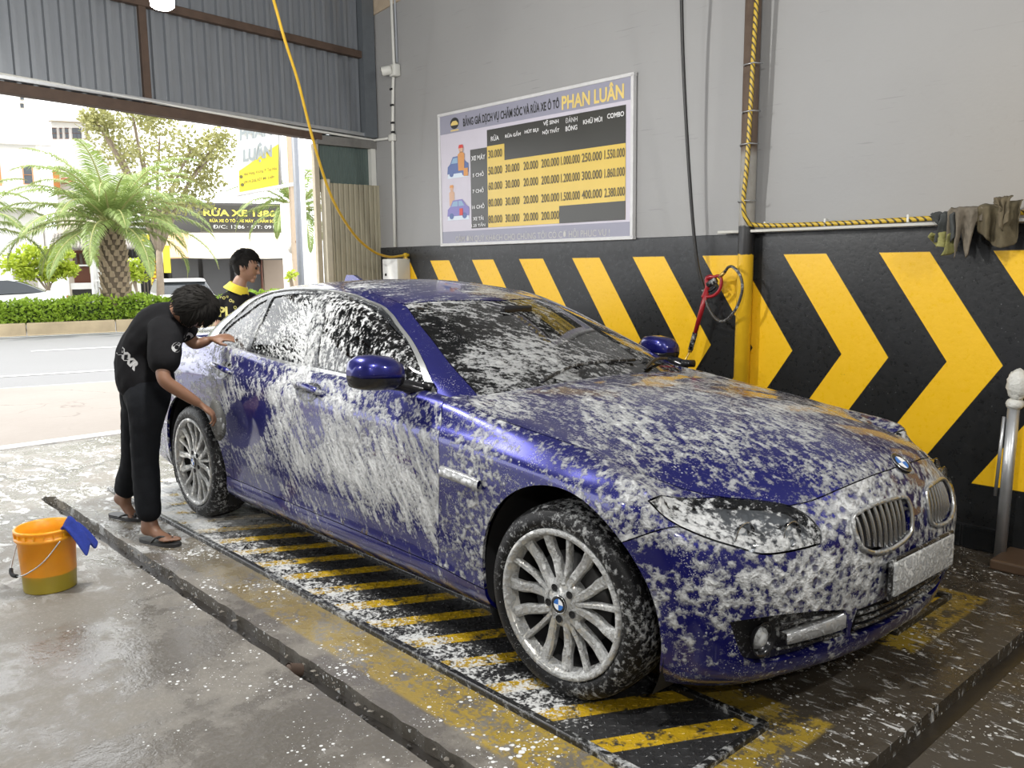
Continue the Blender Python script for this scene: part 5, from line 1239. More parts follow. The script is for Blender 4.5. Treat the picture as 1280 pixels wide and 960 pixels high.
pol = tee(pb, 'polo_shirt', [(K['pelvis']-V3(0, 0, .13), (.160, .145)), (K['pelvis']-V3(0, 0, .0), (.158, .142)), (K['waist'], (.145, .13)), (K['chest'], (.155, .135)), (K['neck'].lerp(K['chest'], .5), .100), (K['neck'].lerp(K['chest'], .1), .068), (K['chest'].lerp(K['Rsh'], .3), .10), (K['Rsh'], .080), (K['Rsh'].lerp(K['Rel'], .8), .072), (K['chest'].lerp(K['Lsh'], .3), .10), (K['Lsh'], .080), (K['Lsh'].lerp(K['Lel'], .8), .072)],
          [(0, 1, 2, 3, 4, 5), (6, 7, 8), (9, 10, 11)], SHIRT_M, .010, .006, 5)
tee(pb, 'trousers', [(K['waist']-V3(0, 0, .0), (.125, .11)), (K['pelvis']-V3(0, 0, .07), (.148, .132)), (K['Rhip'].lerp(K['Rkn'], .3), .10), (K['Rkn'], .078), (K['Ran']+V3(0, 0, .0), .070), (K['Lhip'].lerp(K['Lkn'], .3), .10), (K['Lkn'], .078), (K['Lan']+V3(0, 0, .0), .070)],
    [(0, 1), (1, 2, 3, 4), (1, 5, 6, 7)], TROUSER_M, .010, .006, 6)
YEL = plain('yellow_cloth', (.62, .50, .03), .7, 0, .15, 40)
n0 = K['neck']; ax = (K['head']-K['neck']).normalized(); mb = MB(); q = ax.to_track_quat('Z', 'Y').to_matrix()
t = MB().lathe([(.105, -.045), (.088, -.018), (.073, .012), (.068, .016), (.070, .004), (.082, -.024)], 28); mb.add(np.concatenate(t.v) @ np.array(q).T+np.array(n0+V3(0, 0, -.005)), t.f); mb.build('collar', YEL, pb, True)
LOGO_M = plain('pale_yellow_print', (.42, .38, .10), .7, bump=0)
def logo(items):
    V = []; F = []; 
    for v, f in items: F += [tuple(i+len(V) for i in q) for q in f]; V += [tuple(p) for p in v]
    return np.array(V), F
it = []
for i in range(13):                                            # arch of small marks over the emblem
    a = radians(200-i*220/12); v, f = text_mesh('*' if i % 2 else 'o', .05); it.append((v*[1, 1, 1]+[.085*cos(a), .105*sin(a)+.02, 0], f))
v, f = text_mesh('PL', .10, .004); it.append((v+[0, .01, 0], f)); v, f = text_mesh('LUÂN', .06, .003); it.append((v+[0, -.085, 0], f)); v, f = text_mesh('RUA XE', .036, .002); it.append((v+[0, -.135, 0], f))
v, f = logo(it); p = dep(281, 392, D2); print_on(pol, 'shirt_print', v, f, p, rgt, (0, 0, 1), (p-CAM), LOGO_M, pb)
# ---------------------------------------------------------------- price board on the wall
def flat(name, poly, y, mat, parent, t=.002, kind=None):
    """thin printed shape on the wall plane: polygon in (x,z)"""
    mb = MB().prism(poly, y-t, y, 'y'); o = recalc(mb.build(name, mat, parent)); 
    if kind: o['kind'] = kind
    return o
def P2(u, w): p = ony(u, w, WY-.03); return (p.x, p.z)
bx0, bx1, bz0, bz1 = -3.885, -1.835, 1.622, 2.672
bd = thing('price_board', 'large price list board with yellow and black table on the grey wall', 'sign', ((bx0+bx1)/2, WY-.02, bz0))
def inkm(n, c, r=.45): return plain(n, c, r, 0, .06, 6, .03)
B_W, B_G, B_K, B_Y = inkm('board_pale_lilac', (.56, .53, .60)), inkm('board_grey', (.29, .29, .36)), inkm('board_black', (.045, .044, .038), .3), inkm('board_yellow', (.66, .47, .09), .3)
T_W, T_K, T_Y = inkm('ink_white', (.72, .72, .72)), inkm('ink_black', (.03, .03, .03)), inkm('ink_gold', (.72, .55, .18)); T_B = inkm('ink_brown', (.13, .105, .05)); T_S = inkm('ink_silver', (.50, .49, .46))
MB().box(((bx0+bx1)/2, WY-.022, (bz0+bz1)/2), (bx1-bx0, .024, bz1-bz0)).build('panel', B_W, bd)
fr = MB()
for z in (bz0, bz1): fr.box(((bx0+bx1)/2, WY-.026, z), (bx1-bx0+.03, .036, .024), bev=.004)
for x in (bx0, bx1): fr.box((x, WY-.026, (bz0+bz1)/2), (.024, .036, bz1-bz0), bev=.004)
fr.build('board_frame', plain('white_board_frame', (.60, .60, .60), .4), bd)
FY = WY-.0345
def rct(n, x0, x1, z0, z1, m, lay=0): return flat(n, [(x0, z0), (x1, z0), (x1, z1), (x0, z1)], FY-.0012*lay, m, bd, .0012)
def bp(px, py): return P2(550+px/4.364, 90+py/4.364)            # measured on an enlargement of the board
hz = .5*(bp(20, 345)[1]+bp(1055, 146)[1]); rct('title_strip', bx0+.012, bx1-.012, hz, bz1-.012, B_G); rct('footer_strip', bx0+.012, bx1-.012, bz0+.012, .5*(bp(20, 874)[1]+bp(1030, 815)[1]), B_G)
X_ = [P2(170+0, 0)[0]]
cx = [bp(215, 470)[0]]+[bp(x_, 500)[0] for x_ in (305, 400, 500, 605, 715, 832, 955)]
tx0, tx1 = bp(262, 500)[0], bp(1016, 500)[0]
rowz = [bp(1000, 190)[1], bp(355, 485)[1]]
zt = .5*(bp(262, 320)[1]+bp(1026, 173)[1]); z_b = .5*(bp(262, 852)[1]+bp(1006, 802)[1]); zy = .5*(bp(356, 484)[1]+bp(1020, 384)[1]); zr = .5*(bp(262, 405)[1]+bp(352, 393)[1])
rct('table_field', tx0, tx1, z_b, zt, B_K, 1); lx0 = bp(172, 640)[0]; rct('row_heads', lx0, tx0, z_b, bp(215, 418)[1], B_K, 1)
rct('price_field', tx0, tx1, z_b, zy, B_Y, 2); rct('price_field', tx0, bp(355, 440)[0], zy, zr, B_Y, 2)
rct('blank_field', bp(655, 780)[0], tx1, z_b, .5*(bp(658, 730)[1]+bp(1008, 704)[1]), B_K, 3)
def line(s, xc, zc, w, h, mat, lay=5, bold=.022):
    v, f = text_mesh(s, 1., 0. if any(q in s for q in 'ĐƠ') else bold); lo, hi = v.min(0), v.max(0); c = (lo+hi)/2; v = v-c; 
    v = np.c_[v[:, 0]*w/(hi-lo)[0]+xc, np.full(len(v), FY-.0012*lay), v[:, 1]*h/(hi-lo)[1]+zc]
    return mk('lettering', v, f, mat, bd, False, kind='stuff')
hm = (hz+bz1)/2-.006
x_a, x_b = bp(130, 270)[0], bp(655, 180)[0]
line('BẢNG GIÁ DỊCH VỤ CHĂM SÓC VÀ RỬA XE Ô TÔ', (x_a+x_b)/2, hm-.006, x_b-x_a, .100, T_K, 3)
x_a, x_b = bp(668, 150)[0], bp(1008, 100)[0]; line('PHAN LUÂN', (x_a+x_b)/2, hm+.002, x_b-x_a, .120, T_Y, 3, .03)
x_a, x_b = bp(88, 900)[0], bp(930, 870)[0]; line('CẢM ƠN QUÝ KHÁCH CHO CHÚNG TÔI CÓ CƠ HỘI PHỤC VỤ !', (x_a+x_b)/2, bp(500, 893)[1], x_b-x_a, .075, T_S, 3, .02)
for s, px, py, w, h in (('RỬA', 305, 358, 45, 34), ('RỬA GẦM', 403, 340, 85, 28), ('HÚT BỤI', 505, 322, 76, 28), ('VỆ SINH', 610, 275, 84, 34), ('NỘI THẤT', 610, 322, 92, 34), ('ĐÁNH', 722, 258, 66, 34), ('BÓNG', 722, 303, 64, 34), ('KHỬ MÙI', 838, 262, 104, 34), ('COMBO', 963, 235, 92, 28)):
    x, z = bp(px, py); xa, xb = bp(px-w/2, py)[0], bp(px+w/2, py)[0]; dz = bp(px, py-h/2)[1]-bp(px, py+h/2)[1]; line(s, x, z, xb-xa, dz, T_W)
for s, px, py, w, h in (('XE MÁY', 214, 464, 76, 32), ('5 CHỖ', 214, 556, 62, 30), ('7 CHỖ', 214, 644, 62, 30), ('16 CHỖ', 214, 730, 68, 30), ('XE TẢI', 214, 796, 58, 26), ('1.25 TẤN', 214, 832, 76, 24)):
    x, z = bp(px, py); xa, xb = bp(px-w/2, py)[0], bp(px+w/2, py)[0]; dz = bp(px, py-h/2)[1]-bp(px, py+h/2)[1]; line(s, x, z, xb-xa, dz, T_W)
rows = [(['30.000'], 0), (['50.000', '30.000', '20.000', '200.000', '1.000.000', '250.000', '1.550.000'], 1), (['60.000', '30.000', '20.000', '200.000', '1.200.000', '300.000', '1.860.000'], 2), (['80.000', '30.000', '20.000', '200.000', '1.500.000', '400.000', '2.380.000'], 3), (['80.000', '30.000', '20.000', '200.000'], 4)]
left = [445, 536, 620, 712, 802]; right = [230, 445, 548, 655, 760]
for vals, k in rows:
    for i, s in enumerate(vals):
        px = (306, 400, 500, 606, 716, 833, 957)[i]; t = (px-306)/(957-306); py = left[k]+(right[k]-left[k])*t
        w = (76, 78, 80, 98, 104, 110, 112)[i]; x, z = bp(px, py); xa, xb = bp(px-w/2, py)[0], bp(px+w/2, py)[0]; line(s, x, z, xb-xa, .062, T_B)
# round badge at the left of the title and two little washing pictures
lx, lz_ = bp(83, 280); flat('badge', [(lx+.055*cos(a), lz_+.045*sin(a)) for a in np.linspace(0, 2*pi, 17)[:-1]], FY-.0024, T_K, bd, .0012)
flat('badge', [(lx-.045, lz_-.002), (lx-.02, lz_+.018), (lx+.02, lz_+.018), (lx+.045, lz_-.002), (lx+.045, lz_-.016), (lx-.045, lz_-.016)], FY-.0038, T_Y, bd, .0012)
flat('badge', [(lx-.05, lz_-.060), (lx+.05, lz_-.060), (lx+.05, lz_-.050), (lx-.05, lz_-.050)], FY-.0024, T_Y, bd, .0012)
PIC = [inkm('picture_blue', (.10, .15, .34)), inkm('picture_sky', (.26, .40, .55)), inkm('picture_orange', (.62, .28, .08)), inkm('picture_skin', (.60, .38, .26)), inkm('picture_violet', (.22, .20, .46)), inkm('picture_red', (.60, .06, .05)), inkm('picture_foam', (.62, .70, .78))]
def pic(px, py, sx, sz, cm, flip=1):
    x, z = bp(px, py); q = lambda pts, m, l: flat('picture', [(x+flip*a*sx, z+b*sz) for a, b in (pts if flip > 0 else pts[::-1])], FY-.0012*l, PIC[m], bd, .0012)
    q([(-1, -.9), (1, -.9), (.9, -.5), (-.9, -.5)], 6, 1); q([(-1, -.6), (-.95, -.1), (-.7, .1), (-.45, .55), (.4, .6), (.75, .15), (1, 0), (1, -.6)], cm, 2)
    q([(-.6, .1), (-.4, .45), (.0, .48), (.0, .1)], 1, 3); q([(.08, .1), (.08, .48), (.35, .48), (.6, .12)], 1, 3)
    for wx in (-.6, .6): q([(wx+.2*cos(a), -.6+.22*sin(a)) for a in np.linspace(0, 2*pi, 11)[:-1]], 0, 3)
def figure(px, py, s, m, lay=4):
    x, z = bp(px, py); q = lambda pts, k, l: flat('picture', [(x+a*s, z+b*s) for a, b in pts], FY-.0012*l, PIC[k], bd, .0012)
    q([(-.5, -1.4), (.5, -1.4), (.55, .3), (.2, .55), (-.2, .55), (-.55, .3)], m, lay); q([(.38*cos(a), .85+.38*sin(a)) for a in np.linspace(0, 2*pi, 11)[:-1]], 3, lay); q([(-.42, .95), (.42, .95), (.3, 1.3), (-.3, 1.3)], 2 if m != 2 else 5, lay+1)
pic(100, 505, .135, .115, 0); figure(120, 465, .075, 2); rct('picture', bp(135, 560)[0], bp(158, 560)[0], bp(135, 568)[1], bp(135, 525)[1], PIC[2], 5)
pic(102, 740, .140, .110, 4); figure(68, 672, .062, 3, 1); rct('picture', bp(112, 760)[0], bp(130, 760)[0], bp(112, 782)[1], bp(112, 745)[1], PIC[5], 5)

# ---------------------------------------------------------------- cables and camera at the left of the wall
cd_ = thing('cable_conduit', 'white vertical conduit with black clips down the left of the wall', 'conduit', (-4.56, WY-.02, 1.62))
MB().tube([(-4.545, WY-.02, 4.7), (-4.52, WY-.02, 3.2), (-4.545, WY-.02, 3.0), (-4.575, WY-.02, 2.55), (-4.59, WY-.02, 1.62)], .014, 10).build('pipe', WHITE_PVC, cd_, True)
MB().tube([(-4.50, WY-.012, 4.7), (-4.485, WY-.012, 3.2)], .009, 8).build('pipe', GREY_PVC, cd_, True)
MB().box((-4.578, WY-.022, 2.575), (.075, .045, .06), bev=.01).build('junction', WHITE_PVC, cd_, True)
MB().tube([(-4.578, WY-.02, 2.575), (-4.87, WY-.02, 2.585), (-4.87, 1.60, 2.59), (XW+.07, .9, 2.62), (XW+.07, -1.6, 2.79)], .011, 8).build('pipe', WHITE_PVC, cd_, True)
for z in (2.985, 2.85, 2.70, 2.62): MB().box((-4.555, WY-.03, z), (.034, .02, .016)).build('clip', BLACK_CLEAN, cd_)
cc = thing('security_camera', 'small white security camera with black face on the vertical conduit', 'camera', (-4.52, WY-.03, 3.13))
MB().box((-4.485, WY-.04, 3.13), (.085, .07, .10), bev=.01).build('mount_box', WHITE_PVC, cc, True)
q = Vector((-.55, -.75, -.2)).normalized().to_track_quat('Z', 'Y').to_matrix(); t = MB().lathe([(.0005, -.02), (.034, -.02), (.038, .0), (.038, .065), (.034, .07)], 20); mk('housing', np.concatenate(t.v) @ np.array(q).T+np.array((-4.50, WY-.085, 3.13)), t.f, WHITE_PVC, cc, True)
t = MB().lathe([(.034, .068), (.036, .072), (.014, .066), (.0005, .068)], 20); mk('lens', np.concatenate(t.v) @ np.array(q).T+np.array((-4.50, WY-.085, 3.13)), t.f, BLACK_GLOSS, cc, True)

# ---------------------------------------------------------------- wall pole, ledge, hoses, spray gun
def m_pole():
    M = Mat('pole_painted_in_bands'); v = M.obj(); z = M.xyz(v)[2]; n = M.noise(v, 16, 5, .65); zz = M.add(z, M.mul(M.sub(n, .5), .05))
    c = M.mix(M.step(zz, 1.495, 1.50), M.mix(n, (.62, .36, .012), (.74, .45, .02)), (.016, .016, .017)); c = M.mix(M.step(zz, 1.655, 1.665), c, M.mix(n, (.20, .18, .15), (.38, .37, .34)))
    c = M.mix(M.step(zz, 2.05, 2.12), c, M.mix(n, (.060, .038, .026), (.15, .105, .075)))
    return M.done(M.pbr(c, M.lin(z, 1.4, 2.2, .32, .7), 0., M.bump(n, .2, .01)))
t = MB().tube([(-.955, 1.625, 0), (-.938, 1.63, 1.6), (-.918, 1.635, 4.72)], .046, 24); o = t.build('wall_pole', m_pole(), None, True); tag(o, 'tall pole on the chevron wall, yellow below and rusty brown above', 'pole')
for z, dx in ((2.55, 0), (2.35, -.0), (2.20, 0), (1.78, 0)):
    pass
led = MB().box((.95, WY-.055, 1.632), (4.15, .075, .016), bev=.003).build('wall_ledge', plain('chipped_white_ledge', (.52, .51, .47), .6, 0, .2, 9), None); tag(led, 'thin white ledge along the top of the black wall band', 'ledge')
def m_striped():
    M = Mat('yellow_hose_with_dark_spiral'); v = M.obj(); x = M.xyz(v); s = M.math('FRACT', M.add(M.mul(M.add(M.add(x[0], x[2]), M.mul(x[1], 1.2)), 26.), 60.)); k = M.mul(M.step(s, .0, .08), M.step(s, .42, .34))
    return M.done(M.pbr(M.mix(k, (.55, .37, .03), (.055, .04, .018)), .4))
HOSE_S = m_striped()
hs = catmull([(-.862, 1.575, 4.72), (-.868, 1.575, 3.2), (-.885, 1.572, 2.6), (-.905, 1.57, 2.05), (-.922, 1.566, 1.80), (-.905, 1.58, 1.695), (-.83, 1.612, 1.662), (-.4, 1.64, 1.656), (.1, 1.642, 1.660), (.6, 1.645, 1.668), (1.6, 1.645, 1.665)], 10)
o = MB().tube(hs, .013, 10).build('striped_hose', HOSE_S, None, True); tag(o, 'yellow hose with dark spiral running down the pole and along the ledge', 'hose')
for p in ((-.915, 1.62, 2.56), (-.92, 1.62, 2.30), (-.93, 1.62, 2.12), (-.935, 1.62, 1.80)):
    MB().tube([(p[0]-.055, p[1]-.0, p[2]), (p[0]-.02, p[1]-.058, p[2]+.004), (p[0]+.04, p[1]-.062, p[2]+.006), (p[0]+.07, p[1]-.01, p[2]+.004)], .0035, 5).build('tie_wire', GALV_M, o, True)
for x in (-.82, -.45, .0): MB().box((x, WY-.050, 1.664), (.012, .045, .040), bev=.003).build('cable_tie', WHITE_PVC, o)
bh = catmull([(-1.24, 1.32, 4.72), (-1.30, 1.44, 3.4), (-1.325, 1.51, 2.7), (-1.31, 1.57, 2.0), (-1.27, 1.60, 1.5), (-1.225, 1.62, 1.30), (-1.19, 1.625, 1.24)], 10)
o = MB().tube(bh, .011, 10).build('black_hose', plain('black_rubber_hose', (.012, .012, .012), .45), None, True); tag(o, 'thin black hose hanging from above against the wall to the red spray gun', 'hose')
sg = thing('spray_gun', 'red pressure washer gun with brass lance hanging beside the yellow pole', 'spray gun', (-1.2, 1.6, .8))
RED = plain('red_plastic', (.30, .012, .018), .35, 0, .15, 20); BRASS = plain('brass_lance', (.50, .34, .11), .35, .8, .15, 20)
def gp_(u, w): return np.array(ony(u, w, 1.585))
a = gp_(884, 362); b = gp_(869, 416)
MB().tube([a, a+(b-a)*.5, b], [.016, .015, .013], 12).build('barrel', RED, sg, True)
hd = catmull([gp_(879, 372), gp_(884, 360), gp_(884, 348), gp_(893, 346), gp_(899, 345), gp_(902, 352), gp_(899, 363), gp_(891, 370), gp_(881, 371)], 5)
MB().tube(hd, [.015 if i < 14 else .010 for i in range(len(hd))], 10).build('pistol_grip', RED, sg, True)
MB().tube([gp_(885, 356), gp_(895, 350)], .019, 10).build('trigger_block', BLACK_PLASTIC, sg, True); MB().tube(catmull([gp_(886, 364), gp_(891, 362), gp_(895, 358)], 5), .009, 8).build('trigger', BLACK_GLOSS, sg, True)
MB().tube([b, b+(b-a)*.40], .016, 12).build('coupling', BLACK_PLASTIC, sg, True); c0 = b+(b-a)*.40
MB().tube([c0, gp_(852, 460), gp_(843, 492)], .0065, 8).build('lance', BRASS, sg, True); MB().tube([c0-(b-a)*.02, c0+(b-a)*.05], .014, 10).build('nut', BRASS, sg, True)
lp = catmull([gp_(898, 347), gp_(905, 341), (gp_(914, 334)+[0, -.03, 0]), (gp_(924, 334)+[0, -.06, 0]), (gp_(934, 345)+[0, -.07, 0]), (gp_(936, 362)+[0, -.07, 0]), (gp_(930, 382)+[0, -.07, 0]), (gp_(918, 397)+[0, -.06, 0]), (gp_(904, 401)+[0, -.03, 0]), gp_(892, 395), gp_(885, 384), gp_(881, 372), gp_(879, 362)], 8)
o = MB().tube(lp, .0085, 10).build('hose_loop', m_foamy('wet_grey_hose', (.045, .042, .038), .4, 0, -.03, .9), None, True); tag(o, 'looped dark hose from the spray gun around the yellow pole', 'hose')
MB().tube([gp_(899, 347), gp_(906, 340)], .011, 10).build('fitting', BRASS, o, True)

# ---------------------------------------------------------------- rags on the ledge
def rag(name, label, pts_top, drop, mat, seed, inner=None, wav=.022):
    """cloth hung over the ledge hose: grid from the top edge downwards with folds; drop: list of hanging lengths along the width"""
    r = random.Random(seed); nu, nv = 26, 18; (xa, za), (xb, zb) = pts_top; G = []
    for j in range(nv+1):
        t = j/nv; row = []
        for i in range(nu+1):
            s = i/nu; L = np.interp(s, np.linspace(0, 1, len(drop)), drop); x = xa+(xb-xa)*s+t*.06*(mnoise.noise(Vector((s*3, seed, 0))))
            ph = s*pi*5+seed; y = 1.585-.020-wav*(.4+t)*sin(ph)-.012*mnoise.noise(Vector((s*6, t*4, seed)))
            z = za+(zb-za)*s-L*t+.010*mnoise.noise(Vector((s*5, t*5, seed+9)))
            if t < .12: y += .035*(1-t/.12)
            row.append((x, y, z))
        G.append(row)
    mb = MB(); mb.grid(np.array(G)); o = mb.build(name, mat, None, True)
    m = o.modifiers.new('t', 'SOLIDIFY'); m.thickness = .004; tag(o, label, 'rag', 'rags on the ledge'); return o
def cloth_m(n, c): return plain(n, c, .92, 0, .45, 26, .6, .004)
rag('rag', 'dark grey corner of cloth, leftmost of the rags on the ledge', ((.150, 1.688), (.255, 1.690)), [.02, .15, .155, .12], cloth_m('grey_rag', (.060, .064, .062)), 1)
rag('rag', 'olive yellow cloth hanging below the dark grey rag on the ledge', ((.145, 1.585), (.262, 1.595)), [.02, .075, .07, .125, .10], cloth_m('olive_rag', (.28, .27, .10)), 2)
rag('rag', 'crumpled taupe cloth with a hanging tip, middle of the rags on the ledge', ((.222, 1.708), (.375, 1.705)), [.21, .20, .26, .12, .25, .08, .07], cloth_m('taupe_rag', (.165, .140, .105)), 3)
rag('rag', 'wide brown cloth, rightmost of the rags on the ledge', ((.352, 1.712), (.54, 1.725)), [.13, .15, .17, .20, .215, .20, .10], cloth_m('brown_rag', (.105, .085, .048)), 4)
rag('rag', 'small knotted brown cloth bunched over the wide brown rag', ((.43, 1.742), (.505, 1.745)), [.04, .07, .13, .17, .12], cloth_m('brown_knot_rag', (.125, .100, .060)), 5, wav=.012).location.y = -.030

# ---------------------------------------------------------------- yellow hose, tap and box by the gate corner
yh = [onx(330, -40, -3.35), onx(342, 0, -3.45), onx(356, 50, -3.52), onx(372, 100, -3.60), onx(386, 155, -3.70), onx(400, 205, -3.80), onx(414, 245, -3.90), onx(430, 275, -4.02), onx(448, 299, -4.16), onx(468, 315, -4.28), onx(486, 321, -4.36), onx(500, 320, -4.40), onx(507, 319, -4.405)]
o = MB().tube(catmull(yh, 8), .0105, 10).build('yellow_hose', plain('yellow_hose_skin', (.58, .36, .03), .4, 0, .2, 30), None, True); tag(o, 'yellow hose hanging in a curve from the roof to the corner tap', 'hose')
e = Vector(yh[-1]); tp = thing('water_tap', 'yellow wall tap with a hanging chain at the left end of the chevrons', 'tap', (e.x, e.y, e.z-.2))
MB().tube([(e.x, WY, e.z), (e.x, e.y-.02, e.z)], .016, 10).tube([(e.x, e.y, e.z+.02), (e.x, e.y, e.z-.08)], .014, 10).build('tap_body', plain('yellow_tap', (.60, .38, .02), .4), tp, True)
MB().tube([(e.x-.035, e.y, e.z-.025), (e.x+.035, e.y, e.z-.03)], .007, 8).build('tap_lever', BRASS, tp, True)
mb = MB()
for i in range(12): mb.tube([(e.x+.006*cos(a)*(1 if i % 2 else .3), e.y-.006*cos(a)*(.3 if i % 2 else 1), e.z-.095-.014*i+.009*sin(a)) for a in np.linspace(0, 2*pi, 9)[:-1]], .002, 5, close=True)
mb.build('chain', BRASS, tp, True)
q0, q1 = ony(478, 325, 1.555), ony(497, 325, 1.555)
bxm = MB().box(((q0.x+q1.x)/2, 1.622, 1.405), (q1.x-q0.x, .134, .22), bev=.006).build('wall_box', plain('cream_plastic_box', (.55, .52, .44), .5, 0, .08, 6), None, True); tag(bxm, 'cream box on the wall in the corner by the folding shutter', 'box')
MB().box(((q0.x+q1.x)/2, 1.554, 1.405), (q1.x-q0.x-.01, .006, .21), bev=.002).build('box_cover', plain('white_cover', (.72, .72, .70), .4, bump=0), bxm); MB().box((q0.x+.055, 1.549, 1.375), (.02, .006, .022)).build('box_button', BLACK_GLOSS, bxm)

# ---------------------------------------------------------------- posts at the right edge
p0 = onz(1250, 688, .05); tpz = ony(1262, 500, p0.y)
st = thing('steel_post', 'galvanised post with its top wrapped in white plastic at the right edge', 'post', (p0.x, p0.y, 0))
MB().tube([(p0.x, p0.y, 0), (p0.x+.018, p0.y, .76)], .0265, 20).build('post_tube', GALV_M, st, True)
MB().tube([(p0.x-.034, p0.y-.012, .32), (p0.x-.018, p0.y-.012, .71)], .008, 8).build('side_rod', GALV_M, st, True)
wr = MB(); ellip(wr, (p0.x+.028, p0.y, .865), (.048, .046, .075), np.eye(3), 26, 18, lambda d, p: p*(1+.08*mnoise.noise(Vector(d)*3)+.05*sin(d[2]*14+d[0]*3))); ellip(wr, (p0.x+.022, p0.y, .775), (.040, .040, .030), np.eye(3), 22, 10, lambda d, p: p*(1+.10*mnoise.noise(Vector(d)*4))); wr.build('plastic_wrap', plain('crumpled_white_plastic', (.62, .62, .58), .35, 0, .12, 20, .6, .01), st, True)
p1 = onz(1271, 668, .05)
o = MB().tube([(p1.x, p1.y, .0), (p1.x+.06, p1.y, .9)], .024, 16).build('leaning_pipe', GALV_M, None, True); tag(o, 'second galvanised pipe at the right edge behind the wrapped post', 'pipe'); MB().tube([(p1.x-.03, p1.y-.02, .12), (p1.x-.02, p1.y-.02, .30)], .012, 10).build('pipe_stub', GALV_M, o, True)

# ---------------------------------------------------------------- bucket and cloth
def m_bucket():
    M = Mat('orange_translucent_bucket'); v = M.obj(); z = M.xyz(v)[2]; n = M.noise(v, 14, 4)
    c = M.mix(n, (.78, .30, .012), (.90, .40, .02)); c = M.mix(M.step(M.add(z, M.mul(M.sub(n, .5), .01)), .086, .078), c, (.40, .30, .03))
    return M.done(M.pbr(c, .35, 0., None, Subsurface_Weight=.35, Subsurface_Radius=(.05, .025, .01), Subsurface_Scale=.6))
BK = m_bucket(); bc = onz(46, 745, 0); bc = Vector((bc.x-.085, bc.y+.08, 0)); BR = .124
bk = thing('bucket', 'orange plastic bucket with wire handle standing on the wet floor', 'bucket', tuple(bc))
HK = .80
prof = [(.0005, .006), (BR*.86, .006), (BR*.885, .0), (BR*.90, .006), (BR*.985, .30), (BR*1.06, .302), (BR*1.07, .312), (BR*1.06, .322), (BR*1.0, .322), (BR*1.01, .345), (BR*1.065, .352), (BR*1.07, .362), (BR*1.03, .368), (BR*.985, .362), (BR*.955, .30), (BR*.875, .012), (.0005, .012)]
prof = [(r_, z_*HK) for r_, z_ in prof]
m = MB().lathe(prof, 48); v = np.concatenate(m.v)
mk('bucket_body', v+np.array(bc), m.f, BK, bk, True)
for i in range(20):
    a = 2*pi*i/20; MB().box((bc.x+BR*1.035*cos(a), bc.y+BR*1.035*sin(a), .335*HK), (.010, .004, .018), Matrix.Rotation(a, 3, 'Z')).build('rim_rib', BK, bk)
hv = Vector((rgt.x, rgt.y, 0)).normalized(); fv = Vector((-fwd.x, -fwd.y, 0)).normalized()
ea = bc+hv*BR*.86+fv*BR*.66+V3(0, 0, .305*HK); eb = bc-hv*BR*1.07-fv*.02+V3(0, 0, .305*HK); low = bc-hv*BR*.55+fv*BR*1.08+V3(0, 0, .125*HK)
hw_ = catmull([eb, eb-hv*.02+fv*.03+V3(0, 0, -.09), bc-hv*BR*.98+fv*BR*.75+V3(0, 0, .130*HK), low, bc-hv*BR*.15+fv*BR*1.15+V3(0, 0, .145*HK), bc+hv*BR*.45+fv*BR*1.12+V3(0, 0, .21*HK), ea], 8)
MB().tube(hw_, .0028, 6).build('handle_wire', GALV_M, bk, True)
k0 = len(hw_)*3//8; MB().tube(hw_[k0-4:k0+6], .009, 10).build('handle_grip', BLACK_CLEAN, bk, True)
MB().lathe([(.0005, .078), (BR*.885, .078)], 40, c=tuple(bc)).build('wash_water', plain('murky_water', (.30, .24, .06), .08, bump=0), bk, True)
rc = bc+hv*BR*.93+fv*BR*.12; G = []
for i in range(15):
    t = i/14; row = []
    for j in range(11):
        s = (j/10-.5); wv = .014*sin(s*9+t*3); pr = -.060+.165*t
        zz = .300+.020-max(0, (t-.42))**1.3*.26-max(0, .36-t)*.26+.012*cos(s*8)
        p = rc+hv*pr+Vector((-hv.y, hv.x, 0))*(s*.09*(1+.35*t))+V3(0, 0, zz+wv); row.append(tuple(p))
    G.append(row)
o = MB().grid(np.array(G)).build('cloth', plain('blue_terry_cloth', (.020, .040, .27), .95, 0, .35, 60, .7, .006), None, True); tag(o, 'blue cloth hung over the rim of the orange bucket', 'cloth')
m = o.modifiers.new('t', 'SOLIDIFY'); m.thickness = .010; m = o.modifiers.new('s', 'SUBSURF'); m.levels = 1; m.render_levels = 1
# ---------------------------------------------------------------- outside: pavement, road, median
def m_pave():
    M = Mat('cracked_pavement'); v = M.obj(); n = M.noise(v, .8, 5); f = M.noise(v, 14, 5, .6)
    wv = M.n('VectorMath', _props={'operation': 'ADD'}, i0=v, i1=M.n('VectorMath', _props={'operation': 'SCALE'}, i0=M.noise(v, 2.2, 4, color=True), i3=.45))
    e = M.n('TexVoronoi', _props={'feature': 'DISTANCE_TO_EDGE'}, Vector=M.map(wv, (.8, .8, .8)), Scale=1.0); cr = M.mul(M.step(e, .012, .0), M.step(n, .42, .58))
    c = M.mix(n, (.185, .160, .140), (.27, .245, .22)); c = M.mix(M.mul(f, .35), c, (.16, .135, .115)); c = M.mix(M.mul(cr, .8), c, (.10, .07, .055))
    return M.done(M.pbr(c, .8, 0., M.bump(f, .3, .01)))
def m_road():
    M = Mat('grey_asphalt'); v = M.obj(); n = M.noise(v, .5, 4); f = M.noise(v, 60, 3)
    return M.done(M.pbr(M.mix(f, M.mix(n, (.12, .12, .123), (.15, .15, .153)), (.19, .19, .19)), .8, 0., M.bump(f, .4, .004)))
def quad(name, pts, mat, **kw): return mk(name, [tuple(p) for p in pts], [tuple(range(len(pts)))], mat, None, False, **kw)
PAVE_M = m_pave(); ROAD_M = m_road(); LINE_M = plain('worn_white_line', (.62, .62, .60), .7, 0, .3, 20)
WIDE = 34
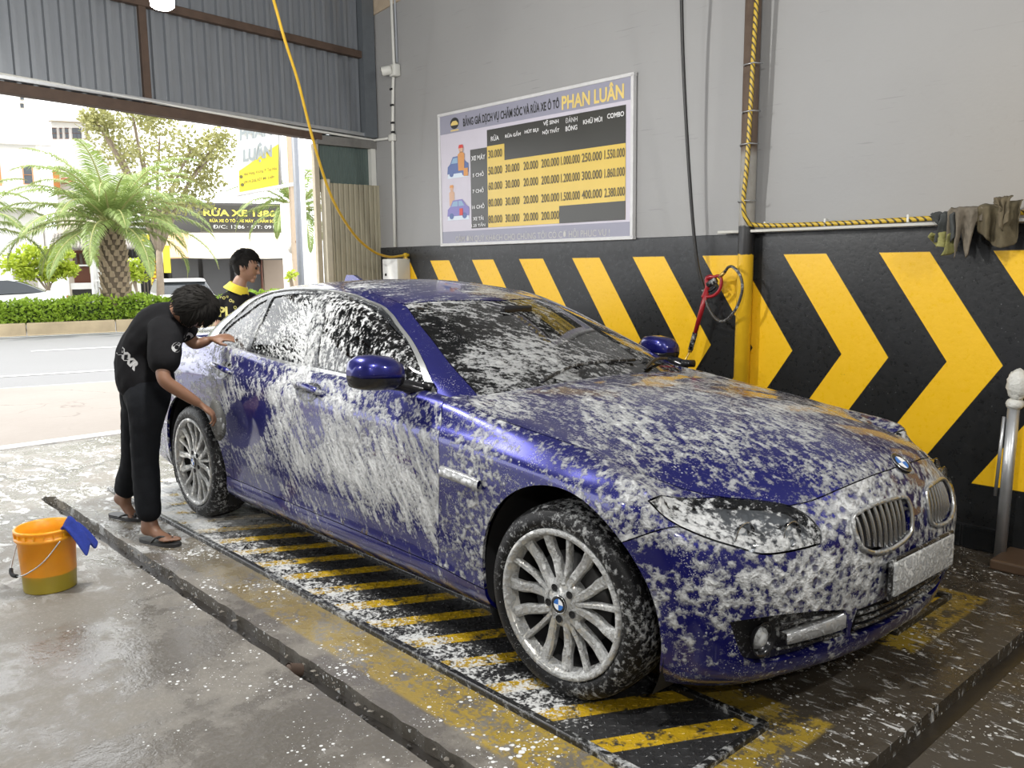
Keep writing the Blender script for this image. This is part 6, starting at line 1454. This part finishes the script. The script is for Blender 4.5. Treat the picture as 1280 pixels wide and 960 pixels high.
def ledge_line(x, y): return (x, y)
th = MB().box((-6.10, -3.4, -.02), (.16, 10.2, .06), bev=.01).build('trim_7', plain('pale_threshold', (.55, .54, .52), .6, 0, .3, 12), None, False, kind='structure')
a, b = road(-WIDE, 12.5), road(15.1, 12.5)
quad('floor_2', [Vector((-6.02, -36, -.012)), Vector((b.x, b.y, -.012)), Vector((a.x, a.y, -.012))], PAVE_M, kind='structure')
def strip_(name, D0, D1, z, mat, a0=-WIDE, a1=WIDE, **kw): return quad(name, [road(a0, D0, z), road(a1, D0, z), road(a1, D1, z), road(a0, D1, z)], mat, **kw)
rd = strip_('floor_3', 12.5, 22.45, -.03, ROAD_M, kind='structure')
def marking(D0, D1, a0, a1):
    o = mk('road_marking', [tuple(p) for p in (road(a0, D0, -.024), road(a1, D0, -.024), road(a1, D1, -.024), road(a0, D1, -.024))], [(0, 1, 2, 3)], LINE_M, rd, False)
marking(12.44, 12.62, -WIDE, WIDE); marking(13.95, 14.08, -WIDE, WIDE); marking(22.0, 22.15, -WIDE, WIDE)
for k in range(-3, 4): marking(18.05, 18.18, k*7.2-.9+.2, k*7.2+1.1+.2)
# median: separate kerb stones, soil, hedge
KERB_M = plain('stained_kerb_stone', (.34, .27, .17), .85, 0, .35, 3, .4, .01)
kb = thing('median_kerb', 'weathered kerb of the road median below the green hedge', 'kerb', tuple(road(0, 22.5)))
ks = None
for k in range(-9, 9):
    L = 1.85; r0 = road(k*L, 22.58, .105)
    if ks is None:
        ks = MB().box((0, 0, 0), (L-.02, .24, .29), bev=.02).build('kerb_stone', KERB_M, kb)
        ks.location = (0, 0, 0); c = ks
    else: c = ks.copy(); COL.objects.link(c)
    c.matrix_basis = Matrix.Translation(r0) @ Matrix.Rotation(atan2(TR.y, TR.x), 4, 'Z')
quad('floor_4', [road(-17, 22.6, .2), road(17, 22.6, .2), road(17, 25.6, .2), road(-17, 25.6, .2)], plain('median_soil', (.12, .09, .06), .9), kind='structure')
def leaf_cloud(name, parent, mat, n, sample, size, seed, up=.4, **kw):
    """one mesh of small folded leaves"""
    r = random.Random(seed); V = []; F = []
    for _ in range(n):
        p, s = sample(r); s *= size; d = Vector((r.gauss(0, 1), r.gauss(0, 1), r.gauss(up, .7))).normalized(); w = d.cross(Vector((r.gauss(0, 1), r.gauss(0, 1), r.gauss(0, 1)))).normalized(); q = d.cross(w)
        k = len(V); p = Vector(p); V += [tuple(p), tuple(p+d*s*.5+w*s*.28+q*s*.08), tuple(p+d*s), tuple(p+d*s*.5-w*s*.28+q*s*.08)]; F += [(k, k+1, k+2), (k, k+2, k+3)]
    return mk(name, V, F, mat, parent, False, **kw)
def m_leaf(name, a, b, sc=3.):
    M = Mat(name); v = M.obj(); n = M.noise(v, sc, 3); f = M.noise(v, sc*9, 2); c = M.mix(M.lin(M.add(M.mul(n, .6), M.mul(f, .5)), .3, .8), a, b)
    return M.done(M.mixs(.35, M.pbr(c, .5), M.n('BsdfTranslucent', Color=c)))
HEDGE_M = m_leaf('hedge_leaves', (.10, .20, .012), (.44, .60, .06))
hg = thing('hedge', 'long clipped bright green hedge along the road median', 'hedge', tuple(road(0, 23.2, .2)))
def hs_(r):
    a = r.uniform(-12, 12); t = r.random(); top = .70+.05*sin(a*1.7)+.03*sin(a*5.1)
    if t < .55: D, z = 22.85+r.uniform(-.06, .10), r.uniform(.22, top)
    else: D, z = r.uniform(22.85, 23.9), top+r.uniform(-.08, .06)
    return road(a, D, z), r.uniform(.6, 1.3)
leaf_cloud('hedge_foliage', hg, HEDGE_M, 26000, hs_, .10, 5, kind='stuff')
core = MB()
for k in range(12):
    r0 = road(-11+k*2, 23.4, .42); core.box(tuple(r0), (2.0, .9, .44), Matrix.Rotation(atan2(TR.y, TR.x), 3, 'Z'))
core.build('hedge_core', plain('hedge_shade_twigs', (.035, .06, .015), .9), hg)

# ---------------------------------------------------------------- palms
PALM_M = m_leaf('palm_leaflets', (.12, .19, .04), (.36, .44, .15), 2.)
BOOT_M = plain('palm_trunk_boots', (.26, .20, .13), .9, 0, .5, 7, .6, .01); RACHIS_M = plain('palm_midrib', (.36, .36, .14), .6)
def frond(parent, base, az, el, L, droop, seed, leaf=.42):
    r = random.Random(seed); h = Vector((cos(az), sin(az), 0)); pts = []; d_el = el; p = Vector(base); n = 16
    for i in range(n+1):
        pts.append(p.copy()); t = i/n; d = h*cos(d_el)+Vector((0, 0, sin(d_el))); p = p+d*(L/n); d_el -= droop/n*(.5+1.4*t)
    fr_ = MB().tube(pts, np.linspace(.030, .006, n+1), 5).build('frond', RACHIS_M, parent, True)
    V = []; F = []; pa_ = np.array(pts); side = h.cross(Vector((0, 0, 1)))
    m = 58
    for i in range(m):
        t = .12+.86*i/m; k = t*n; a = int(k); b = pa_[a]+(pa_[min(a+1, n)]-pa_[a])*(k-a); tg = Vector(pa_[min(a+1, n)]-pa_[max(a-1, 0)]).normalized(); upn = side.cross(tg)
        l = leaf*(sin(pi*min(1, t*.9+.15))**.6)*(1-.25*t)
        for s in (1, -1):
            d = (tg*.62+side*s*.75+upn*(.28+r.uniform(-.15, .15))+Vector((0, 0, -.38))).normalized(); w = d.cross(upn).normalized()*.017; bb = Vector(b)
            q = len(V); mid = bb+d*l*.55+upn*.02; tip = bb+d*l+Vector((0, 0, -.22*l)); V += [tuple(bb-w*.6), tuple(bb+w*.6), tuple(mid+w), tuple(tip), tuple(mid-w)]; F += [(q, q+1, q+2, q+4), (q+4, q+2, q+3)]
    mk('leaflets', V, F, PALM_M, fr_, False, kind='stuff')
def palm(name, label, base, h, r0, nfr, L, seed, boots=True, els=(.15, 1.25), leaf=.42):
    r = random.Random(seed); t = thing(name, label, 'palm tree', tuple(base)); base = Vector(base)
    prof = [(r0*.92, 0), (r0*1.02, .15*h), (r0, .5*h), (r0*.86, .8*h), (r0*.72, h), (r0*.35, h+.25), (.01, h+.35)]
    MB().lathe(prof, 18, c=tuple(base)).build('trunk', plain('palm_trunk_dark', (.10, .075, .05), .95), t, True)
    if boots:
        k = 0; rows = int(h/.125)
        b0 = None
        for j in range(rows):
            for i in range(9):
                a = 2*pi*(i+(j % 2)*.5)/9+j*.11; z = .06+j*h/rows; rr = np.interp(z/h, [0, .15, .5, .8, 1], [.92, 1.02, 1, .86, .72])*r0
                o_ = Vector((cos(a), sin(a), 0))
                if b0 is None:
                    m = MB().add([(0, -.085, -.02), (0, .085, -.02), (.05, .06, .13), (.05, -.06, .13), (.055, -.05, -.03), (.055, .05, -.03), (.105, .03, .15), (.105, -.03, .15)], [(4, 5, 6, 7), (0, 4, 7, 3), (1, 2, 6, 5), (3, 7, 6, 2), (0, 1, 5, 4)])
                    b0 = m.build('leaf_base', BOOT_M, t); c = b0
                else: c = b0.copy(); COL.objects.link(c)
                c.matrix_basis = Matrix.Translation(base+o_*(rr-.02)+V3(0, 0, z)) @ Matrix.Rotation(a, 4, 'Z') @ Matrix.Rotation(r.uniform(-.15, .15), 4, 'Y') @ Matrix.Scale(r.uniform(.85, 1.25)*r0/.42, 4); k += 1
    for i in range(nfr):
        t_ = i/nfr; az = i*2.39996+seed; el = els[0]+(els[1]-els[0])*t_
        frond(t, base+Vector((cos(az), sin(az), 0))*r0*.3+V3(0, 0, h+.05+.2*t_), az, el, L*r.uniform(.85, 1.1), r.uniform(1.1, 1.7), seed*100+i, leaf)
    return t
pbase = at(147, 384, 23.3); pbase.z = .2
palm('palm_tree', 'short palm with a thick scaly trunk in the median hedge', pbase, 2.15, .31, 46, 2.75, 3, True, (-.02, 1.3), .46)
p2 = at(-52, 384, 23.6); p2.z = .2
palm('palm_tree', 'palm at the left edge with only its frond tips in view', p2, 1.95, .34, 22, 2.4, 4)
p3 = at(376, 384, 29.); p3.z = .0
palm('palm_tree', 'taller palm behind the yellow hanging sign at the gate post', p3, 3.2, .30, 24, 2.4, 6, False, (-.1, 1.2))

# ---------------------------------------------------------------- broad tree and bushes
TREE_M = m_leaf('tree_leaves', (.16, .17, .05), (.46, .44, .18), 1.4); BARK_M = plain('pale_bark', (.24, .19, .14), .9, 0, .3, 8, .4, .01)
def tree(name, label, cat, base, h, crown, blobs, n, size, seed, mat, trunk_r=.16, limbs=7):
    t = thing(name, label, cat, tuple(base)); base = Vector(base); r = random.Random(seed); c = base+Vector(crown)
    mb = MB().tube([base, base+V3(.05, .05, h*.5), base+V3(0, .1, h)], [trunk_r, trunk_r*.8, trunk_r*.6], 10)
    cs = [c+Vector(b[0]) for b in blobs]
    for q in cs[:limbs]: mb.tube(catmull([base+V3(0, .1, h*.85), (base+V3(0, 0, h)).lerp(q, .5)+V3(0, 0, .2), q], 4), [trunk_r*.5]*4+[trunk_r*.3]*4+[trunk_r*.12], 6)
    mb.build('trunk', BARK_M, t, True)
    def smp(r_):
        i = r_.randrange(len(blobs)); d = Vector((r_.gauss(0, 1), r_.gauss(0, 1), r_.gauss(0, 1))).normalized(); q = r_.random()**.45
        rad = Vector(blobs[i][1]); return cs[i]+Vector((d.x*rad.x, d.y*rad.y, d.z*rad.z))*q, r_.uniform(.6, 1.3)
    leaf_cloud('foliage', t, mat, n, smp, size, seed, kind='stuff'); return t
tb = at(200, 384, 31.); tb.z = -.3; tc = at(196, 205, 31.)
rr_ = random.Random(11); bl = []
for u, w, s in ((130, 160, .8), (165, 140, .9), (200, 170, 1.0), (240, 185, .9), (265, 195, .8), (225, 215, 1.0), (180, 200, 1.0), (240, 250, .8), (275, 175, .6), (150, 190, .8), (205, 250, .9), (120, 150, .5), (195, 145, .7), (255, 225, .7)):
    p = at(u, w, 31.+rr_.uniform(-1.2, 1.2)); bl.append((p-tc, (s, s, s*.75)))
tree('leafy_tree', 'airy broad tree with yellow green leaves behind the short palm', 'tree', tb, 2.6, tc-tb, bl, 4600, .17, 12, TREE_M, .15, 12)
BUSH_M = m_leaf('bush_leaves', (.20, .30, .015), (.55, .62, .06), 4.)
def bush(label, pts, D, n, size, seed, gz=-.3):
    ps = [at(u, w, D) for u, w, s in pts]; c = sum(ps, Vector())/len(ps); b = Vector((c.x, c.y, gz))
    tree('bush', label, 'bush', b, (c.z-gz)*.6, c-b, [(p-c, (s, s, s*.7)) for p, (u, w, s) in zip(ps, pts)], n, size, seed, BUSH_M, .05, 6)
bush('yellow green climber spilling over the wall left of the porch', ((20, 330, .5), (40, 318, .5), (60, 330, .55), (75, 318, .45), (85, 338, .35), (35, 343, .4), (62, 345, .35)), 33.5, 2600, .17, 21)
bush('small green bush beside the right of the palm trunk', ((166, 332, .35), (172, 345, .35), (160, 340, .3)), 31., 700, .15, 22)
bush('low green plant at the foot of the gate pipes', ((365, 343, .07), (362, 347, .06)), 11.4, 120, .05, 23, 0.)

# ---------------------------------------------------------------- street front beyond the median
FZ = -.35
strip_('floor_5', 25.6, 37.0, FZ, ROAD_M, kind='structure'); strip_('floor_6', 36.9, 60, FZ-.02, PAVE_M, kind='structure')
def fm(n, c, r=.8): return plain(n, c, r, 0, .1, 2., .1)
WHITE_F, CREAM_F, ORANGE_F = fm('white_facade', (.72, .71, .68)), fm('cream_facade', (.62, .56, .46)), fm('orange_lattice', (.55, .22, .07))
DARK_F, GLASS_F, DOOR_F, ROOF_F = fm('dark_shop_inside', (.06, .06, .06)), plain('facade_glass', (.05, .06, .07), .1, bump=0), fm('red_brown_wood', (.16, .055, .03), .5), fm('grey_roof_tile', (.24, .22, .20))
SHUT_F, BEIGE_F, YEL_F, BLK_F = fm('grey_roller_shutter', (.12, .12, .125), .5), fm('beige_panel', (.34, .27, .21)), fm('yellow_sign', (.85, .68, .04), .5), fm('black_sign', (.05, .045, .035), .5)
YAW_R = atan2(TR.y, TR.x)
def fbox(mb, u0, w0, u1, w1, D, depth, gz=None):
    """box facing the road whose front covers the pixels u0..u1, w0..w1 at distance D"""
    p, q = at(u0, w0, D), at(u1, w1, D); a0 = (p-CAM).dot(TR); a1 = (q-CAM).dot(TR); z0, z1 = (q.z if gz is None else gz), p.z
    c = road((a0+a1)/2, D+depth/2, (z0+z1)/2); mb.box(tuple(c), (abs(a1-a0), depth, z1-z0), Matrix.Rotation(YAW_R, 3, 'Z')); return mb
def fpart(name, u0, w0, u1, w1, D, depth, mat, parent, gz=None, **kw): return fbox(MB(), u0, w0, u1, w1, D, depth, gz).build(name, mat, parent, **kw)
def window(parent, u0, w0, u1, w1, D, nx=2, ny=2, fmat=None, gl=None):
    f = MB(); fmat = fmat or ORANGE_F
    for i in range(nx+1): u = u0+(u1-u0)*i/nx; fbox(f, u-.5, w0, u+.5, w1, D-.06, .10)
    for j in range(ny+1): w = w0+(w1-w0)*j/ny; fbox(f, u0, w-.4, u1, w+.4, D-.05, .09)
    o = f.build('window', fmat, parent); fpart('pane', u0, w0, u1, w1, D-.01, .03, gl or GLASS_F, o)
# tall white house at the left
h1 = thing('house', 'tall pale house at the far left with orange window grilles, washed out by daylight', 'building', tuple(road(-9, 40, FZ)))
fpart('wall', -160, 60, 62, 384, 40., 6., WHITE_F, h1, FZ); fpart('upper_storey', -160, 20, 30, 70, 40.6, 5., WHITE_F, h1)
fpart('balcony', -60, 246, 45, 262, 39.2, .9, WHITE_F, h1); fpart('cornice', -160, 172, 64, 178, 39.6, .5, WHITE_F, h1)
for u, w in ((27, 122), (27, 132)): window(h1, u-2, w-3, u+3, w+3, 40., 1, 1, CREAM_F)
window(h1, 29, 207, 41, 230, 40., 1, 2); window(h1, -20, 200, 0, 232, 40.); 
h2 = thing('house', 'pale house with small brown windows behind the top of the short palm', 'building', tuple(road(-4, 45, FZ)))
fpart('wall', 62, 135, 190, 384, 45., 6., WHITE_F, h2, FZ); fpart('eave', 60, 150, 112, 153, 44.5, .6, CREAM_F, h2)
for u0, u1 in ((65, 71), (74, 78), (81, 86), (90, 102), (107, 110)): window(h2, u0, 160, u1, 173, 45., 2 if u1-u0 > 8 else 1, 2, fm('brown_frame', (.22, .10, .06)))
fpart('orange_column', 65, 210, 76, 242, 44.6, .4, ORANGE_F, h2); fpart('awning', 76, 222, 92, 228, 44., .9, fm('red_awning', (.40, .16, .09)), h2)
# porch house behind the palm
h3 = thing('house', 'low house with a grey tiled porch roof and red brown doors behind the palm trunk', 'building', tuple(road(-4, 38, FZ)))
fpart('wall', 68, 255, 159, 384, 38.5, 4., CREAM_F, h3, FZ)
fpart('pillar', 72, 312, 89, 384, 37.0, .5, WHITE_F, h3, FZ); fpart('pillar', 122, 312, 127, 384, 37.0, .2, WHITE_F, h3, FZ)
dr = fpart('door', 90, 313, 124, 355, 38.3, .12, DOOR_F, h3); 
for u in (92, 99, 106, 116): fpart('door_panel', u, 317, u+5, 334, 38.22, .06, fm('door_glass_dull', (.14, .11, .09)), dr)
fpart('parapet', 88, 354, 125, 361, 37.1, .25, WHITE_F, h3); fpart('dark_basement', 90, 361, 116, 378, 37.8, .3, DARK_F, h3); fpart('rail', 90, 331, 124, 332.4, 37.0, .05, WHITE_F, h3)
ra, rb, rc_, rd_ = at(68, 294, 38.3), at(166, 294, 38.3), at(172, 311, 36.6), at(64, 311, 36.6)
roof = MB().add([tuple(ra), tuple(rb), tuple(rc_), tuple(rd_)], [(0, 1, 2, 3), (3, 2, 1, 0)]).build('porch_roof', ROOF_F, h3)
for i in range(27):                                            # rolls of the tiled roof
    t = i/26; a_, b_ = ra.lerp(rb, t), rd_.lerp(rc_, t)
    for j in range(4): MB().tube([a_.lerp(b_, j/4)+V3(0, 0, .05), a_.lerp(b_, (j+1)/4+.02)+V3(0, 0, .03)], [.055, .07], 6).build('tile', ROOF_F, roof, True)
gt = thing('gate', 'white barred gate left of the palm trunk', 'gate', tuple(road(-4.4, 36.4, FZ)))
fpart('gate_frame', 114.5, 322, 116, 378, 36.3, .06, WHITE_F, gt); fpart('gate_frame', 129, 322, 130.5, 378, 36.3, .06, WHITE_F, gt)
for w in (323, 350, 377): fpart('gate_rail', 115, w, 130, w+1.6, 36.32, .05, WHITE_F, gt)
for i in range(7): fpart('gate_bar', 117+i*1.8, 324, 117.7+i*1.8, 377, 36.33, .04, WHITE_F, gt)
wl_ = fpart('boundary_wall', 15, 336, 50, 384, 37.2, .2, fm('grey_slats', (.36, .33, .29)), None, FZ); tag(wl_, 'grey boundary wall under the yellow green climber', 'wall')
pp = fpart('white_pier', 156, 323, 178, 384, 36.8, .3, WHITE_F, None, FZ); tag(pp, 'white wall pier with small railing right of the palm trunk', 'pier')
# dark shop between
h4 = thing('shop', 'dark narrow shop front between the palm and the pale pole', 'building', tuple(road(-2, 38, FZ)))
fpart('wall', 160, 285, 206, 384, 39., 3., DARK_F, h4, FZ)
for u in (163, 168, 173): fpart('shelf', u, 292, u+3, 320, 38.9, .1, fm('dim_goods', (.10, .11, .12)), h4)
for u in (179, 183, 187): fpart('plank', u, 322, u+3, 384, 38.2, .1, fm('grey_boards', (.20, .17, .14)), h4, FZ)
sgn = fpart('notice_board', 176, 292, 188, 320, 36.5, .08, WHITE_F, None); tag(sgn, 'white notice board with a yellow head beside the pale pole', 'sign'); fpart('board_head', 177, 293, 187, 302, 36.46, .03, YEL_F, sgn)
ys = fpart('price_pillar', 188, 322, 198, 384, 36.0, .2, YEL_F, None, FZ); tag(ys, 'narrow yellow sign with rows of dark lettering beside the pale pole', 'sign')
for k in range(9): fpart('lettering', 190, 326+k*5.2, 196.5, 328.2+k*5.2, 35.98, .015, fm('dark_orange_ink', (.35, .16, .02)), ys)
y2 = fpart('yellow_banner', 203, 307, 214, 341, 34.8, .06, YEL_F, None); tag(y2, 'small pale yellow banner right of the pale pole', 'sign')
pl_ = MB().tube([at(200, 283, 35.2)*1, Vector((*at(200, 384, 35.2).xy, FZ))], [.09, .11], 10).build('street_pole', fm('whitewashed_pole', (.70, .68, .62)), None, True); tag(pl_, 'pale pole in front of the dark shop', 'pole')
# car wash shop opposite: black sign band, cloth awning, grey shutters
h5 = thing('shop', 'shop opposite with black and yellow sign band over a pale awning', 'building', tuple(road(1, 38, FZ)))
fpart('wall', 206, 252, 365, 384, 38.4, 5., fm('dim_shop_wall', (.10, .095, .09)), h5, FZ)
for u0, u1 in ((214, 251), (253, 290), (292, 328)): fpart('roller_shutter', u0, 321, u1, 384, 37.9, .15, SHUT_F, h5, FZ)
fpart('panel', 329, 325, 358, 384, 37.2, .2, BEIGE_F, h5, FZ); fpart('post', 327.5, 325, 329, 384, 37.1, .2, DOOR_F, h5, FZ)
sb = fpart('sign_band', 250, 256, 362, 290, 36.6, .25, BLK_F, h5)
def sign_text(s, u0, w0, u1, w1, D, mat, parent, bold=.03, name='lettering'):
    v, f = text_mesh(s, 1., bold); lo, hi = v.min(0), v.max(0); p, q = at(u0, w0, D), at(u1, w1, D); ax = TR*((q-p).dot(TR)); h = p.z-q.z; V = [tuple(Vector((p.x, p.y, q.z))+ax*((x-lo[0])/(hi[0]-lo[0]))+V3(0, 0, h*(y-lo[1])/(hi[1]-lo[1]))) for x, y, _ in v]
    return mk(name, V, f, mat, parent, False, kind='stuff')
YT = fm('sign_yellow_letters', (.90, .78, .12)); WT = fm('sign_white_letters', (.75, .75, .72))
sign_text('RỬA XE 1386', 254, 259, 344, 271, 36.57, YT, sb); sign_text('RỬA XE Ô TÔ - XE MÁY - CHĂM SÓC XE', 262, 272.5, 354, 278.5, 36.57, YT, sb, .01); sign_text('Đ/C: 1386 · ĐT: 0913', 266, 281, 348, 286, 36.57, WT, sb, 0.)
AW = fm('pale_cloth_awning', (.74, .66, .52)); ao = fm('orange_awning_end', (.62, .40, .22))
for i, (u0, u1) in enumerate(((205, 236), (236, 268), (268, 300), (300, 332), (332, 362))):
    a0, a1, b1, b0 = at(u0, 291, 37.8), at(u1, 291, 37.8), at(u1, 321+(i % 2), 35.4), at(u0, 321+((i+1) % 2), 35.4)
    MB().add([tuple(a0), tuple(a1), tuple(b1), tuple(b0), *(tuple(q+V3(0, 0, -.05)) for q in (a0, a1, b1, b0))], [(0, 1, 2, 3), (7, 6, 5, 4), (3, 2, 6, 7), (0, 3, 7, 4), (1, 5, 6, 2)]).build('awning', AW if i not in (0,) else ao, h5)
# PHAN LUAN sign hanging at the gate, its arm and the service pipes
D_ = 12.2
ps_ = thing('hanging_sign', 'white and yellow hanging sign on an arm outside the gate', 'sign', tuple(at(324, 240, D_)))
def spar(name, pts, r, mat, par): return MB().tube([tuple(p) for p in pts], r, 8).build(name, mat, par, True)
def sheet(u_w, D, t, mat, name, par):
    P_ = [at(u, w, D) for u, w in u_w]; Q_ = [p+NR*t for p in P_]; return mk(name, [tuple(p) for p in P_+Q_], [(3, 2, 1, 0), (4, 5, 6, 7), (0, 1, 5, 4), (1, 2, 6, 5), (2, 3, 7, 6), (3, 0, 4, 7)], mat, par, False)
sheet([(297, 150), (349, 143), (349, 232), (299, 241)], D_, .06, fm('sign_white_face', (.80, .80, .76)), 'sign_face', ps_)
yl = sheet([(298.5, 214), (318, 188), (348, 178), (348, 231), (299.5, 240)][0:1]+[(348, 180), (348, 231), (299.5, 240)], D_-.012, .01, YEL_F, 'yellow_field', ps_)
def slant_text(s, p00, p10, p01, D, mat, bold=.03):
    v, f = text_mesh(s, 1., bold); lo, hi = v.min(0), v.max(0); o, x_, y_ = at(*p00, D), at(*p10, D), at(*p01, D); V = [tuple(o+(x_-o)*((x-lo[0])/(hi[0]-lo[0]))+(y_-o)*((y-lo[1])/(hi[1]-lo[1]))) for x, y, _ in v]; return mk('lettering', V, f, mat, ps_, False, kind='stuff')
GT = fm('faded_grey_letters', (.30, .33, .33))
slant_text('PHAN', (300, 176), (340, 169), (300, 158), D_-.03, GT); slant_text('LUẬN', (304, 207), (340, 200), (304, 182), D_-.03, GT, .045)
BT = fm('dark_small_letters', (.14, .13, .05)); slant_text('466 Hùng Vương, P. Tuy Hòa', (305, 221), (346, 213), (305, 216), D_-.03, BT, .012); slant_text('0914.208.927 Mr Luận', (305, 231), (343, 223), (305, 226), D_-.03, BT, .012)
for u, w in ((301.5, 221), (303, 231)):
    c = at(u, w, D_-.025); MB().tube([c, c-NR*.01], .022, 12).build('sign_icon', BT, ps_)
spar('frame_bar', [at(350, 140, D_), at(350.5, 236, D_)], .022, GALV_M, ps_); spar('sign_arm', [at(296, 244, D_), at(384, 227, D_-.3)], .024, fm('white_arm', (.70, .70, .68)), ps_)
for nm, lab, u, w0, D, r, mt in (('drain_pipe', 'grey plastic pipe standing outside the gate opening', 378, 150, 11.6, .042, plain('blue_grey_pipe', (.17, .18, .20), .5)), ('white_pipe', 'thin white pipe right of the grey pipe outside the gate', 385, 150, 11.2, .030, WHITE_PVC)):
    b = at(u, 384, D); o = MB().tube([Vector((b.x, b.y, -.02)), Vector((b.x, b.y, at(u, w0, D).z))], r, 12).build(nm, mt, None, True); tag(o, lab, 'pipe')
b = at(371, 384, 12.); o = MB().box((b.x, b.y, 1.9), (.05, .05, 3.84)).build('gate_stake', plain('tan_wood_stake', (.42, .33, .24), .8), None); tag(o, 'thin tan upright left of the grey pipe outside the gate', 'post')
b = at(366, 384, 12.3); ub = thing('meter_box', 'white utility column with a round meter outside the gate', 'utility box', (b.x, b.y, 0)); MB().box((b.x, b.y, 1.15), (.16, .16, 2.34), bev=.01).build('column', WHITE_F, ub)
m = MB().lathe([(.0005, -.03), (.07, -.03), (.075, .02), (.05, .05), (.0005, .055)], 16); q = (-NR).to_track_quat('Z', 'Y').to_matrix(); c = at(367, 311, 12.1); mk('meter', np.concatenate(m.v) @ np.array(q).T+np.array(c), m.f, plain('meter_glass', (.45, .42, .36), .2), ub, True)
MB().tube(catmull([at(372, 290, 12.1), at(369, 300, 12.0), at(371, 303, 12.0), at(374, 295, 12.1)], 5), .014, 6).build('meter_wire', plain('brown_wire', (.25, .14, .08)), ub, True)

# ---------------------------------------------------------------- parked vehicles across the road
def simple_car(name, label, a, D, z, L, W, H, rot, body, suv=False, rear=None):
    t = thing(name, label, 'car', tuple(road(a, D, z))); X = Matrix.Translation(road(a, D, z)) @ Matrix.Rotation(YAW_R+rot, 4, 'Z'); A = np.array(X.to_3x3()); c = np.array(X.translation)
    def put(nm, mb, mat, par=None): return mk(nm, np.concatenate(mb.v) @ A.T+c, mb.f, mat, par or t, True)
    # side profile swept across the width with tumblehome
    if suv: low = [(-.5, .30), (-.5, .62), (-.47, .66), (-.46, .70), (.30, .66), (.46, .58), (.5, .45), (.5, .28)]; top = [(-.47, .66), (-.43, .97), (-.30, 1.0), (.05, 1.0), (.14, .96), (.30, .66)]
    else: low = [(-.5, .28), (-.5, .52), (-.49, .70), (-.40, .74), (-.25, .70), (.22, .66), (.44, .58), (.5, .46), (.5, .25)]; top = [(-.38, .72), (-.22, .96), (-.05, 1.0), (.06, .98), (.24, .66)]
    def sweep(pr, w0, w1):
        pr = np.array(pr)*[L, H]; p = catmull(pr, 3); k = len(p); m = MB(); ys = [-1, -.97, -.8, 0, .8, .97, 1]; G = []
        cx, cz = p.mean(0)
        for y in ys:
            s = 1 if abs(y) < .9 else (.985 if abs(y) < 1 else .95); zz = (p[:, 1]-cz)/(np.ptp(p[:, 1])+1e-9)+.5; w = w0+(w1-w0)*zz
            G.append(np.c_[cx+(p[:, 0]-cx)*s, y*w, cz+(p[:, 1]-cz)*s])
        G = np.array(G); m.grid(G); m.add(G[0], [tuple(range(k))]); m.add(G[-1], [tuple(range(k))[::-1]]); return m
    bo = put('body', sweep(low, W/2, W/2*.94), body); recalc(bo); gh = put('cabin', sweep(top, W/2*.93, W/2*.76), plain('dark_car_glass', (.02, .025, .03), .08, bump=0)); recalc(gh)
    rf = [(x*.98, z_+.012) for x, z_ in top[1:-1]]; put('roof', sweep([(x, z_) for x, z_ in rf]+[(rf[-1][0], rf[-1][1]-.03), (rf[0][0], rf[0][1]-.03)], W/2*.80, W/2*.80), body)
    for x in (-.31, .30):
        for s in (1, -1):
            w = MB().lathe([(.02, -.10), (.19, -.10), (.30, -.11), (.33, -.06), (.33, .06), (.30, .10), (.02, .10)], 20, 'y', (x*L, s*(W/2-.10), .33)); put('wheel', w, BLACK_CLEAN)
    for s in (1, -1):
        m = MB().box((-.492*L, s*W*.36, .62*H), (.06, W*.22, .10), bev=.02); put('tail_lamp', m, plain('red_lamp', (.50, .02, .02), .2, bump=0))
    m = MB().box((-.502*L, 0, .50*H), (.02, .5, .12)); put('number_plate', m, WHITE_F)
    return t
WCAR = plain('white_car_paint', (.72, .72, .71), .25, 0, .03, 3, 0)
simple_car('car', 'white sedan parked across the road at the far left', (at(14, 384, 30.)-CAM).dot(TR)-.75, 30., FZ+.10, 4.6, 1.75, 1.42, pi, WCAR)
simple_car('car', 'white car with red tail lamps parked in front of the grey shutters', (at(228, 384, 32.3)-CAM).dot(TR), 32.2, FZ, 4.3, 1.8, 1.40, pi/2+pi, WCAR, True)
